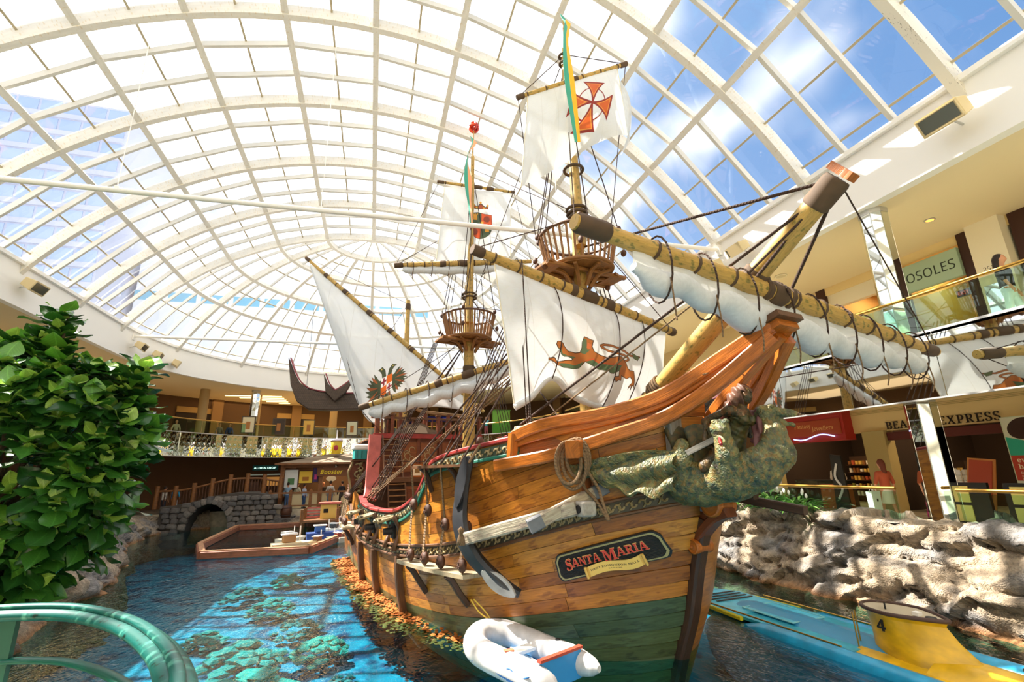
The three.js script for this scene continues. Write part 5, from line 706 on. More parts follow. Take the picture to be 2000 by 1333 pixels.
  // ---- coral under water: teal clumps on the bed, a rusty fringe round the hull
  const puff = (r, n, k) => { const L = []; for (let i = 0; i < n; i++) { const a = rnd() * 6.283, q = Math.sqrt(rnd()) * r; const g = new THREE.IcosahedronGeometry(r * rr(0.1, 0.22), 0).scale(1.4, 0.5, 1.4); const p = g.attributes.position; for (let j = 0; j < p.count; j++) p.setXYZ(j, p.getX(j) * (1 + 0.4 * perlin.noise(j, i, k)), p.getY(j), p.getZ(j)); L.push(move(g, Math.cos(a) * q, (1 - (q / r) ** 2) * r * 0.5 + rr(-0.05, 0.08), Math.sin(a) * q, rnd() * 3)); } return merge(L); };
  const puffs = [puff(0.8, 60, 1), puff(0.6, 44, 2), puff(0.95, 74, 3)], teal = [std(0x167f76, 0.8), std(0x106d6c, 0.8), std(0x1f8c7c, 0.8)];
  const spots = [[-3.2, -20.6], [-2.0, -18.0], [-1.1, -15.6], [-2.9, -15.2], [-0.4, -13.2], [-2.3, -12.6], [0.2, -10.9], [-1.6, -10.2], [0.6, -8.7], [-4.4, -17.6], [-4.6, -23.2], [-3.4, -25.8], [6.6, -7.9], [5.2, -6.6], [7.2, -5.9], [3.4, -6.2]];
  const ords = ['nearest', 'second nearest', 'third nearest', 'fourth nearest', 'fifth nearest', 'sixth nearest', 'seventh nearest', 'eighth nearest', 'ninth nearest', 'tenth nearest', 'eleventh nearest', 'farthest'], leftN = spots.filter((q) => q[0] < 3).sort((a, b) => b[1] - a[1]), rightN = spots.filter((q) => q[0] > 3).sort((a, b) => b[1] - a[1]);
  spots.forEach(([x, z], i) => { const o = add(scene, 'coral_clump', puffs[i % 3], teal[i % 3]); o.position.set(x, -1.35, z); o.rotation.y = i; o.scale.setScalar(1.0 + 0.3 * Math.sin(i * 2.7)); tag(o, x < 3 ? `${ords[leftN.findIndex((q) => q[0] === x && q[1] === z)]} sunken teal coral clump between fig tree and ship` : `${ords[rightN.findIndex((q) => q[0] === x && q[1] === z)]} sunken teal coral clump between ship bow and submarine`, 'coral', 'coral clumps on the pool bed'); });
  const fr = new THREE.InstancedMesh(puff(0.2, 12, 5), std(0xb5762c, 0.85), 900); const m4 = new THREE.Matrix4(), qt = new THREE.Quaternion(), col = new THREE.Color();
  ship.updateMatrixWorld(true);
  for (let i = 0; i < 900; i++) { const u = 1.5 + 13.5 * Math.sqrt(i / 900) * rr(0.98, 1.02), w = rr(0.1, 0.62) * smooth(1.3, 4, u), p = onHull(u, -0.05, w); p.y = -0.05 - 0.12 * w + rr(-0.03, 0.04); p.applyMatrix4(ship.matrixWorld); qt.setFromEuler(new THREE.Euler(rr(-0.2, 0.2), rnd() * 6, rr(-0.2, 0.2))); m4.compose(p, qt, V(1, 0.6, 1).multiplyScalar(rr(0.6, 1.3))); fr.setMatrixAt(i, m4); fr.setColorAt(i, col.setHSL(0.085 + 0.02 * rnd(), 0.55 + 0.2 * rnd(), 0.42 + 0.22 * rnd())); }
  fr.name = 'coral_fringe'; tag(fr, 'rusty orange coral fringe along the hull at the waterline', 'coral', null, 'stuff'); scene.add(fr);
}
// ---------------------------------------------------------------- grey inflatable dinghy moored at the bow
{
  const d = grp('inflatable_dinghy', 'grey and blue inflatable dinghy moored under the ship', 'dinghy');
  const pvc = std(0xd9d5d2, 0.35, { map: blotch }), blue = std(0x2f86c4, 0.4), A = V(2.66, 0.3, -10.02), f = V(0.42, 0, 0.907), w = V(-0.907, 0, 0.42);
  const L = 2.3, W = 0.96, at = (a, b, y) => A.clone().addScaledVector(f, a).addScaledVector(w, b).setY(y);
  const path = curve([at(L, 0, 0.34), at(L * 0.6, 0, 0.34), at(0.45, 0, 0.38), at(0.08, 0.18, 0.44), at(-0.06, W / 2, 0.47), at(0.08, W - 0.18, 0.44), at(0.45, W, 0.38), at(L * 0.6, W, 0.34), at(L, W, 0.34)], 60);
  add(d, 'tube', tube(path, (t) => { const e = Math.min(t, 1 - t); return e < 0.075 ? 0.05 + 0.17 * Math.sqrt(e / 0.075) : 0.22; }, 18), pvc);
  add(d, 'floor', sheet(8, 4, (s, t) => at(mix(0.2, L * 0.82, s), mix(0.12, W - 0.12, 1 - t), 0.2 + 0.03 * Math.abs(t - 0.5)), 0.05, false), blue);
  add(d, 'thwart', bar(at(0.95, 0.05, 0.4), at(0.95, W - 0.05, 0.4), 0.05, 0.24), std(0xeceae4, 0.5));
  add(d, 'transom', bar(at(L * 0.84, 0.04, 0.36), at(L * 0.84, W - 0.04, 0.36), 0.42, 0.06), blue); add(d, 'transom_cap', bar(at(L * 0.84, 0.0, 0.58), at(L * 0.84, W, 0.58), 0.04, 0.09), std(0xa8402c, 0.5));
  const name = canvasTex(1024, 96, (x, W2, H2) => { x.fillStyle = '#2f6fc0'; x.fillRect(0, 0, W2, H2); x.fillStyle = '#f4f6f8'; x.font = 'bold 66px sans-serif'; x.fillText('QUICK SILVER  270', 120, 72, 780); });
  add(d, 'name_strip', sheet(20, 3, (s, t) => { const a = rad(mix(-55, -18, t)); return at(mix(0.5, L * 0.78, s), W + 0.226 * Math.cos(a), mix(0.38, 0.34, s) + 0.226 * Math.sin(a)); }, 0, true), std(0xffffff, 0.5, { map: name }));
  add(d, 'rub_strake', tube(path.slice(6, 55).map((p, i) => p.clone().add(V(0, 0.2, 0))), 0.02, 6), blue);
  for (const b of [-0.2, W + 0.2]) add(d, 'grab_line', tube(curve([0, 1, 2, 3, 4, 5, 6].map((k) => at(0.6 + k * 0.22, b, 0.42 - 0.07 * (k % 2))), 24), 0.012, 5), std(0x2a5f9a, 0.6));
  add(d, 'valve', move(new THREE.CylinderGeometry(0.04, 0.04, 0.03, 10), ...at(1.4, 0, 0.56).toArray()), M.black); add(d, 'strap_patch', move(box(0.16, 0.02, 0.1), ...at(1.2, W - 0.02, 0.565).toArray()), std(0xc46a4a, 0.6)); add(d, 'oar', rod(at(0.5, 0.3, 0.3), at(1.9, 0.5, 0.3), 0.02, 6), M.alu);
  const r = grp('mooring_rope', 'yellow rope tying the dinghy to the channel shelf', 'rope'); const a = onHull(2.3, 1.0, 0.3).applyMatrix4(ship.matrixWorld); for (const o of [-0.03, 0.03]) add(r, 'strand', tube(curve([a.clone().add(V(o, 0, 0)), a.clone().lerp(at(-0.05, 0.3, 0.62), 0.5).add(V(o * 2, -0.02, 0)), at(-0.05, 0.3, 0.62)], 12), 0.014, 6), std(0xc9a93a, 0.7)); add(r, 'shackle', move(new THREE.TorusGeometry(0.05, 0.014, 6, 12), ...at(-0.05, 0.3, 0.58).toArray()), M.chrome);
}
// ---------------------------------------------------------------- the submarine ride
{
  const s = grp('submarine', 'yellow conning tower submarine with blue hull numbered 4', 'submarine', [9.3, 0, -7.62], rad(4.5));
  // local: z- to the bow (away), x right
  const yel = std(0xf0bd1c, 0.3, { map: blotch }), blu = std(0x19a0d2, 0.3, { map: blotch }), lb = std(0x4fc8ea, 0.35, { map: blotch });
  const side = (x) => add(s, 'ballast_tube', tube(Array.from({ length: 15 }, (_, i) => V(x, -0.1, mix(-2.6, 6, i / 14))), (t) => 0.26 * Math.min(1, 0.25 + Math.sqrt(t * 6)), 16), blu); side(-0.92); side(0.92);
  add(s, 'hull', tube(Array.from({ length: 17 }, (_, i) => V(0, -0.75, mix(-4.6, 6, i / 16))), (t) => 0.95 * Math.min(1, 0.3 + Math.sqrt(t * 4)), 22), std(0x1585b4, 0.35));
  add(s, 'deck', sheet(10, 1, (a, t) => V(mix(-0.85, 0.85, t) * Math.min(1, 0.45 + a * 2.4), 0.1, mix(-4.9, -0.2, a)), 0.06, false, 0.5), std(0x2fb4d0, 0.35, { map: blotch }));
  add(s, 'bow_plate', sheet(8, 1, (a, t) => V(mix(-0.72, 0.72, t) * Math.min(1, 0.5 + a * 2), 0.13, mix(-4.85, -2.7, a)), 0.03, false, 0.5), lb); add(s, 'bow_edge', sweep([V(-0.9, 0.06, -2.6), V(-0.82, 0.06, -3.8), V(-0.4, 0.06, -4.95), V(0.4, 0.06, -4.95), V(0.82, 0.06, -3.8), V(0.9, 0.06, -2.6)], rect(0.09, 0.09, 0.02), V(0, 1, 0)), std(0xd9d12a, 0.4));
  for (let k = 0; k < 4; k++) add(s, 'tread_strip', box(1.15, 0.012, 0.06, 0, 0.15, -4.3 + k * 0.2), M.black); add(s, 'hatch', box(0.9, 0.03, 1.35, 0.05, 0.14, -2.35, 0), lb); add(s, 'hatch_frame', sweep([V(-0.45, 0.16, -3.0), V(0.5, 0.16, -3.0), V(0.5, 0.16, -1.65), V(-0.45, 0.16, -1.65), V(-0.45, 0.16, -3.0)], rect(0.02, 0.03), V(0, 1, 0)), std(0x8fd0d8, 0.4));
  for (const x of [-0.86, 0.86]) add(s, 'deck_rail', rod(V(x, 0.16, -3.6), V(x, 0.16, -0.3), 0.018, 6), M.brass);
  // tower: teardrop in plan, flared cap
  const plan = (w, z0, z1) => { const p = []; for (let i = 0; i <= 28; i++) { const a = i / 28 * 2 * Math.PI, z = -Math.cos(a), x = Math.sin(a); p.push([x * w * (z < 0 ? 1 : Math.pow(clamp(1 - z * 0.82), 0.55)), mix(z0, z1, (z + 1) / 2)]); } return p; };
  const ringAt = (y, w, z0, z1) => plan(w, z0, z1).map(([x, z]) => V(x, y, z));
  const R = [ringAt(0.08, 0.46, -0.22, 1.75), ringAt(0.28, 0.4, -0.22, 1.4), ringAt(0.5, 0.36, -0.24, 1.15), ringAt(0.7, 0.36, -0.26, 1.0), ringAt(0.8, 0.44, -0.34, 1.06)];
  add(s, 'tower', sheet(4, 28, (a, t) => R[Math.round(a * 4)][Math.round(t * 28)], 0, false, 0.7), yel); add(s, 'tower_floor', sheet(1, 28, (a, t) => R[4][Math.round(t * 28)].clone().lerp(V(0, 0.74, 0.3), a), 0, false, 0.5), std(0xb9ab90, 0.6)); add(s, 'tower_rim', tube([...R[4], R[4][0]], 0.035, 8, false), std(0x4a3228, 0.6));
  const wh = sub(s, 'hand_wheel'); add(wh, 'rim', move(new THREE.TorusGeometry(0.11, 0.011, 6, 20).rotateX(Math.PI / 2 - 0.3), 0, 0.9, 0.05), std(0x5a4234, 0.5)); for (let k = 0; k < 3; k++) add(wh, 'spoke', rod(V(-0.11 * Math.cos(k * 1.05), 0.9, 0.05 - 0.11 * Math.sin(k * 1.05)), V(0.11 * Math.cos(k * 1.05), 0.9, 0.05 + 0.11 * Math.sin(k * 1.05)), 0.008, 5), std(0x5a4234, 0.5)); add(wh, 'stem', rod(V(0, 0.75, 0.05), V(0, 0.9, 0.05), 0.015, 6), M.iron);
  add(s, 'tower_box', box(0.12, 0.06, 0.1, 0.06, 0.8, 0.55), std(0xf0efec, 0.5)); add(s, 'tower_vent', move(new THREE.CylinderGeometry(0.08, 0.09, 0.04, 14), 0.03, 0.78, 0.78), M.black);
  add(s, 'aft_casing', sheet(8, 8, (a, t) => V(mix(-0.6, 0.6, t) * (1 - 0.3 * a), 0.08 + 0.2 * Math.sin(Math.PI * t) * (1 - 0.2 * a), mix(0.9, 5.5, a)), 0.05, false), yel); add(s, 'base_skirt', sheet(6, 8, (a, t) => V(mix(-0.68, 0.68, t), 0.07 + 0.07 * Math.sin(Math.PI * t), mix(-0.28, 2.0, a)), 0.05, false), yel);
  add(s, 'cleat', box(0.3, 0.04, 0.07, 0.12, 0.38, 1.95), M.black); for (const x of [0.02, 0.22]) add(s, 'cleat_foot', box(0.05, 0.09, 0.06, x, 0.32, 1.95), M.black); add(s, 'periscope_hole', move(new THREE.CylinderGeometry(0.09, 0.09, 0.03, 14), -0.05, 0.28, 2.5), M.black);
  const four = new TextGeometry('4', { font: await new FontLoader().loadAsync('fonts/droid/droid_sans_bold.typeface.json'), size: 0.19, depth: 0.012, curveSegments: 4 }); add(s, 'number', move(four, -0.375, 0.48, 0.1, -Math.PI / 2 + 0.05), M.black);
  add(s, 'ladder_rail', rod(V(-0.4, 0.1, -0.3), V(-0.4, 0.68, -0.32), 0.014, 6), M.brass); add(s, 'ladder_rail', rod(V(-0.25, 0.1, -0.36), V(-0.25, 0.68, -0.38), 0.014, 6), M.brass);
}
// ---------------------------------------------------------------- people: body, clothes and hair as smooth-joined capsules
function person(o) {
  // o: pos, turn, h, shirt, pants, hair, skin, arms [[ex,ey,ez,hx,hy,hz] right, left], stride, skirt, longHair, label, cell, hold
  const p = grp('person', o.label, 'person', o.pos, o.turn, o.group), k = (o.h || 1.7) / 1.7, c = o.cell || 0.03, st = o.stride || 0, sit = o.sit;
  const hip = sit ? 0.5 : 0.9, ch = hip + 0.5, skin = std(o.skin || 0xc98f6c, 0.6), mats = { shirt: std(o.shirt, 0.85), pants: std(o.pants, 0.85), hair: std(o.hair || 0x2c1c12, 0.7), shoe: std(o.shoe || 0x1c1a18, 0.6) };
  const ar = o.arms || [[0.27, ch - 0.3, 0.02, 0.28, ch - 0.52, 0.1], [-0.27, ch - 0.3, 0.02, -0.28, ch - 0.52, 0.1]];
  const knee = (s) => sit ? [s * 0.11, 0.5, 0.42] : [s * 0.1, 0.48, s * st * 0.5 + 0.03], foot = (s) => sit ? [s * 0.11, 0.08, 0.45] : [s * 0.1, 0.08 + (s < 0 ? 0 : Math.abs(st) * 0.1), s * st];
  const F = (name, fn, lo, hi, m, cc = c) => add(p, name, nets((x, y, z) => fn([x / k, y / k, z / k]), lo.map((v) => v * k), hi.map((v) => v * k), cc), m);
  F('body', (q) => { let d = smin(ell(q, [0, ch + 0.27, 0.02], [0.085, 0.125, 0.1]), cap(q, [0, ch, 0], [0, ch + 0.2, 0.01], 0.06, 0.05), 0.04); d = smin(d, cap(q, [0, ch + 0.26, 0.11], [0, ch + 0.235, 0.125], 0.018, 0.016), 0.03); for (const s of [-1, 1]) { d = smin(d, ell(q, [s * 0.088, ch + 0.26, 0.01], [0.015, 0.03, 0.02]), 0.01); const a = ar[s > 0 ? 0 : 1]; d = smin(d, cap(q, [s * 0.18, ch - 0.03, 0], a.slice(0, 3), 0.05, 0.04), 0.03); d = smin(d, cap(q, a.slice(0, 3), a.slice(3), 0.04, 0.03), 0.02); const e = a.slice(3), dr = [e[0] - a[0], e[1] - a[1], e[2] - a[2]], n = Math.hypot(...dr); const hd = e.map((v, i) => v + dr[i] / n * 0.09); d = smin(d, cap(q, e, hd, 0.034, 0.03), 0.02); for (let f = -1; f <= 1; f++) d = smin(d, cap(q, hd, hd.map((v, i) => v + dr[i] / n * (0.08 - 0.01 * Math.abs(f)) + (i === 2 ? f * 0.022 : 0)), 0.014, 0.01), 0.01); d = smin(d, cap(q, e, e.map((v, i) => v + dr[i] / n * 0.07 + (i === 2 ? 0.05 : 0)), 0.016, 0.011), 0.012); const kn = knee(s), ft = foot(s); d = smin(d, cap(q, [s * 0.09, hip - 0.02, 0], kn, 0.085, 0.055), 0.04); d = smin(d, cap(q, kn, ft, 0.055, 0.038), 0.02); } return d; }, [-0.6, 0, -0.55], [0.6, ch + 0.45, 0.65], skin);
  F('shirt', (q) => { let d = smin(cap(q, [-0.13, ch - 0.04, 0], [0.13, ch - 0.04, 0], 0.085, 0.085), cap(q, [0, ch - 0.1, 0], [0, hip, 0], 0.145, 0.135), 0.12); for (const s of [-1, 1]) { const a = ar[s > 0 ? 0 : 1], e = a.slice(0, 3); d = smin(d, cap(q, [s * 0.18, ch - 0.03, 0], e, 0.066, 0.056), 0.04); if (o.sleeves) d = smin(d, cap(q, e, a.slice(3), 0.052, 0.042), 0.02); } return Math.max(d, q[1] - (ch + 0.06)); }, [-0.6, hip - 0.2, -0.55], [0.6, ch + 0.15, 0.65], mats.shirt);
  F('trousers', (q) => { let d = cap(q, [0, hip, 0], [0, hip - 0.1, 0], 0.14, 0.13); if (o.skirt) return Math.max(smin(d, cap(q, [0, hip - 0.1, 0], [0, hip - 0.4, 0], 0.14, 0.17), 0.1), hip - 0.42 - q[1]); for (const s of [-1, 1]) { const kn = knee(s), ft = foot(s); d = smin(d, cap(q, [s * 0.08, hip - 0.05, 0], kn, 0.098, 0.075), 0.05); if (!o.shorts) d = smin(d, cap(q, kn, ft, 0.075, 0.065), 0.03); } return Math.max(d, (o.shorts ? 0.42 : 0.1) - q[1]); }, [-0.4, 0, -0.55], [0.4, hip + 0.15, 0.65], mats.pants);
  F('hair', (q) => { let d = ell(q, [0, ch + 0.3, -0.012], [0.1, 0.12, 0.105]); if (o.longHair) d = smin(d, cap(q, [0, ch + 0.25, -0.06], [0, ch + 0.02, -0.09], 0.08, 0.07), 0.05); return Math.max(d, -ell(q, [0, ch + 0.24, 0.1], [0.085, 0.11, 0.11])); }, [-0.2, ch - 0.15, -0.25], [0.2, ch + 0.5, 0.2], mats.hair);
  for (const s of [-1, 1]) { const f = foot(s); F('shoe', (q) => Math.max(cap(q, [f[0], 0.045 + f[1] - 0.08, f[2] - 0.03], [f[0], 0.035 + f[1] - 0.08, f[2] + 0.16], 0.055, 0.045), -q[1]), [f[0] - 0.12, -0.02, f[2] - 0.15], [f[0] + 0.12, 0.22, f[2] + 0.28], mats.shoe); }
  return p;
}
const glow = (c, e, o = {}) => new THREE.MeshStandardMaterial({ color: c, emissive: c, emissiveIntensity: e, roughness: 0.6, ...o });
function areaLight(pos, look, w, h, color, power, label) { if (label) { const g = grp('added_light_panel', label, 'lamp', [pos[0], pos[1] + 0.015, pos[2]]); add(g, 'diffuser', box(w, 0.02, h), glow(color, 1.2)); add(g, 'tray', box(w + 0.1, 0.02, h + 0.1, 0, 0.02, 0), M.white); } const l = new THREE.RectAreaLight(color, power, w, h); l.position.set(...pos); l.lookAt(...look); scene.add(l); return l; }  // a labelled call also adds an invented glowing panel to carry the fill light
const signTex = (w, h, bg, draw) => canvasTex(w, h, (x) => { x.fillStyle = bg; x.fillRect(0, 0, w, h); draw(x, w, h); });
// a plane sign whose face looks toward -x (the pool): geometry centred, u runs towards +z
const faceX = (w, h) => { const g = new THREE.PlaneGeometry(w, h); g.rotateY(-Math.PI / 2); return g; };

// ---------------------------------------------------------------- the right-hand galleries
{
  // glass balustrades: panels and brass rail, along x = XR
  function balustrade(name, label, z0, z1, y, x, n, group) {
    const b = grp(name, label, 'balustrade', null, 0, group); const d = (z1 - z0) / n;
    for (let i = 0; i < n; i++) add(b, 'glass_panel', box(0.014, 0.95, d - 0.02, x, y + 0.5, z0 + (i + 0.5) * d), M.glassRail);
    add(b, 'handrail', tube([V(x, y + 1.05, z0), V(x, y + 1.05, (z0 + z1) / 2), V(x, y + 1.05, z1)], 0.042, 10), M.brass); add(b, 'shoe', box(0.07, 0.08, z1 - z0, x, y + 0.03, (z0 + z1) / 2), M.alu); return b;
  }
  balustrade('glass_balustrade', 'glass balustrade with brass rail in front of the jewellery shop', -24, -9.75, L1, XR - 0.05, 6); balustrade('glass_balustrade', 'glass balustrade with brass rail before the yellow squared panels', -8.35, 2, L1, XR - 0.05, 5);
  balustrade('glass_balustrade', 'upper gallery glass balustrade with brass rail below the shoe shop', -32, 2, L2, XR + 0.02, 15);
  // mirrored column, eight faces
  function column(label, x, z, y0, y1, w) { const c = grp('mirrored_column', label, 'column', [x, 0, z], 0, 'mirrored columns of the atrium'); const k = w * 0.28, q = [[-w / 2 + k, -w / 2], [w / 2 - k, -w / 2], [w / 2, -w / 2 + k], [w / 2, w / 2 - k], [w / 2 - k, w / 2], [-w / 2 + k, w / 2], [-w / 2, w / 2 - k], [-w / 2, -w / 2 + k]];
    add(c, 'core', move(extrude(q.map(([a, b]) => [a * 0.98, b * 0.98]), y1 - y0).rotateX(Math.PI / 2), 0, y1, 0), M.alu); q.forEach((a, i) => { const b = q[(i + 1) % 8], m = V((a[0] + b[0]) / 2, (y0 + y1) / 2, -(a[1] + b[1]) / 2), L = Math.hypot(b[0] - a[0], b[1] - a[1]); for (const [p0, p1] of [[y0, 4.86], [4.9, y1 - 0.14]]) { if (p1 < p0) continue; const g = box(L - 0.02, p1 - p0, 0.02, 0, (p0 + p1) / 2, 0); g.rotateY(Math.atan2(m.x, m.z)); g.translate(m.x, 0, m.z); add(c, 'mirror_face', g, M.mirror); } });
    add(c, 'capital', move(extrude(q.map(([a, b]) => [a * 1.06, b * 1.06]), 0.14).rotateX(Math.PI / 2), 0, y1, 0), M.alu); add(c, 'base', move(extrude(q.map(([a, b]) => [a * 1.06, b * 1.06]), 0.2).rotateX(Math.PI / 2), 0, y0 + 0.2, 0), M.alu); return c; }
  column('tall mirrored column standing by the walkway rail beside the beauty shop', 13.72, -9.05, L1, HB, 0.62); column('mirrored column far back by the half dome gallery', -9.75, -44.6, 4.9, HB, 0.62);

  // ---- lower shops, front plane x = 18.2
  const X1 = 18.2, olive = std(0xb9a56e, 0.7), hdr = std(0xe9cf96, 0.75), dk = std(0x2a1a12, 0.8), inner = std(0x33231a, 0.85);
  const low = struct('wall_right', 'cream shop front wall of the lower walkway', 'shop wall');
  add(low, 'header', box(0.3, 1.15, 60, X1 + 0.15, 5.08, -14), hdr); for (const y of [5.3, 5.25, 5.2]) add(low, 'reveal_line', box(0.02, 0.015, 40, X1 - 0.005, y, -14), olive);
  for (const [z, w, m] of [[-18.9, 0.7, olive], [-13.75, 0.85, olive], [-8.2, 0.6, olive], [-3, 1.5, hdr]]) add(low, 'pilaster', box(0.45, 2.85, w, X1 + 0.05, L1 + 1.42, z), m);
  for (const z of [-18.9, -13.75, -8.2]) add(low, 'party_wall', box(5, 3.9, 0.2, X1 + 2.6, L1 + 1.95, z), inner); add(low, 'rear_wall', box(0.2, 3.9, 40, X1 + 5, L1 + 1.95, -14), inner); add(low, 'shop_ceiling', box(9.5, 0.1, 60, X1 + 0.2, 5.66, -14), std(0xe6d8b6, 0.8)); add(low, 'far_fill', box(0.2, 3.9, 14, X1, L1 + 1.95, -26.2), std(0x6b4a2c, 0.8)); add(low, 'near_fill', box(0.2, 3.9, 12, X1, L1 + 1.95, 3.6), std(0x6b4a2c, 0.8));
  // jewellery shop sign
  const js = grp('shop_sign', 'red shop sign reading Fantasy Jewellers with a blue neon wave', 'sign'); add(js, 'box', box(0.5, 1.2, 2.9, X1 - 0.2, 4.87, -16.05), std(0xa8231c, 0.5)); add(js, 'panel', box(0.04, 0.62, 2.55, X1 - 0.46, 4.83, -16.0), std(0xa8431f, 0.5));
  add(js, 'lettering', move(faceX(2.5, 0.6), X1 - 0.485, 4.83, -16.0), new THREE.MeshStandardMaterial({ map: signTex(512, 124, '#a8431f', (x) => { x.fillStyle = '#e6b76a'; x.font = '46px serif'; x.fillText('Fantasy', 70, 56); x.fillText('Jewellers', 250, 84); }), roughness: 0.6 })); add(js, 'neon_tube', tube(curve([0, 1, 2, 3, 4, 5, 6].map((k) => V(X1 - 0.52, 4.46 + 0.09 * Math.sin(k * 1.05 + 3.4), -17.0 + k * 0.33)), 30), 0.025, 6), glow(0xa9b8ff, 2.2));
  // beauty shop letters
  const bs = grp('shop_sign', 'raised dark letters reading Beauty Express on the cream header', 'sign'); const sf = await new FontLoader().loadAsync('fonts/droid/droid_serif_regular.typeface.json');
  { const str = 'BEAUTY EXPRESS'; let z = -13.3; for (const ch of str) { if (ch === ' ') { z += 0.16; continue; } const g = new TextGeometry(ch, { font: sf, size: 0.27, depth: 0.03, curveSegments: 5 }); g.computeBoundingBox(); const w = g.boundingBox.max.x; g.rotateY(-Math.PI / 2); add(bs, 'letter', move(g, X1 - 0.03, 4.55, z), dk); z += w + 0.03; } }
  add(low, 'door_head', box(0.2, 0.28, 4.6, X1 + 0.02, 4.3, -11), std(0x5c1f1a, 0.6));
  // interiors: shelves with small goods, counters, lamps
  const shelf = (name, label, x, z, w, h, cols) => { const s = grp(name, label, 'shelf'); add(s, 'frame', box(0.4, h, w, x, L1 + h / 2, z), std(0x3a2618, 0.7)); for (let r = 0; r < Math.floor(h / 0.34); r++) { add(s, 'board', box(0.5, 0.03, w, x - 0.2, L1 + 0.25 + r * 0.34, z), M.brown); const n = Math.floor(w / 0.17); for (let i = 0; i < n; i++) add(s, 'goods', box(0.1, rr(0.1, 0.22), 0.1, x - 0.32, L1 + 0.36 + r * 0.34, z - w / 2 + (i + 0.5) * w / n), cols[Math.floor(rnd() * cols.length)]); } };
  const pal = [0x7fc7c4, 0xe8e4da, 0xb9583a, 0x2f7f8f, 0xd9b45a, 0xf0f0ee].map((c) => std(c, 0.5));
  shelf('display_shelf', 'tall shelf of lotions inside the beauty shop doorway', X1 + 1.2, -12.3, 1.1, 1.7, pal); shelf('display_shelf', 'dark shelf of boxes at the back of the beauty shop', X1 + 3.6, -10.2, 2.4, 2.1, pal); shelf('display_shelf', 'glass goods shelf at the back of the jewellery shop', X1 + 3.8, -16.4, 3.2, 2.0, [pal[1], pal[4], pal[2], std(0x8a5a30, 0.5)]);
  const cnt = grp('jewellery_counter', 'dark glass-topped counter under the jewellers sign', 'counter'); add(cnt, 'base', box(0.6, 0.7, 2.4, X1 + 0.6, L1 + 0.35, -16.9), dk); add(cnt, 'glass_top', box(0.6, 0.3, 2.4, X1 + 0.6, L1 + 0.86, -16.9), M.glassRail); for (let i = 0; i < 9; i++) add(cnt, 'tray', box(0.3, 0.03, 0.18, X1 + 0.6, L1 + 0.75, -17.9 + i * 0.25), pal[i % 2 ? 1 : 4]); add(cnt, 'frame', box(0.62, 0.03, 2.42, X1 + 0.6, L1 + 1.02, -16.9), M.black);
  const pl = grp('promotion_stand', 'black tapering promotion stand outside the jewellery shop', 'stand'); add(pl, 'panel', move(extrude([[-0.35, 0], [0.35, 0], [0.3, 2.0], [-0.2, 2.05]], 0.06).rotateY(-Math.PI / 2 - 0.15), X1 - 0.9, L1, -14.85), M.black); add(pl, 'white_swirl', move(tube(curve([V(0, 0.4, -0.1), V(0, 0.8, 0.12), V(0, 1.2, -0.1), V(0, 1.7, 0.05)], 16), 0.05, 6).scale(0.3, 1, 1), X1 - 0.98, L1, -14.85), std(0xdcdcdc, 0.5)); add(pl, 'plinth', box(0.6, 0.9, 0.9, X1 - 0.4, L1 + 0.45, -15.5), std(0xa85a28, 0.6));
  const dg = grp('doll_house_display', 'small white gabled display case with blue roof edge', 'display case'); add(dg, 'case', box(0.5, 1.1, 0.6, X1 - 0.7, L1 + 1.1, -18.4), std(0xe8e6e0, 0.5)); add(dg, 'roof', move(extrude([[-0.4, 0], [0.4, 0], [0.1, 0.35]], 0.6), X1 - 0.7, L1 + 1.65, -18.7), std(0xdfe6ee, 0.5)); add(dg, 'window', box(0.02, 0.6, 0.24, X1 - 0.96, L1 + 1.15, -18.4), std(0x2f5fa8, 0.4)); add(dg, 'leg_case', box(0.4, 0.55, 0.5, X1 - 0.7, L1 + 0.28, -18.4), dk);
  // posters and boards by the beauty shop
  const po = grp('poster', 'tall poster of a bent dark-haired head over a red band', 'poster'); add(po, 'backing', box(0.06, 2.3, 1.1, X1 - 0.55, L1 + 1.75, -9.05), std(0xcfd6b8, 0.6)); add(po, 'print', move(faceX(1.05, 2.25), X1 - 0.585, L1 + 1.75, -9.05), std(0xffffff, 0.6, { map: signTex(256, 540, '#dfe0cc', (x, w, h) => { x.fillStyle = '#2fb59a'; x.beginPath(); x.moveTo(0, 130); x.lineTo(256, 200); x.lineTo(256, 260); x.lineTo(0, 260); x.fill(); x.fillStyle = '#e8c4a8'; x.beginPath(); x.ellipse(150, 110, 60, 74, 0.5, 0, 7); x.fill(); x.fillStyle = '#3a2018'; x.beginPath(); x.ellipse(110, 76, 90, 70, -0.3, 0, 7); x.fill(); x.fillStyle = '#c4412c'; x.fillRect(0, 255, 256, 165); x.fillStyle = '#f2e2c0'; x.font = 'bold 44px serif'; x.fillText('everyday', 26, 300); x.fillText('beautiful', 26, 344); x.font = '20px serif'; x.fillText('feel fresh all', 30, 376); x.fillText('over with', 30, 396); x.fillText('tea tree', 30, 414); }) }));
  const bd = grp('sandwich_board', 'red and cream sandwich board leaning by the beauty shop door', 'sign board'); add(bd, 'frame', bar(V(X1 - 0.9, L1, -10.5), V(X1 - 0.6, L1 + 1.75, -10.3), 0.7, 0.05, V(0, 0, 1)), std(0xd08a4a, 0.6)); add(bd, 'face', bar(V(X1 - 0.93, L1 + 0.3, -10.48), V(X1 - 0.64, L1 + 1.7, -10.3), 0.58, 0.03, V(0, 0, 1)), std(0xb54a30, 0.6)); add(bd, 'notice', bar(V(X1 - 0.97, L1 + 0.4, -10.48), V(X1 - 0.86, L1 + 0.9, -10.42), 0.5, 0.02, V(0, 0, 1)), std(0xe8dcc0, 0.6));
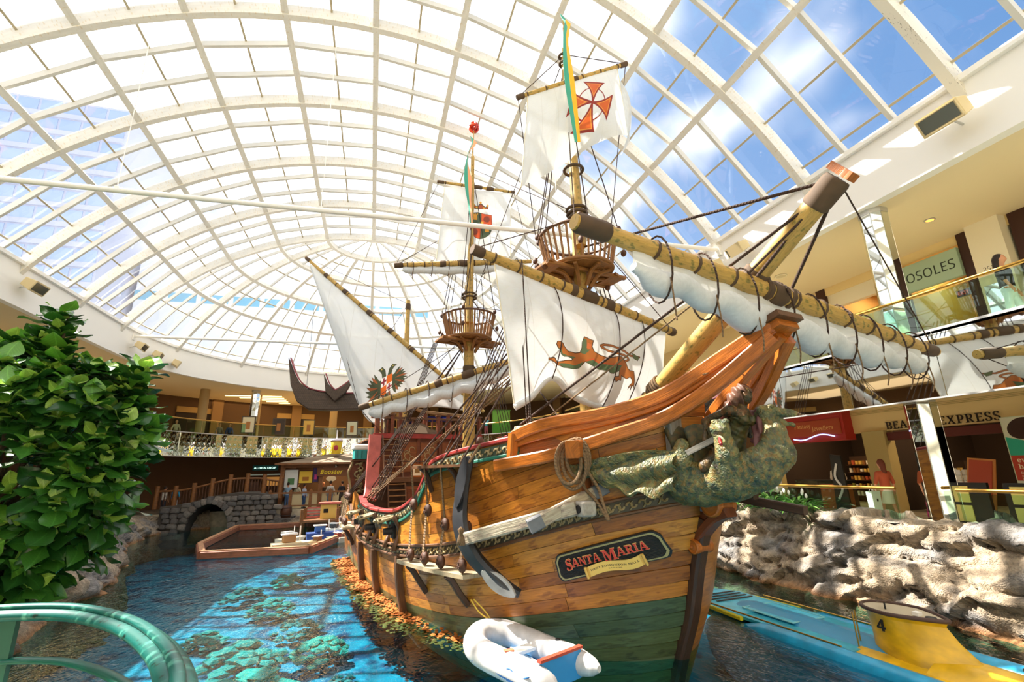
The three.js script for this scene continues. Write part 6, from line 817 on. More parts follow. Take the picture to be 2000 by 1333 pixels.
  const rk = grp('postcard_rack', 'white wire rack of cards inside the shop entrance', 'rack'); add(rk, 'pole', rod(V(X1 - 0.3, L1, -11.1), V(X1 - 0.3, L1 + 1.4, -11.1), 0.02, 6), M.chrome); for (let k = 0; k < 6; k++) for (let a = 0; a < 4; a++) add(rk, 'card', move(box(0.02, 0.16, 0.12), X1 - 0.3 + 0.14 * Math.cos(a * 1.57), L1 + 0.5 + k * 0.17, -11.1 + 0.14 * Math.sin(a * 1.57), -a * 1.57), pal[(k + a) % 2 ? 5 : 1]);
  // yellow squared panel wall
  const yp = grp('panel_screen', 'low screen of yellow squares in a black frame by the rail', 'screen'); add(yp, 'frame', box(0.1, 1.1, 3.4, 15.6, L1 + 0.58, -7.1), M.black); for (let r = 0; r < 2; r++) for (let i = 0; i < 5; i++) add(yp, 'square', box(0.03, 0.42, 0.52, 15.54, L1 + 0.33 + r * 0.5, -8.4 + i * 0.63), std(0xe3d27a, 0.5)); const yp2 = grp('panel_screen', 'narrow end of the yellow squared screen beside the column', 'screen'); add(yp2, 'frame', box(0.1, 1.1, 0.9, 15.6, L1 + 0.58, -9.6), M.black); for (let r = 0; r < 2; r++) add(yp2, 'square', box(0.03, 0.42, 0.34, 15.54, L1 + 0.33 + r * 0.5, -9.75), std(0xe3d27a, 0.5));
  // shop lamps, then the added light panels
  const lamp = (x, y, z, label, c = 0xffe2b0) => { const l = grp('downlight', label, 'lamp', [x, y, z], 0, 'recessed ceiling lamps'); add(l, 'trim', new THREE.TorusGeometry(0.12, 0.02, 6, 18).rotateX(Math.PI / 2), M.alu); add(l, 'bulb', new THREE.CylinderGeometry(0.1, 0.1, 0.02, 16), glow(c, 3)); };
  [-17.6, -16, -14.8].forEach((z, i) => lamp(X1 + 0.8, 5.6, z, ['farthest', 'middle', 'nearest'][i] + ' warm downlight in the jewellery shop ceiling')); [-12.4, -11, -9.6].forEach((z, i) => lamp(X1 + 0.8, 5.6, z, ['farthest', 'middle', 'nearest'][i] + ' warm downlight in the beauty shop ceiling'));
  areaLight([X1 + 1.6, 5.52, -16.2], [X1 + 1.6, 0, -16.2], 1.2, 3.0, 0xffdca8, 9, 'added warm ceiling light panel inside the jewellery shop'); areaLight([X1 + 1.6, 5.52, -11], [X1 + 1.6, 0, -11], 1.2, 3.2, 0xffdca8, 7, 'added warm ceiling light panel inside the beauty shop');  // both panels are added to brighten the lower shop interiors

  // ---- upper shops, front plane x = 17.9
  const n0 = scene.children.length;
  const X2 = 17.9, up = struct('wall_right', 'shop front wall of the upper gallery', 'shop wall'), wn = std(0x3b1c14, 0.5), warmI = std(0xc49a5c, 0.8);
  add(up, 'header', box(0.3, 0.35, 60, X2 + 0.15, HB - 0.15, -14), hdr); add(up, 'header', box(0.24, 0.9, 4, X2 + 0.2, HB - 0.45, -14.2), M.cream);
  for (const [z0, z1] of [[-13.0, -12.2], [-10.35, -9.95], [-9.0, -6.6], [-15.6, -15.2]]) add(up, 'dark_frame', box(0.3, HB - L2, z1 - z0, X2 + 0.1, (HB + L2) / 2, (z0 + z1) / 2), wn); add(up, 'mirror_pilaster', box(0.5, HB - L2, 0.85, X2 - 0.1, (HB + L2) / 2, -9.5), M.cream); add(up, 'mirror_facing', box(0.02, 2.0, 0.7, X2 - 0.36, L2 + 1.0, -9.5), M.mirror);
  add(up, 'number', move(faceX(0.7, 0.28), X2 - 0.365, 8.95, -9.5), std(0xffffff, 0.6, { map: signTex(160, 64, '#e9dfc6', (x) => { x.fillStyle = '#3a3020'; x.font = '40px sans-serif'; x.fillText('2534-', 24, 46); }) }));
  add(up, 'fill_wall', box(0.3, HB - L2, 20, X2 + 0.1, (HB + L2) / 2, -25.6), std(0xcdb68a, 0.8)); add(up, 'fill_wall', box(0.3, HB - L2, 14, X2 + 0.1, (HB + L2) / 2, 0.4), wn); add(up, 'rear_wall', box(0.2, HB - L2, 12, X2 + 5, (HB + L2) / 2, -12), warmI); for (const z of [-15.4, -12.6, -10.1]) add(up, 'party_wall', box(5, HB - L2, 0.15, X2 + 2.5, (HB + L2) / 2, z), warmI);
  for (const [z0, z1] of [[-15.2, -13.0], [-12.2, -10.35]]) add(up, 'shop_glass', box(0.015, 2.6, z1 - z0, X2, L2 + 1.3, (z0 + z1) / 2), M.glassRail);
  const sg = grp('shop_sign', 'pale green sign reading Aerosoles above the shoe shop', 'sign'); add(sg, 'board', box(0.16, 0.95, 2.5, X2 - 0.1, 9.55, -11.6), std(0x9fb89f, 0.6)); add(sg, 'lettering', move(faceX(2.44, 0.9), X2 - 0.185, 9.55, -11.6), std(0xffffff, 0.6, { map: signTex(600, 220, '#a3b9a0', (x) => { x.fillStyle = '#1f2a22'; x.font = '110px sans-serif'; x.fillText('AEROSOLES', 20, 150, 560); }) }));
  const ex = grp('exit_sign', 'red lit exit sign inside the shoe shop', 'sign'); add(ex, 'case', box(0.08, 0.22, 0.42, X2 + 1.2, 8.9, -11.2), std(0x5a1a14, 0.5)); add(ex, 'lit_face', move(faceX(0.4, 0.2), X2 + 1.15, 8.9, -11.2), new THREE.MeshStandardMaterial({ color: 0x000000, emissive: 0xffffff, emissiveIntensity: 1.4, emissiveMap: signTex(128, 64, '#3a0806', (x) => { x.fillStyle = '#ff4a38'; x.font = 'bold 50px sans-serif'; x.fillText('EXIT', 8, 50, 112); }) }));
  const sa = grp('sale_sign', 'dark red sale placard in the shoe shop window', 'sign'); add(sa, 'card', box(0.04, 0.5, 0.62, X2 - 0.15, L2 + 0.72, -11.2), std(0x9c1f1c, 0.5)); add(sa, 'lettering', move(faceX(0.6, 0.48), X2 - 0.175, L2 + 0.72, -11.2), std(0xffffff, 0.6, { map: signTex(160, 128, '#9c1f1c', (x) => { x.fillStyle = '#f2e6dc'; x.font = 'bold 50px serif'; x.fillText('SALE', 14, 80, 132); }) })); add(sa, 'stand', box(0.03, 0.5, 0.05, X2 - 0.15, L2 + 0.25, -11.2), M.black);
  for (const [z, c, lb] of [[-14.2, 0x6a4a30, 'framed dark picture in the upper shop window'], [-13.3, 0xcdb08a, 'pale framed picture in the upper shop window']]) { const f = grp('window_display', lb, 'display'); add(f, 'frame', box(0.05, 0.7, 0.5, X2 + 0.5, L2 + 0.9, z), std(0x5a3820, 0.6)); add(f, 'print', box(0.02, 0.56, 0.38, X2 + 0.46, L2 + 0.9, z), std(c, 0.6)); add(f, 'plinth', box(0.4, 0.5, 0.6, X2 + 0.6, L2 + 0.25, z), M.cream); }
  const fp = grp('flower_banner', 'orange and green flower banner on the upper gallery glass', 'banner'); add(fp, 'cloth', box(0.04, 0.95, 1.5, XR + 0.4, L2 + 0.5, -16.6), std(0xcf4a2c, 0.7)); for (let k = 0; k < 5; k++) add(fp, 'petal', move(new THREE.SphereGeometry(0.16, 10, 6).scale(0.12, 1.6, 0.5), XR + 0.37, L2 + 0.62, -16.9 + 0.04 * k, 0, -0.5 + k * 0.25), std(k % 2 ? 0xf2a03a : 0x6aa85a, 0.6));
  [-15, -14.5, -14, -13.5].forEach((z, i) => lamp(X2 + 0.7, 9.95, z, ['first', 'second', 'third', 'fourth'][i] + ' small spotlight from the bowsprit in the upper shop window', 0xfff0d0)); areaLight([X2 + 2, HB - 0.1, -14], [X2 + 2, 0, -14], 1.2, 1.6, 0xffe2b4, 14, 'added ceiling light panel in the picture shop upstairs'); areaLight([X2 + 2, HB - 0.1, -11.4], [X2 + 2, 0, -11.4], 1.4, 1.6, 0xffdca4, 16, 'added ceiling light panel in the upstairs shoe shop');  // the two ceiling panels are added fill for the upstairs shops
  for (let i = n0; i < scene.children.length; i++) scene.children[i].position.z += 0.85;
  lamp(15.9, HB - 0.02, -8.95, 'amber downlight in the cream soffit beside the mirrored column', 0xffa040); lamp(15.4, HB - 0.02, -16.8, 'amber downlight in the soffit above the beak of the ship', 0xffa040);
  for (const [x, z, lb] of [[14.6, -5.2, 'round cream speaker grille in the soffit near the big floodlight'], [14.9, -13.6, 'round cream speaker grille in the soffit behind the bowsprit']]) { const s = grp('ceiling_speaker', lb, 'speaker', [x, HB - 0.02, z]); add(s, 'ring', new THREE.TorusGeometry(0.2, 0.02, 6, 22).rotateX(Math.PI / 2), M.cream); add(s, 'grille', new THREE.CylinderGeometry(0.19, 0.19, 0.02, 22), std(0xd4c49c, 0.8)); }

  // ---- floodlights on the fascia
  function flood(x, y, z, turn, tilt, s, label) { const f = grp('floodlight', label, 'floodlight', [x, y, z], turn, 'floodlights on the white fascia'); const b = sub(f, 'head'); b.rotation.x = -tilt; const beige = std(0xd8c596, 0.5); add(b, 'housing', move(extrude([[-0.2, -0.16], [0.2, -0.22], [0.2, 0.22], [-0.2, 0.16]], 0.86 * s, 0.02).rotateY(Math.PI / 2).scale(s, s, 1), -0.43 * s, 0, 0), beige); add(b, 'lens', box(0.76 * s, 0.34 * s, 0.02, 0, 0, -0.225 * s), std(0x5a5e55, 0.1, { metalness: 0.4 })); add(b, 'lens_frame', sweep([V(-0.42, -0.2, -0.22), V(0.42, -0.2, -0.22), V(0.42, 0.2, -0.22), V(-0.42, 0.2, -0.22), V(-0.42, -0.2, -0.22)].map((v) => v.multiplyScalar(s)), rect(0.03, 0.03), V(0, 0, 1)), beige); add(f, 'bracket', rod(V(0, 0, 0.15), V(0, -0.1, 0.5 * s + 0.2), 0.03, 6), M.alu); return f; }
  flood(XR - 0.62, 11.25, -6.25, -Math.PI / 2 + Math.PI, 0.5, 1.0, 'large beige floodlight on the sunlit fascia near the camera');
  flood(XR - 0.5, 11.2, -13.25, Math.PI / 2, 0.5, 0.85, 'beige floodlight on the fascia behind the bowsprit'); flood(XR - 0.5, 11.1, -14.7, Math.PI / 2, 0.5, 0.85, 'beige floodlight on the fascia above the furled spritsail');
  flood(XL + 0.5, 11.35, -23.5, -Math.PI / 2, 0.5, 1.0, 'beige floodlight on the fascia above the fig tree'); flood(-13.9, 11.25, -33.2, -Math.PI / 2 + 0.1, 0.5, 0.95, 'floodlight beside the end of the thin tie rod'); flood(-13.7, 11.15, -35.1, -Math.PI / 2 + 0.2, 0.5, 0.95, 'second floodlight along the curved fascia from the tie rod'); flood(-13.2, 11.0, -36.8, -Math.PI / 2 + 0.35, 0.5, 0.9, 'third floodlight along the curved fascia half behind leaves'); flood(-6.3, 10.9, -44.2, Math.PI - 0.4 + Math.PI, 0.4, 0.8, 'small floodlight on the curved fascia beside the red-backed tail sculpture');

  // ---- shoppers
  person({ pos: [15.4, L1, -11.7], turn: Math.PI - 0.3, shirt: 0xb0502f, pants: 0xdcd2bd, hair: 0x6b2f18, longHair: true, skirt: true, stride: 0.16, cell: 0.022, label: 'shopper in a rust top and pale skirt carrying a large white bag', arms: [[0.27, 1.1, 0.0, 0.29, 0.86, 0.06], [-0.27, 1.1, 0.0, -0.29, 0.86, 0.06]] });
  { const b = grp('shopping_bag', 'large white shopping bag held by the walking shopper', 'bag', [14.9, L1 + 0.3, -11.75], 0.3); add(b, 'bag', move(extrude([[-0.26, 0], [0.26, 0], [0.29, 0.55], [-0.29, 0.55]], 0.14, 0.01), 0, 0, -0.07), std(0xf2f1ec, 0.6)); add(b, 'label_mark', box(0.1, 0.08, 0.01, 0, 0.3, 0.09), std(0x3a3a38, 0.6)); for (const z of [-0.06, 0.06]) add(b, 'handle', tube(curve([V(-0.12, 0.55, z), V(0, 0.68, z * 0.4), V(0.12, 0.55, z)], 8), 0.01, 5), M.white); }
  person({ pos: [16.1, L1, -10.9], turn: -0.4, shirt: 0x9a4a24, pants: 0xa8286a, hair: 0x30180f, longHair: true, stride: 0.12, cell: 0.026, label: 'shopper in brown top and magenta trousers behind the white bag' });
  person({ pos: [X1 + 0.1, L1, -15.75], turn: 2.2, shirt: 0xe6dfd2, pants: 0x201a18, hair: 0x1c120c, sleeves: true, cell: 0.026, label: 'person in a white shirt leaning at the jewellery counter', arms: [[0.24, 1.12, 0.1, 0.16, 1.02, 0.3], [-0.24, 1.12, 0.1, -0.16, 1.02, 0.3]] });
  person({ pos: [14.5, L2, -7.0], turn: 0.3, shirt: 0x1a181c, pants: 0xd8e4e8, hair: 0x241510, longHair: true, stride: 0.14, cell: 0.026, label: 'passer-by in a black top on the upper gallery by the numbered pilaster' });
}
// ---------------------------------------------------------------- the far side: gallery, dark shops, juice kiosk, stone bridge, jetty
{
  // upper gallery balustrade round the half dome and down the left side
  const o = outline(0.03, 36), gb = grp('glass_balustrade', 'curved glass balustrade of the upper gallery round the half dome', 'balustrade'); const top = [];
  for (let i = 0; i < o.length - 2; i++) { const a = V(o[i][0], L2 + 0.5, o[i][1]), b = V(o[i + 1][0], L2 + 0.5, o[i + 1][1]), L = a.distanceTo(b), n = L > 5 ? 18 : 1; for (let k = 0; k < n; k++) add(gb, 'glass_panel', bar(a.clone().lerp(b, (k + 0.02) / n), a.clone().lerp(b, (k + 0.98) / n), 0.95, 0.014), M.glassRail); top.push(a.clone().setY(L2 + 1.03)); }
  add(gb, 'handrail', tube(top, 0.04, 8), M.brass);
  for (const [i, c, lb] of [[11, 0xd9c9a0, 'framed leaf print on the far gallery rail beside the mirrored column'], [13, 0x3a2a1a, 'dark framed notice on the far gallery rail'], [15, 0xe3b04a, 'golden framed poster on the far gallery rail'], [18, 0xc9c4a0, 'pale framed poster on the far gallery rail'], [20, 0xd8c48a, 'cream framed poster on the rail near the ship stern']]) { const a = o[i], f = grp('framed_poster', lb, 'poster', [a[0], L2 + 0.3, a[1] + 0.12], 0); add(f, 'frame', box(1.0, 1.35, 0.05, 0, 0.65, 0), std(0x4a3a28, 0.6)); add(f, 'print', box(0.84, 1.18, 0.02, 0, 0.65, 0.03), std(c, 0.6)); add(f, 'motif', box(0.3, 0.6, 0.01, 0, 0.6, 0.045), std(0xa86a2a, 0.6)); }
  // shop walls: dark below, brown above
  const wl = struct('wall_far', 'brown timber shop fronts below the far gallery', 'shop wall'); band('lower_front', wl, 7.5, 1.0, 5.6, 0.2, std(0x6a4a32, 0.85), 6); band('upper_front', wl, 9.5, L2, HB, 0.2, std(0x5a4128, 0.85), 4);
  const warm = std(0x8a6a42, 0.8); for (let k = 0; k < 9; k++) { const a = rad(18 + k * 18), r = WID + 9.3, x = X0 - r * Math.cos(a), z = ZD - r * Math.sin(a); add(wl, 'pier', move(box(0.9, HB - L2, 0.6), x, (HB + L2) / 2, z, -a + Math.PI / 2), warm); }
  for (const [a, r] of [[58, 4], [80, 4.5], [100, 4.5], [44, 4]]) add(wl, 'gallery_column', move(new THREE.CylinderGeometry(0.35, 0.35, HB - L2, 16), X0 - (WID + r) * Math.cos(rad(a)), (HB + L2) / 2, ZD - (WID + r) * Math.sin(rad(a))), std(0xa68a5c, 0.7));
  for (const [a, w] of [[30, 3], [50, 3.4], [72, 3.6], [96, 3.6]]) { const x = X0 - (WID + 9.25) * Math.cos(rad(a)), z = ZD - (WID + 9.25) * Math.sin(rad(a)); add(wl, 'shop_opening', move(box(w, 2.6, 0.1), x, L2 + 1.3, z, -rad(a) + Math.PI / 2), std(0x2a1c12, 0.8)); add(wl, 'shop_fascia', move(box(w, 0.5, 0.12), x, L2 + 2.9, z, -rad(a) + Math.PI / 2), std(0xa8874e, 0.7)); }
  // strip lights in the gallery ceiling
  for (let k = 0; k < 5; k++) { const z = ZD - WID - 1.4 - k * 1.15; for (const [x0, x1, lb] of [[-12.8 + k * 0.9, -8.2, 'west'], [-7, -1.2, 'east']]) { const s = grp('strip_light', lb === 'west' ? ['nearest', 'second', 'third', 'fourth', 'farthest'][k] + ' warm strip light in the far gallery ceiling past the mirrored column' : ['nearest', 'second', 'third', 'fourth', 'farthest'][k] + ' warm strip light in the ceiling behind the tail sculpture', 'lamp', [0, HB - 0.08, z], 0, 'strip lights of the far gallery'); add(s, 'tube', box(x1 - x0, 0.05, 0.22, (x0 + x1) / 2, 0, 0), glow(0xffdf9a, 2.6)); add(s, 'trim', box(x1 - x0 + 0.1, 0.04, 0.4, (x0 + x1) / 2, 0.05, 0), M.cream); } }
  areaLight([-8, HB - 0.2, -50], [-8, 0, -50], 14, 6, 0xffd49a, 1.2); areaLight([-18.5, HB - 0.2, -34], [-18.5, 0, -34], 5, 14, 0xffd8a4, 0.8);
  // lit signs of the dark lower shops
  const ns = (label, px, py, pz, w, h, txt, fg, bg) => { const s = grp('neon_sign', label, 'sign', [px, py, pz]); add(s, 'case', box(w + 0.1, h + 0.1, 0.1, 0, 0, -0.06), M.black); add(s, 'lit_face', new THREE.PlaneGeometry(w, h), new THREE.MeshStandardMaterial({ color: 0x000000, emissive: 0xffffff, emissiveIntensity: 1.2, emissiveMap: signTex(256, 64, bg, (x) => { x.fillStyle = fg; x.font = 'bold 40px sans-serif'; x.fillText(txt, 10, 46, 230); }) })); };
  ns('small teal and white lit shop sign left of the kiosk', -8.6, 4.1, -45.6, 1.9, 0.36, 'ALOHA SHOP', '#d8fff0', '#04201c'); ns('blue lit shop sign seen through the foremast rigging', 6.3, 8.6, -48.5, 2.6, 0.5, 'WATCH IT!', '#4a6aff', '#08082a'); ns('dim blue round sign beside the watch shop sign', 3.2, 8.2, -49.5, 1.0, 0.5, 'ZONE', '#3a4ab0', '#06061c');
  const aw = grp('shop_awning', 'thin pale awning edge over a dark shop beside the kiosk', 'awning'); add(aw, 'edge', box(3.2, 0.1, 0.4, -8.2, 3.55, -45.2), std(0xb9c9c0, 0.6)); add(aw, 'window_glow', box(1.6, 0.7, 0.05, -7.6, 3.0, -45.6), glow(0xb07a3a, 0.5)); add(aw, 'shop_door', box(0.9, 1.6, 0.06, -9.4, 2.2, -45.6), M.brown);

  // ---- juice kiosk
  const k = grp('juice_kiosk', 'wooden juice kiosk with a shingled hip roof and a giant cup on top', 'kiosk', [-2.6, 1.08, -41.6]);
  const kw = wood(0x8f5a2a, 0.6);
  add(k, 'counter', box(6, 1.05, 0.5, 0, 0.52, 1.2), std(0xd8c79a, 0.7)); add(k, 'counter_top', box(6.2, 0.08, 0.7, 0, 1.09, 1.2), kw); add(k, 'back_wall', box(6, 3, 0.15, 0, 1.5, -1.2), std(0x5a3e26, 0.8));
  for (const x of [-3.75, -1.05, 1.9, 3.3]) add(k, 'post', box(0.28, 3.2, 0.28, x, 1.6, 1.5), kw); add(k, 'beam', box(7.2, 0.3, 0.3, 0, 3.05, 1.5), kw); for (const x of [-3.4, 3.4]) add(k, 'beam', box(0.3, 0.3, 3.2, x, 3.05, 0), kw);
  const shg = [std(0x7a6a55, 0.85), std(0x6a5b48, 0.85), std(0x867560, 0.85)]; for (let r = 0; r < 7; r++) { const t0 = r / 7, t1 = (r + 1.15) / 7; for (const [sx, sz] of [[0, 1], [1, 0], [-1, 0]]) { const e = (t) => sz ? [V(-mix(4.2, 0.5, t), 3.2 + 0.75 * t, mix(2.4, 0.1, t)), V(mix(4.2, 0.5, t), 3.2 + 0.75 * t, mix(2.4, 0.1, t))] : [V(sx * mix(4.2, 0.5, t), 3.2 + 0.75 * t, mix(2.4, 0.1, t)), V(sx * mix(4.2, 0.5, t), 3.2 + 0.75 * t, -mix(2.4, 0.1, t))]; const a = e(t0), b = e(Math.min(1, t1)); add(k, 'shingle_course', geom([...a[0].toArray(), ...a[1].toArray(), ...b[1].clone().add(V(0, 0.02, 0)).toArray(), ...b[0].clone().add(V(0, 0.02, 0)).toArray()], sx < 0 ? [0, 2, 1, 0, 3, 2] : [0, 1, 2, 0, 2, 3], [0, 0, 1, 0, 1, 1, 0, 1]), shg[(r + (sx + 2)) % 3]); } }
  add(k, 'eave', sweep([V(-4.2, 3.17, 2.4), V(4.2, 3.17, 2.4)], rect(0.14, 0.1), V(0, 1, 0)), kw);
  add(k, 'sign_board', box(2.7, 0.62, 0.1, 0.0, 2.55, 1.68), wood(0x7a4a22, 0.6)); add(k, 'sign_lettering', move(new THREE.PlaneGeometry(2.6, 0.56), 0.0, 2.55, 1.74), std(0xffffff, 0.6, { map: signTex(512, 112, '#75451f', (x) => { x.fillStyle = '#f2d820'; x.font = 'bold italic 84px sans-serif'; x.fillText('Booster', 30, 86, 350); x.fillStyle = '#e0407a'; x.beginPath(); x.moveTo(420, 20); x.lineTo(486, 14); x.lineTo(476, 84); x.lineTo(440, 98); x.fill(); }) }));
  for (const [x, y, w, h, c, ac] of [[-3.15, 2.1, 0.9, 1.3, 0xdfe3e0, 0x4a7a4a], [-2.15, 2.2, 0.9, 0.85, 0xe8c23a, 0xa86a1a], [-1.45, 2.35, 0.35, 1.0, 0x3a2a6a, 0xd03a8a]]) { add(k, 'menu_board', box(w + 0.1, h + 0.1, 0.06, x, y, 1.3), M.brown); add(k, 'menu_print', box(w, h, 0.03, x, y, 1.35), std(c, 0.6)); add(k, 'menu_picture', box(w * 0.5, h * 0.35, 0.02, x, y - h * 0.15, 1.37), std(ac, 0.6)); }
  add(k, 'oval_sign', move(new THREE.CylinderGeometry(0.26, 0.26, 0.04, 20).rotateX(Math.PI / 2).scale(1.4, 0.8, 1), -0.3, 2.05, 1.7), std(0xe0c89a, 0.6));
  const cup = sub(k, 'giant_cup'); add(cup, 'cup', move(lathe([[0, 0], [0.32, 0], [0.44, 0.95], [0, 0.95]], 20), -0.15, 3.9, 0.9), std(0xe3c02a, 0.5)); add(cup, 'lid', move(lathe([[0, 0], [0.47, 0], [0.45, 0.14], [0.38, 0.2], [0, 0.22]], 20), -0.15, 4.85, 0.9), std(0xe6d2dc, 0.5)); add(cup, 'straw', rod(V(-0.15, 5.0, 0.9), V(-0.17, 5.75, 0.9), 0.03, 6), M.white); add(cup, 'logo', move(new THREE.SphereGeometry(0.16, 10, 8).scale(1, 1.3, 0.3), -0.15, 4.35, 1.3), std(0xb02a3a, 0.5));
  { const l = grp('kiosk_lamps', 'pair of small spotlights over the juice kiosk sign', 'lamp', [-2.1, 4.1, -39.6]); for (const x of [-0.5, 0.5]) { add(l, 'head', move(new THREE.ConeGeometry(0.12, 0.2, 10), x, 0, 0, 0, 0.6), M.chrome); add(l, 'arm', rod(V(x, 0.1, -0.05), V(x, 0.2, -0.3), 0.015, 5), M.chrome); } }
  areaLight([-2.6, 4.1, -41.2], [-2.6, 0, -41.2], 4, 0.5, 0xffd8a0, 16, 'added warm light panel under the kiosk roof');  // added panel, put in to light the kiosk from inside
  // timber railing before the kiosk
  const rl = grp('timber_railing', 'timber post and rail fence along the kiosk terrace', 'railing'); for (let i = 0; i <= 6; i++) { const x = -6.9 + i * 1.35; add(rl, 'post', box(0.2, 1.25, 0.2, x, 1.7, -39.3), kw); add(rl, 'post_cap', move(new THREE.ConeGeometry(0.16, 0.14, 4), x, 2.4, -39.3, Math.PI / 4), kw); } add(rl, 'rail', box(8.3, 0.12, 0.16, -2.85, 2.2, -39.3), kw); add(rl, 'rail', box(8.3, 0.1, 0.1, -2.85, 1.3, -39.3), kw);
  // people at the kiosk
  for (const [x, z, t, sh, pa, lb, h] of [[-5.9, -40.2, 2.9, 0x8fb0c8, 0x4a6a96, 'person in a pale blue shirt first in line at the juice kiosk', 1.75], [-5.3, -40.6, 2.6, 0xc8cbb0, 0x9a8f70, 'person in a sage shirt and khaki trousers waiting at the kiosk', 1.72], [-4.75, -40.1, 2.2, 0xb8c0d4, 0x33517e, 'person in a grey jumper and blue jeans bending over the kiosk rail', 1.62], [-2.9, -39.9, 3.0, 0xb9b2a8, 0x4a6f9c, 'person with a grey hooded top and jeans below the kiosk sign', 1.78], [-2.1, -40.2, -2.6, 0x24242c, 0x3a3430, 'person in black beside the ship stern', 1.75], [-3.5, -41.0, 0.2, 0x2c2420, 0x2a2a30, 'dark-clothed person behind the kiosk post', 1.7]]) person({ pos: [x, 1.08, z], turn: t, shirt: sh, pants: pa, h, label: lb, cell: 0.034, sleeves: true, group: 'people at the juice kiosk' });
  person({ pos: [-13.6, 1.08, -39.6], turn: 2.6, shirt: 0xd8d2c8, pants: 0x3a3a44, label: 'person in a white top leaning on the bridge rail', cell: 0.034 }); { person({ pos: [-13.0, 1.08, -39.8], turn: 2.9, shirt: 0x3a8fb4, pants: 0xd9dde0, label: 'person in white trousers wearing a blue backpack', cell: 0.034 }); const b = grp('backpack', 'bright blue backpack worn by the person in white trousers', 'backpack', [-13.0, 2.15, -39.62], 0); add(b, 'bag', box(0.3, 0.42, 0.18, 0, 0.1, 0.02, 0.06), std(0x2a86c4, 0.7)); add(b, 'pocket', box(0.22, 0.18, 0.06, 0, 0.02, 0.12, 0.02), std(0x1f6aa4, 0.7)); }
  for (const [x, z, sh, pa, lb] of [[-14.9, -43.5, 0xb9a888, 0x7a6a50, 'seated person in beige on the far gallery bench'], [-12.6, -46.2, 0x8a7a6a, 0x3a3a40, 'seated person in brown on the gallery bench near the column'], [-11.9, -46.5, 0x3a4a7a, 0x2a2a38, 'seated person in dark blue on the gallery bench']]) person({ pos: [x, L2 + 0.02, z], turn: 0.5, shirt: sh, pants: pa, sit: true, label: lb, cell: 0.036, sleeves: true });
  for (const [x, z, lb] of [[-14.95, -43.65, 'wooden bench with one sitter on the far gallery'], [-12.2, -46.5, 'wooden bench with two sitters on the far gallery']]) { const b = grp('bench', lb, 'bench', [x, L2, z], 0.5); add(b, 'seat', box(2.2, 0.06, 0.45, 0, 0.42, 0), M.brown); for (const s of [-0.9, 0.9]) add(b, 'leg', box(0.08, 0.4, 0.4, s, 0.2, 0), M.brown); }
  person({ pos: [8.2, L2, -44.2], turn: 0.4, shirt: 0xe8e8e6, pants: 0x8a8268, label: 'person in a white shirt on the far gallery above the bow rail', cell: 0.034 }); person({ pos: [9.9, L2, -43], turn: -0.6, shirt: 0x5ab0c8, pants: 0xc85a70, label: 'person in turquoise on the far gallery with raised arm', cell: 0.034, arms: [[0.3, 1.5, 0.05, 0.34, 1.78, 0.1], [-0.27, 1.1, 0.02, -0.28, 0.88, 0.1]] });
  const gk = grp('green_booth', 'plain green booth on the far gallery above the bow', 'booth'); add(gk, 'panel', box(1.6, 2.3, 0.5, 11.2, L2 + 1.15, -42.6, 0.04), std(0x6aa03a, 0.6)); add(gk, 'top', box(1.7, 0.1, 0.6, 11.2, L2 + 2.32, -42.6), std(0x4a7a2a, 0.6));
  // ---- stone bridge with its arch
  const sb = grp('stone_bridge', 'humped grey stone bridge with a dark round arch', 'bridge', [0, 0, -38]); const stone = [0x8d857c, 0x7a736c, 0x9a9084, 0x6f6a66, 0x857a70].map((c) => std(c, 0.9, { map: blotch, bumpMap: rough, bumpScale: 0.04 }));
  const deckY = (x) => 1.62 + 0.72 * smooth(-13, -9, x) - 0.3 * smooth(-8, -6, x), inArch = (x, y) => Math.hypot((x + 10.32) / 1.28, (y - 0.1) / 1.62) < 1;
  const sh = new THREE.Shape(); sh.moveTo(-13.2, -1); for (let x = -13.2; x <= -6.3; x += 0.3) sh.lineTo(x, deckY(x)); sh.lineTo(-6.3, -1); const ho = new THREE.Path(); ho.moveTo(-11.6, -0.9); for (let a = Math.PI; a >= 0; a -= 0.2) ho.lineTo(-10.32 + 1.28 * Math.cos(a), 0.1 + 1.62 * Math.sin(a)); ho.lineTo(-9.04, -0.9); sh.holes.push(ho); add(sb, 'core', new THREE.ExtrudeGeometry(sh, { depth: -3.2, bevelEnabled: false }).translate(0, 0, -0.05), std(0x4a443e, 0.9)); add(sb, 'tunnel_end', box(3, 3, 0.1, -10.3, 0.5, -3.3), M.dark);
  const sg = [0, 1, 2, 3].map((i) => { const g = new RoundedBoxGeometry(1, 1, 1, 1, 0.22), p = g.attributes.position; for (let j = 0; j < p.count; j++) { const x = p.getX(j), y = p.getY(j), z = p.getZ(j); p.setXYZ(j, x + 0.16 * perlin.noise(x * 2 + i * 9, y * 2, z), y + 0.16 * perlin.noise(x * 2, y * 2 + i * 7, z + 5), z); } g.computeVertexNormals(); return g; });
  let si = 0; for (let y = -0.3; y < 2.4; y += 0.33) for (let x = -13.1 + rr(0, 0.2); x < -6.4;) { const w = rr(0.34, 0.66), cx = x + w / 2; if (y + 0.16 < deckY(cx) + 0.1 && !inArch(cx, y) && !inArch(cx, y - 0.14) && !inArch(cx - w * 0.3, y) && !inArch(cx + w * 0.3, y)) { const m = add(sb, 'stone', sg[si++ % 4], stone[Math.floor(rnd() * 5)]); m.position.set(cx, y + rr(-0.03, 0.03), rr(-0.02, 0.05)); m.scale.set(w * 0.94, 0.31 * rr(0.9, 1.05), 0.3); m.rotation.z = rr(-0.08, 0.08); } x += w; }
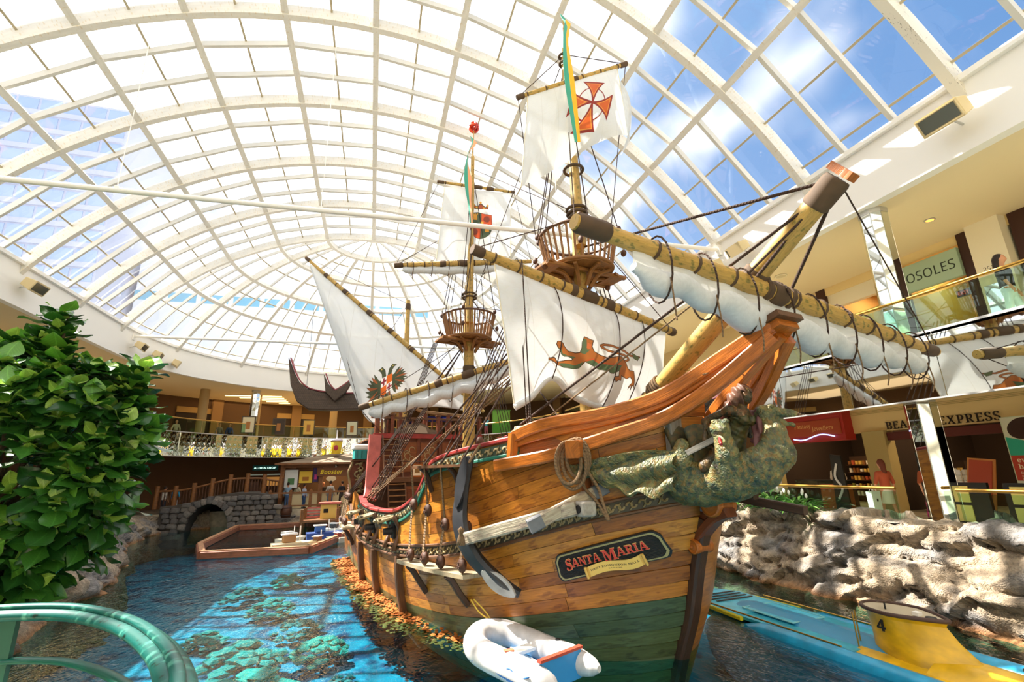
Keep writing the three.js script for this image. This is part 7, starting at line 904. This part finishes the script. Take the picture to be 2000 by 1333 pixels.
  for (let i = 0; i < 13; i++) { const a = Math.PI * (i + 0.5) / 13, m = add(sb, 'arch_stone', sg[i % 4], stone[i % 5]); m.position.set(-10.32 + 1.45 * Math.cos(a), 0.1 + 1.78 * Math.sin(a), 0.06); m.scale.set(0.36, 0.4, 0.34); m.rotation.z = a - Math.PI / 2; }
  const br = grp('timber_railing', 'brown picket railing on the stone bridge', 'railing'); for (let i = 0; i <= 7; i++) { const x = -14 + i * 1.1; add(br, 'post', move(new THREE.CylinderGeometry(0.14, 0.16, 1.5, 9), x, Math.max(1.4, deckY(x)) + 0.55, -39.4), kw); } add(br, 'rail', tube(Array.from({ length: 12 }, (_, i) => V(-14 + i * 0.7, Math.max(1.4, deckY(-14 + i * 0.7)) + 0.95, -39.4)), 0.07, 6), kw); for (let i = 0; i < 40; i++) { const x = -13.9 + i * 0.19; add(br, 'picket', box(0.05, 0.85, 0.05, x, Math.max(1.4, deckY(x)) + 0.48, -39.4), M.brown); }
  // planter ferns by the bridge end
  // ---- floating timber pen with small boats
  const pen = grp('floating_pen', 'floating red-brown timber frame enclosing toy boats', 'pen'); const PC = [[-7.9, -28.4], [-6.9, -25.2], [-2.5, -24.7], [-0.95, -30.6], [-1.2, -34.5], [-3.9, -37.2], [-8.3, -37.2]]; for (let i = 0; i < 7; i++) { const a = PC[i], b = PC[(i + 1) % 7]; add(pen, 'beam', bar(V(a[0], 0.16, a[1]), V(b[0], 0.16, b[1]), 0.3, 0.34, V(0, 1, 0), 0.03), wood(0x9a5a3a, 0.6)); add(pen, 'beam_cap', bar(V(a[0], 0.33, a[1]), V(b[0], 0.33, b[1]), 0.05, 0.22, V(0, 1, 0)), wood(0xc08a60, 0.6)); }
  const toy = (x, z, t, c1, c2, lb, s = 1) => { const b = grp('toy_boat', lb, 'toy boat', [x, 0.02, z], t, 'toy boats in the floating pen'); b.scale.setScalar(s); add(b, 'hull', move(extrude([[-0.9, 0], [0.75, 0], [1.05, 0.34], [-0.95, 0.34]], 0.55, 0.04), 0, 0, -0.27), std(c1, 0.5)); add(b, 'cabin', box(0.6, 0.35, 0.4, -0.2, 0.55, 0, 0.05), std(c2, 0.5)); add(b, 'roof', box(0.75, 0.06, 0.5, -0.2, 0.76, 0), M.white); add(b, 'mast', rod(V(0.3, 0.4, 0), V(0.3, 1.1, 0), 0.03, 6), M.white); };
  toy(-3.4, -26.2, 0.3, 0xd9c9a0, 0xb08a5a, 'cream toy boat at the front edge of the pen', 0.95); toy(-2.3, -26.6, 1.2, 0xb9a680, 0x8a6a4a, 'tan toy boat beside the cream one in the pen', 0.7); toy(-2.4, -30.2, 0.2, 0x2a4a8f, 0x3a6ab0, 'blue toy boat with a short funnel in the pen', 0.9); toy(-1.9, -32.6, -0.4, 0xe0dcd2, 0x4a4a4a, 'white toy boat near the jetty steps', 0.7); toy(-3.9, -28.8, 0.8, 0xcfc4ae, 0x5a4a40, 'pale toy boat with a dark cabin tilted in the pen', 0.75); toy(-1.6, -28.4, 2.2, 0xd8c8b0, 0xa04a3a, 'small toy boat with a red cabin by the ship', 0.6);
  // jetty by the stern with yellow hut, barrels, ball-headed mooring figure
  const jt = grp('jetty', 'small timber jetty with steps below the kiosk', 'jetty', [-3.1, 0, -36.2]); add(jt, 'deck', box(2.4, 0.14, 1.8, 0, 0.5, 0), kw); for (const [x, z] of [[-1.1, 0.8], [1.1, 0.8], [-1.1, -0.8], [1.1, -0.8]]) add(jt, 'pile', move(new THREE.CylinderGeometry(0.11, 0.11, 1.9, 8), x, 0.3, z), kw); for (let i = 0; i < 4; i++) add(jt, 'step', box(1.0, 0.08, 0.3, -0.6, 0.65 + i * 0.18, -0.9 - i * 0.28), M.pink);
  const hut = grp('ticket_hut', 'tiny yellow hut with a red roof slab on the jetty', 'hut', [-2.6, 0.58, -36.4]); add(hut, 'walls', box(1.1, 0.9, 0.8, 0, 0.45, 0), std(0xd8b45a, 0.7)); add(hut, 'roof', box(1.4, 0.12, 1.05, 0, 0.98, 0), std(0xb85a48, 0.6)); add(hut, 'window', box(0.3, 0.25, 0.03, -0.2, 0.5, 0.41), M.dark); add(hut, 'trim_post', box(0.08, 0.9, 0.08, 0.52, 0.45, 0.38), kw);
  const bl = (x, y, z, lb) => { const b = grp('barrel', lb, 'barrel', [x, y, z], 0, 'barrels by the jetty'); add(b, 'staves', lathe([[0, 0], [0.3, 0], [0.38, 0.4], [0.3, 0.8], [0, 0.8]], 14), M.brown); for (const q of [0.15, 0.65]) add(b, 'hoop', new THREE.TorusGeometry(0.34, 0.02, 5, 16).rotateX(Math.PI / 2).translate(0, q, 0), M.iron); }; bl(-5.6, 0.6, -38.3, 'brown barrel standing on the rocks below the kiosk fence'); bl(-1.5, 0.1, -33.6, 'barrel half behind the ship stern');
  const lr = grp('life_ring', 'red and white life ring on a post by the stern', 'life ring', [-1.05, -0.05, -29.2], 0.3); add(lr, 'ring', new THREE.TorusGeometry(0.36, 0.1, 8, 24).translate(0, 0.9, 0.1), std(0xc8524a, 0.6)); for (let i = 0; i < 4; i++) add(lr, 'white_band', move(new THREE.CylinderGeometry(0.115, 0.115, 0.16, 10).rotateZ(Math.PI / 2), 0.36 * Math.sin(i * 1.571 + 0.785), 0.9 + 0.36 * Math.cos(i * 1.571 + 0.785), 0.1, 0, 0, -(i * 1.571 + 0.785)), M.white); add(lr, 'post', move(new THREE.CylinderGeometry(0.12, 0.12, 1.6, 8), 0, 0.5, -0.05), M.black);
  // ---- bronze tail sculpture with red edges, hung before the gallery
  const tl = grp('tail_sculpture', 'bronze scaly tail sculpture with red inner faces', 'sculpture', [0, 0, -38]); const scaleTex = dataTex(128, (u, v) => { const a = Math.abs(Math.sin(u * 6.283 * 6 + (Math.floor(v * 12) % 2) * 1.57)), b = (v * 12) % 1; return 0.62 + 0.25 * a * b + 0.15 * tn(u, v, [6, 6], 3, 3); }, true, 1.6); const brz = std(0x6b5442, 0.5, { map: scaleTex, metalness: 0.2 }), redIn = std(0x8c2f38, 0.5);
  const fin = (pts, z0, d) => { add(tl, 'fin', move(extrude(pts, d, 0.05), 0, 0, z0), brz); }; fin([[-6.35, 11.85], [-6.0, 10.9], [-5.55, 10.1], [-4.9, 9.55], [-3.9, 9.3], [-2.2, 9.2], [-0.4, 9.3], [-0.2, 8.6], [-1.2, 8.2], [-3.4, 8.1], [-4.7, 8.15], [-5.5, 8.7], [-6.0, 9.9]], -0.6, 0.9); fin([[-3.75, 10.62], [-3.45, 9.9], [-2.95, 9.35], [-2.4, 9.7], [-1.62, 10.4], [-2.2, 9.3], [-2.9, 8.7], [-3.5, 9.3]], 0.35, 0.5);
  const edge = (pts, z, w) => add(tl, 'red_edge', sheet(pts.length * 6, 1, (s, t) => { const q = new THREE.CatmullRomCurve3(pts.map(([x, y]) => V(x, y, 0)), false, 'catmullrom', 0.3).getPoint(s); return V(q.x + 0.06, q.y + 0.05, z + w * t); }, 0.08, false), redIn); edge([[-6.32, 11.85], [-5.95, 10.9], [-5.5, 10.1], [-4.85, 9.58], [-3.9, 9.35], [-2.2, 9.25], [-0.4, 9.35]], -0.62, 0.95); edge([[-3.72, 10.62], [-3.42, 9.9], [-2.95, 9.4], [-2.4, 9.75], [-1.62, 10.42]], 0.33, 0.54);
  for (const x of [-5, -1.2]) add(tl, 'hanging_wire', rod(V(x, 9.4, -0.2), V(x, 16, -0.2), 0.015, 5), M.iron);
}
// ---------------------------------------------------------------- buildings outside the glass
{
  const tw = grp('office_tower', 'pale glass office tower seen through the vault glass', 'building', [-56, 0, -80], -Math.PI / 2); const wall = std(0xd4d4de, 0.7), gl = std(0xbfcfe8, 0.2, { metalness: 0.2 }); add(tw, 'block', box(18, 62, 30, -9, 31, 0), wall);
  for (let r = 0; r < 17; r++) { add(tw, 'floor_band', box(0.5, 0.8, 30.2, 0.1, 9.5 + r * 3.1, 0), wall); for (let c = 0; c < 10; c++) add(tw, 'window', box(0.1, 2.0, 2.6, 0.05, 11 + r * 3.1, -13.4 + c * 2.98), gl); }
  const pw = grp('plant_room', 'low beige corrugated plant room behind the half dome', 'building', [0, 0, -66]); const tex = dataTex(64, (u) => 0.86 + 0.12 * Math.sin(u * 6.283 * 8), true, 3); add(pw, 'wall', box(44, 17, 4, -6, 7.8, 0), std(0xe8cba0, 0.8, { map: tex })); add(pw, 'parapet', box(44.4, 0.5, 4.4, -6, 16.4, 0), std(0xf0e6d6, 0.7)); for (const x of [-1.2, -9, -17]) add(pw, 'louvre', box(1.4, 2.2, 0.1, x, 13.9, 2.05), std(0x9aa4b4, 0.6));
  const wb = grp('white_block', 'long white block with a blue window strip beyond the dome', 'building', [0, 0, -95]); add(wb, 'block', box(72, 36, 10, -4, 22, 0), std(0xf2f2f0, 0.7)); for (let i = 2; i < 12; i++) add(wb, 'window', box(4.2, 1.6, 0.1, -48 + i * 5, 33.6, 5.05), std(0x8fc4d8, 0.2));
}
// ---------------------------------------------------------------- the fiddle-leaf fig on the left bank
{
  const tree = grp('fig_tree', 'tall leafy fiddle-leaf fig tree overhanging the pool', 'tree');
  const leafG = [0, 1, 2].map((i) => sheet(7, 4, (s, t) => { const w = 0.145 * Math.sin(Math.PI * Math.pow(s, 1.5) * 0.97 + 0.04) * (1 - 0.12 * Math.sin(s * 9)), x = (t - 0.5) * 2; return V(x * w, 0.05 * Math.abs(x) * (1 - s) + 0.035 * Math.sin(s * 7 + i) * Math.abs(x) - (0.08 + 0.05 * i) * s * s, s * 0.46); }, 0, false));
  const vein = dataTex(128, (u, v) => { const m = Math.abs(v - 0.5), k = smooth(0.04, 0.0, m) * 0.25 + 0.1 * Math.max(0, Math.sin((u * 9 + m * 6) * 6.283)) ** 6; return [0.82 + k, 0.86 + k, 0.78 + k]; }, true, 0.46, 0.29);
  const lm = [0x37692a, 0x4a8434, 0x2a5823, 0x74b040, 0xb8dc64].map((c) => phys(c, 0.28, { map: vein, transmission: 0.22, thickness: 0, side: THREE.DoubleSide }));  // last two tones: young tips, brightened further to suggest sunlight on them
  const E = [[[-7.8, 3.8, -12.9], [2.6, 2.3, 1.7]], [[-6.5, 4.8, -12.6], [1.4, 1.0, 1.1]], [[-6.0, 3.1, -12.4], [0.95, 1.4, 1.0]], [[-8.2, 5.3, -12.9], [1.5, 1.0, 1.2]], [[-6.9, 1.9, -12.2], [1.2, 0.7, 0.9]], [[-5.7, 4.3, -12.5], [0.75, 0.9, 0.8]]];
  const inside = (p) => E.some(([c, r]) => ((p.x - c[0]) / r[0]) ** 2 + ((p.y - c[1]) / r[1]) ** 2 + ((p.z - c[2]) / r[2]) ** 2 < 0.72);
  const tips = []; let guard = 0;
  while (tips.length < 250 && guard++ < 9000) { const [c, r] = E[Math.floor(rnd() * E.length)], a = rnd() * 6.283, b = Math.acos(rr(-1, 1)), d = V(Math.sin(b) * Math.cos(a), Math.cos(b), Math.sin(b) * Math.sin(a)), q = rr(0.8, 1.06), p = V(c[0] + d.x * r[0] * q, c[1] + d.y * r[1] * q, c[2] + d.z * r[2] * q); if (inside(p) || p.y < 1.15 || tips.some((t) => t[0].distanceTo(p) < 0.3)) continue; tips.push([p, d]); }
  for (let i = 0; i < 7; i++) tips.push([V(-6.85 + 0.06 * Math.sin(i * 2), 5.8 + i * 0.19, -12.5), V(0, 1, 0.1)]); for (let i = 0; i < 4; i++) tips.push([V(-5.35 + 0.08 * i, 5.1 + i * 0.2, -12.4), V(0.3, 0.9, 0)]); for (let i = 0; i < 4; i++) tips.push([V(-7.35 + 0.08 * i, 6.1 + i * 0.12, -12.7), V(0, 1, 0)]);
  const L = [], up = V(0, 1, 0);
  for (const [p, d] of tips) { const ax = d.clone().multiplyScalar(0.7).add(V(0, 0.75, 0)).normalize(), n = 8 + Math.floor(rnd() * 4), ph = rnd() * 6; const sx = V(1, 0.2, 0).cross(ax).normalize(), sy = ax.clone().cross(sx); for (let k = 0; k < n; k++) { const a = ph + k * 2.4, open = mix(0.35, 1.35, k / n), dir = ax.clone().multiplyScalar(Math.cos(open)).addScaledVector(sx, Math.cos(a) * Math.sin(open)).addScaledVector(sy, Math.sin(a) * Math.sin(open)).normalize(); const nn = ax.clone().addScaledVector(dir, -ax.dot(dir)).normalize(), x = nn.clone().cross(dir); const m = new THREE.Matrix4().makeBasis(x, nn, dir), s = rr(0.85, 1.4) * (k < 2 ? 0.75 : 1); m.scale(V(s, s, s)); m.setPosition(p.clone().addScaledVector(ax, -0.1 * k / n).addScaledVector(dir, 0.03)); const youngLit = k < 2 ? 4 : k < 3 ? 3 : Math.floor(rnd() * 3); L.push([m, youngLit, s / p.distanceTo(V(0, EYE, 0)) * (0.4 + Math.max(0, d.z * 0.8 + d.x * 0.5)) ]); } }
  L.sort((a, b) => b[2] - a[2]);
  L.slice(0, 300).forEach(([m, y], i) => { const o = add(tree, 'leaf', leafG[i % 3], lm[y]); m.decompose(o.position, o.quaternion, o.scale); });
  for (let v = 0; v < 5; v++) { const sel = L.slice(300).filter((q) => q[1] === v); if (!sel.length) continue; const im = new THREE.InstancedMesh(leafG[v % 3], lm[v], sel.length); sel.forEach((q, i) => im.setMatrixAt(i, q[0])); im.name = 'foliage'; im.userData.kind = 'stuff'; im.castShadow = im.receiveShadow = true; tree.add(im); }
  const bark = std(0x5f4c3a, 0.9, { map: blotch, bumpMap: rough, bumpScale: 0.02 }); add(tree, 'trunk', tube(curve([V(-8.2, 0.4, -13.2), V(-8.0, 1.8, -13.1), V(-7.5, 3.2, -13)], 12), (t) => 0.17 - 0.06 * t, 9), bark);
  tips.filter((_, i) => i % 7 === 0).forEach(([p]) => add(tree, 'branch', tube(curve([V(-7.7, 2.2, -13.05), V(mix(-7.6, p.x, 0.5), mix(2.6, p.y, 0.55) - 0.1, mix(-13, p.z, 0.45)), p], 10), (t) => 0.07 - 0.05 * t, 6), bark)); add(tree, 'branch', tube([V(-6.9, 4.8, -12.6), V(-6.75, 6, -12.5), V(-6.72, 7.0, -12.5)], 0.03, 6), bark);
  // ---- white-flowered lilies behind the rock bank
  const sl = sheet(5, 2, (s, t) => { const w = 0.05 * Math.sin(Math.PI * s * 0.98), x = (t - 0.5) * 2; return V(x * w, 0.02 * Math.abs(x) + 0.22 * s - 0.3 * s * s, s * 0.34); }, 0, false), gm = [0x5a9a3c, 0x7ab84e, 0x3f7f30].map((c) => phys(c, 0.45, { transmission: 0.2, thickness: 0 }));
  [[12.55, 1.9, -14.6, 'large lily plant with white flowers under the figurehead'], [12.6, 1.95, -13.4, 'lily plant in the middle of the clump behind the rocks'], [12.65, 1.9, -12.5, 'low lily plant nearest the glass rail']].forEach(([x, y, z, lb]) => { const p = grp('lily_plant', lb, 'plant', [x, y, z], 0, 'lilies behind the rock bank'); for (let i = 0; i < 90; i++) { const a = i * 2.4, r = 0.5 * Math.sqrt(i / 90), o = add(p, 'leaf', sl, gm[i % 3]); o.position.set(Math.cos(a) * r, 0.45 * (1 - r) * rnd() + 0.05, Math.sin(a) * r * 1.3); o.rotation.set(-rr(0.1, 0.8), Math.PI / 2 - a + rr(-0.5, 0.5), 0, 'YXZ'); o.scale.setScalar(rr(0.7, 1.3)); } for (let i = 0; i < 5; i++) { const a = i * 1.7; add(p, 'flower', move(new THREE.SphereGeometry(0.05, 8, 6).scale(0.5, 1.5, 1), Math.cos(a) * 0.3, 0.62 + 0.1 * Math.sin(i), Math.sin(a) * 0.35), M.white); add(p, 'stalk', rod(V(Math.cos(a) * 0.25, 0.1, Math.sin(a) * 0.3), V(Math.cos(a) * 0.3, 0.6, Math.sin(a) * 0.35), 0.008, 5), gm[2]); } });
  // planter soil
  const soil = grp('planting_bed', 'dark planting soil behind the rock edge', 'soil', null, 0, null, 'stuff'); add(soil, 'earth', box(0.3, 0.2, 3.2, 12.98, 1.62, -13.6), std(0x3a2a1c, 0.95));
}
// ---------------------------------------------------------------- the viewing bridge's teal railing
{
  const worn = dataTex(256, (u, v) => { const k = smooth(0.1, 0.42, tn(u, v, [10, 6], 5, 5)), w = smooth(0.3, 0.5, tn(u, v, [14, 14], 25, 4)); return [mix(0.04, 0.3, k) - 0.1 * w, mix(0.34, 0.56, k) - 0.2 * w, mix(0.31, 0.5, k) - 0.2 * w]; }, true, 0.9);
  const teal = std(0xffffff, 0.32, { map: worn }), tealD = std(0x0d5a4a, 0.35, { map: blotch });
  const r = grp('teal_railing', 'curved worn teal metal railing of the viewing bridge', 'railing');
  const plan = [[-4.2, -3.1], [-3.2, -3.36], [-2.4, -3.46], [-1.87, -3.47], [-1.53, -3.37], [-1.28, -3.175], [-1.045, -2.915], [-0.846, -2.62], [-0.7, -2.35], [-0.58, -2.05], [-0.5, -1.7], [-0.46, -1.2], [-0.45, 0.8]];
  const P = new THREE.CatmullRomCurve3(plan.map(([x, z]) => V(x, 0, z))), at = (y, n = 90) => P.getSpacedPoints(n).map((p) => p.setY(y));
  const oval = (w, h) => Array.from({ length: 14 }, (_, i) => { const a = i / 14 * 2 * Math.PI; return [Math.sin(a) * h / 2, -Math.cos(a) * w / 2]; });
  add(r, 'top_rail', sweep(at(2.72), oval(0.13, 0.062), V(0, 1, 0), 1.0), teal); add(r, 'rail_bead', sweep(at(2.757), oval(0.05, 0.03), V(0, 1, 0), 1.0), teal); add(r, 'mid_rail', sweep(at(2.5), oval(0.06, 0.03), V(0, 1, 0), 1.0), tealD); add(r, 'lower_rail', sweep(at(1.95), oval(0.06, 0.03), V(0, 1, 0), 1.0), tealD);
  for (const t of [0.12, 0.335, 0.62, 0.85]) { const p = P.getPointAt(t), d = P.getTangentAt(t); add(r, 'post', bar(V(p.x, 1.66, p.z), V(p.x, 2.7, p.z), 0.1, 0.03, d), tealD); add(r, 'post_foot', box(0.16, 0.02, 0.16, p.x, 1.69, p.z), tealD); }
  const fl = struct('floor', 'deck of the viewing bridge', 'floor'); add(fl, 'bridge_deck', move(extrude([...plan.map(([x, z]) => [x + 0.05, -z - 0.06]), [4, -0.8], [4, -6], [-5, -6], [-5, 3]], 0.25).rotateX(-Math.PI / 2), 0, L1 - 0.25, 0), M.floor);
}
renderer.render(scene, camera);
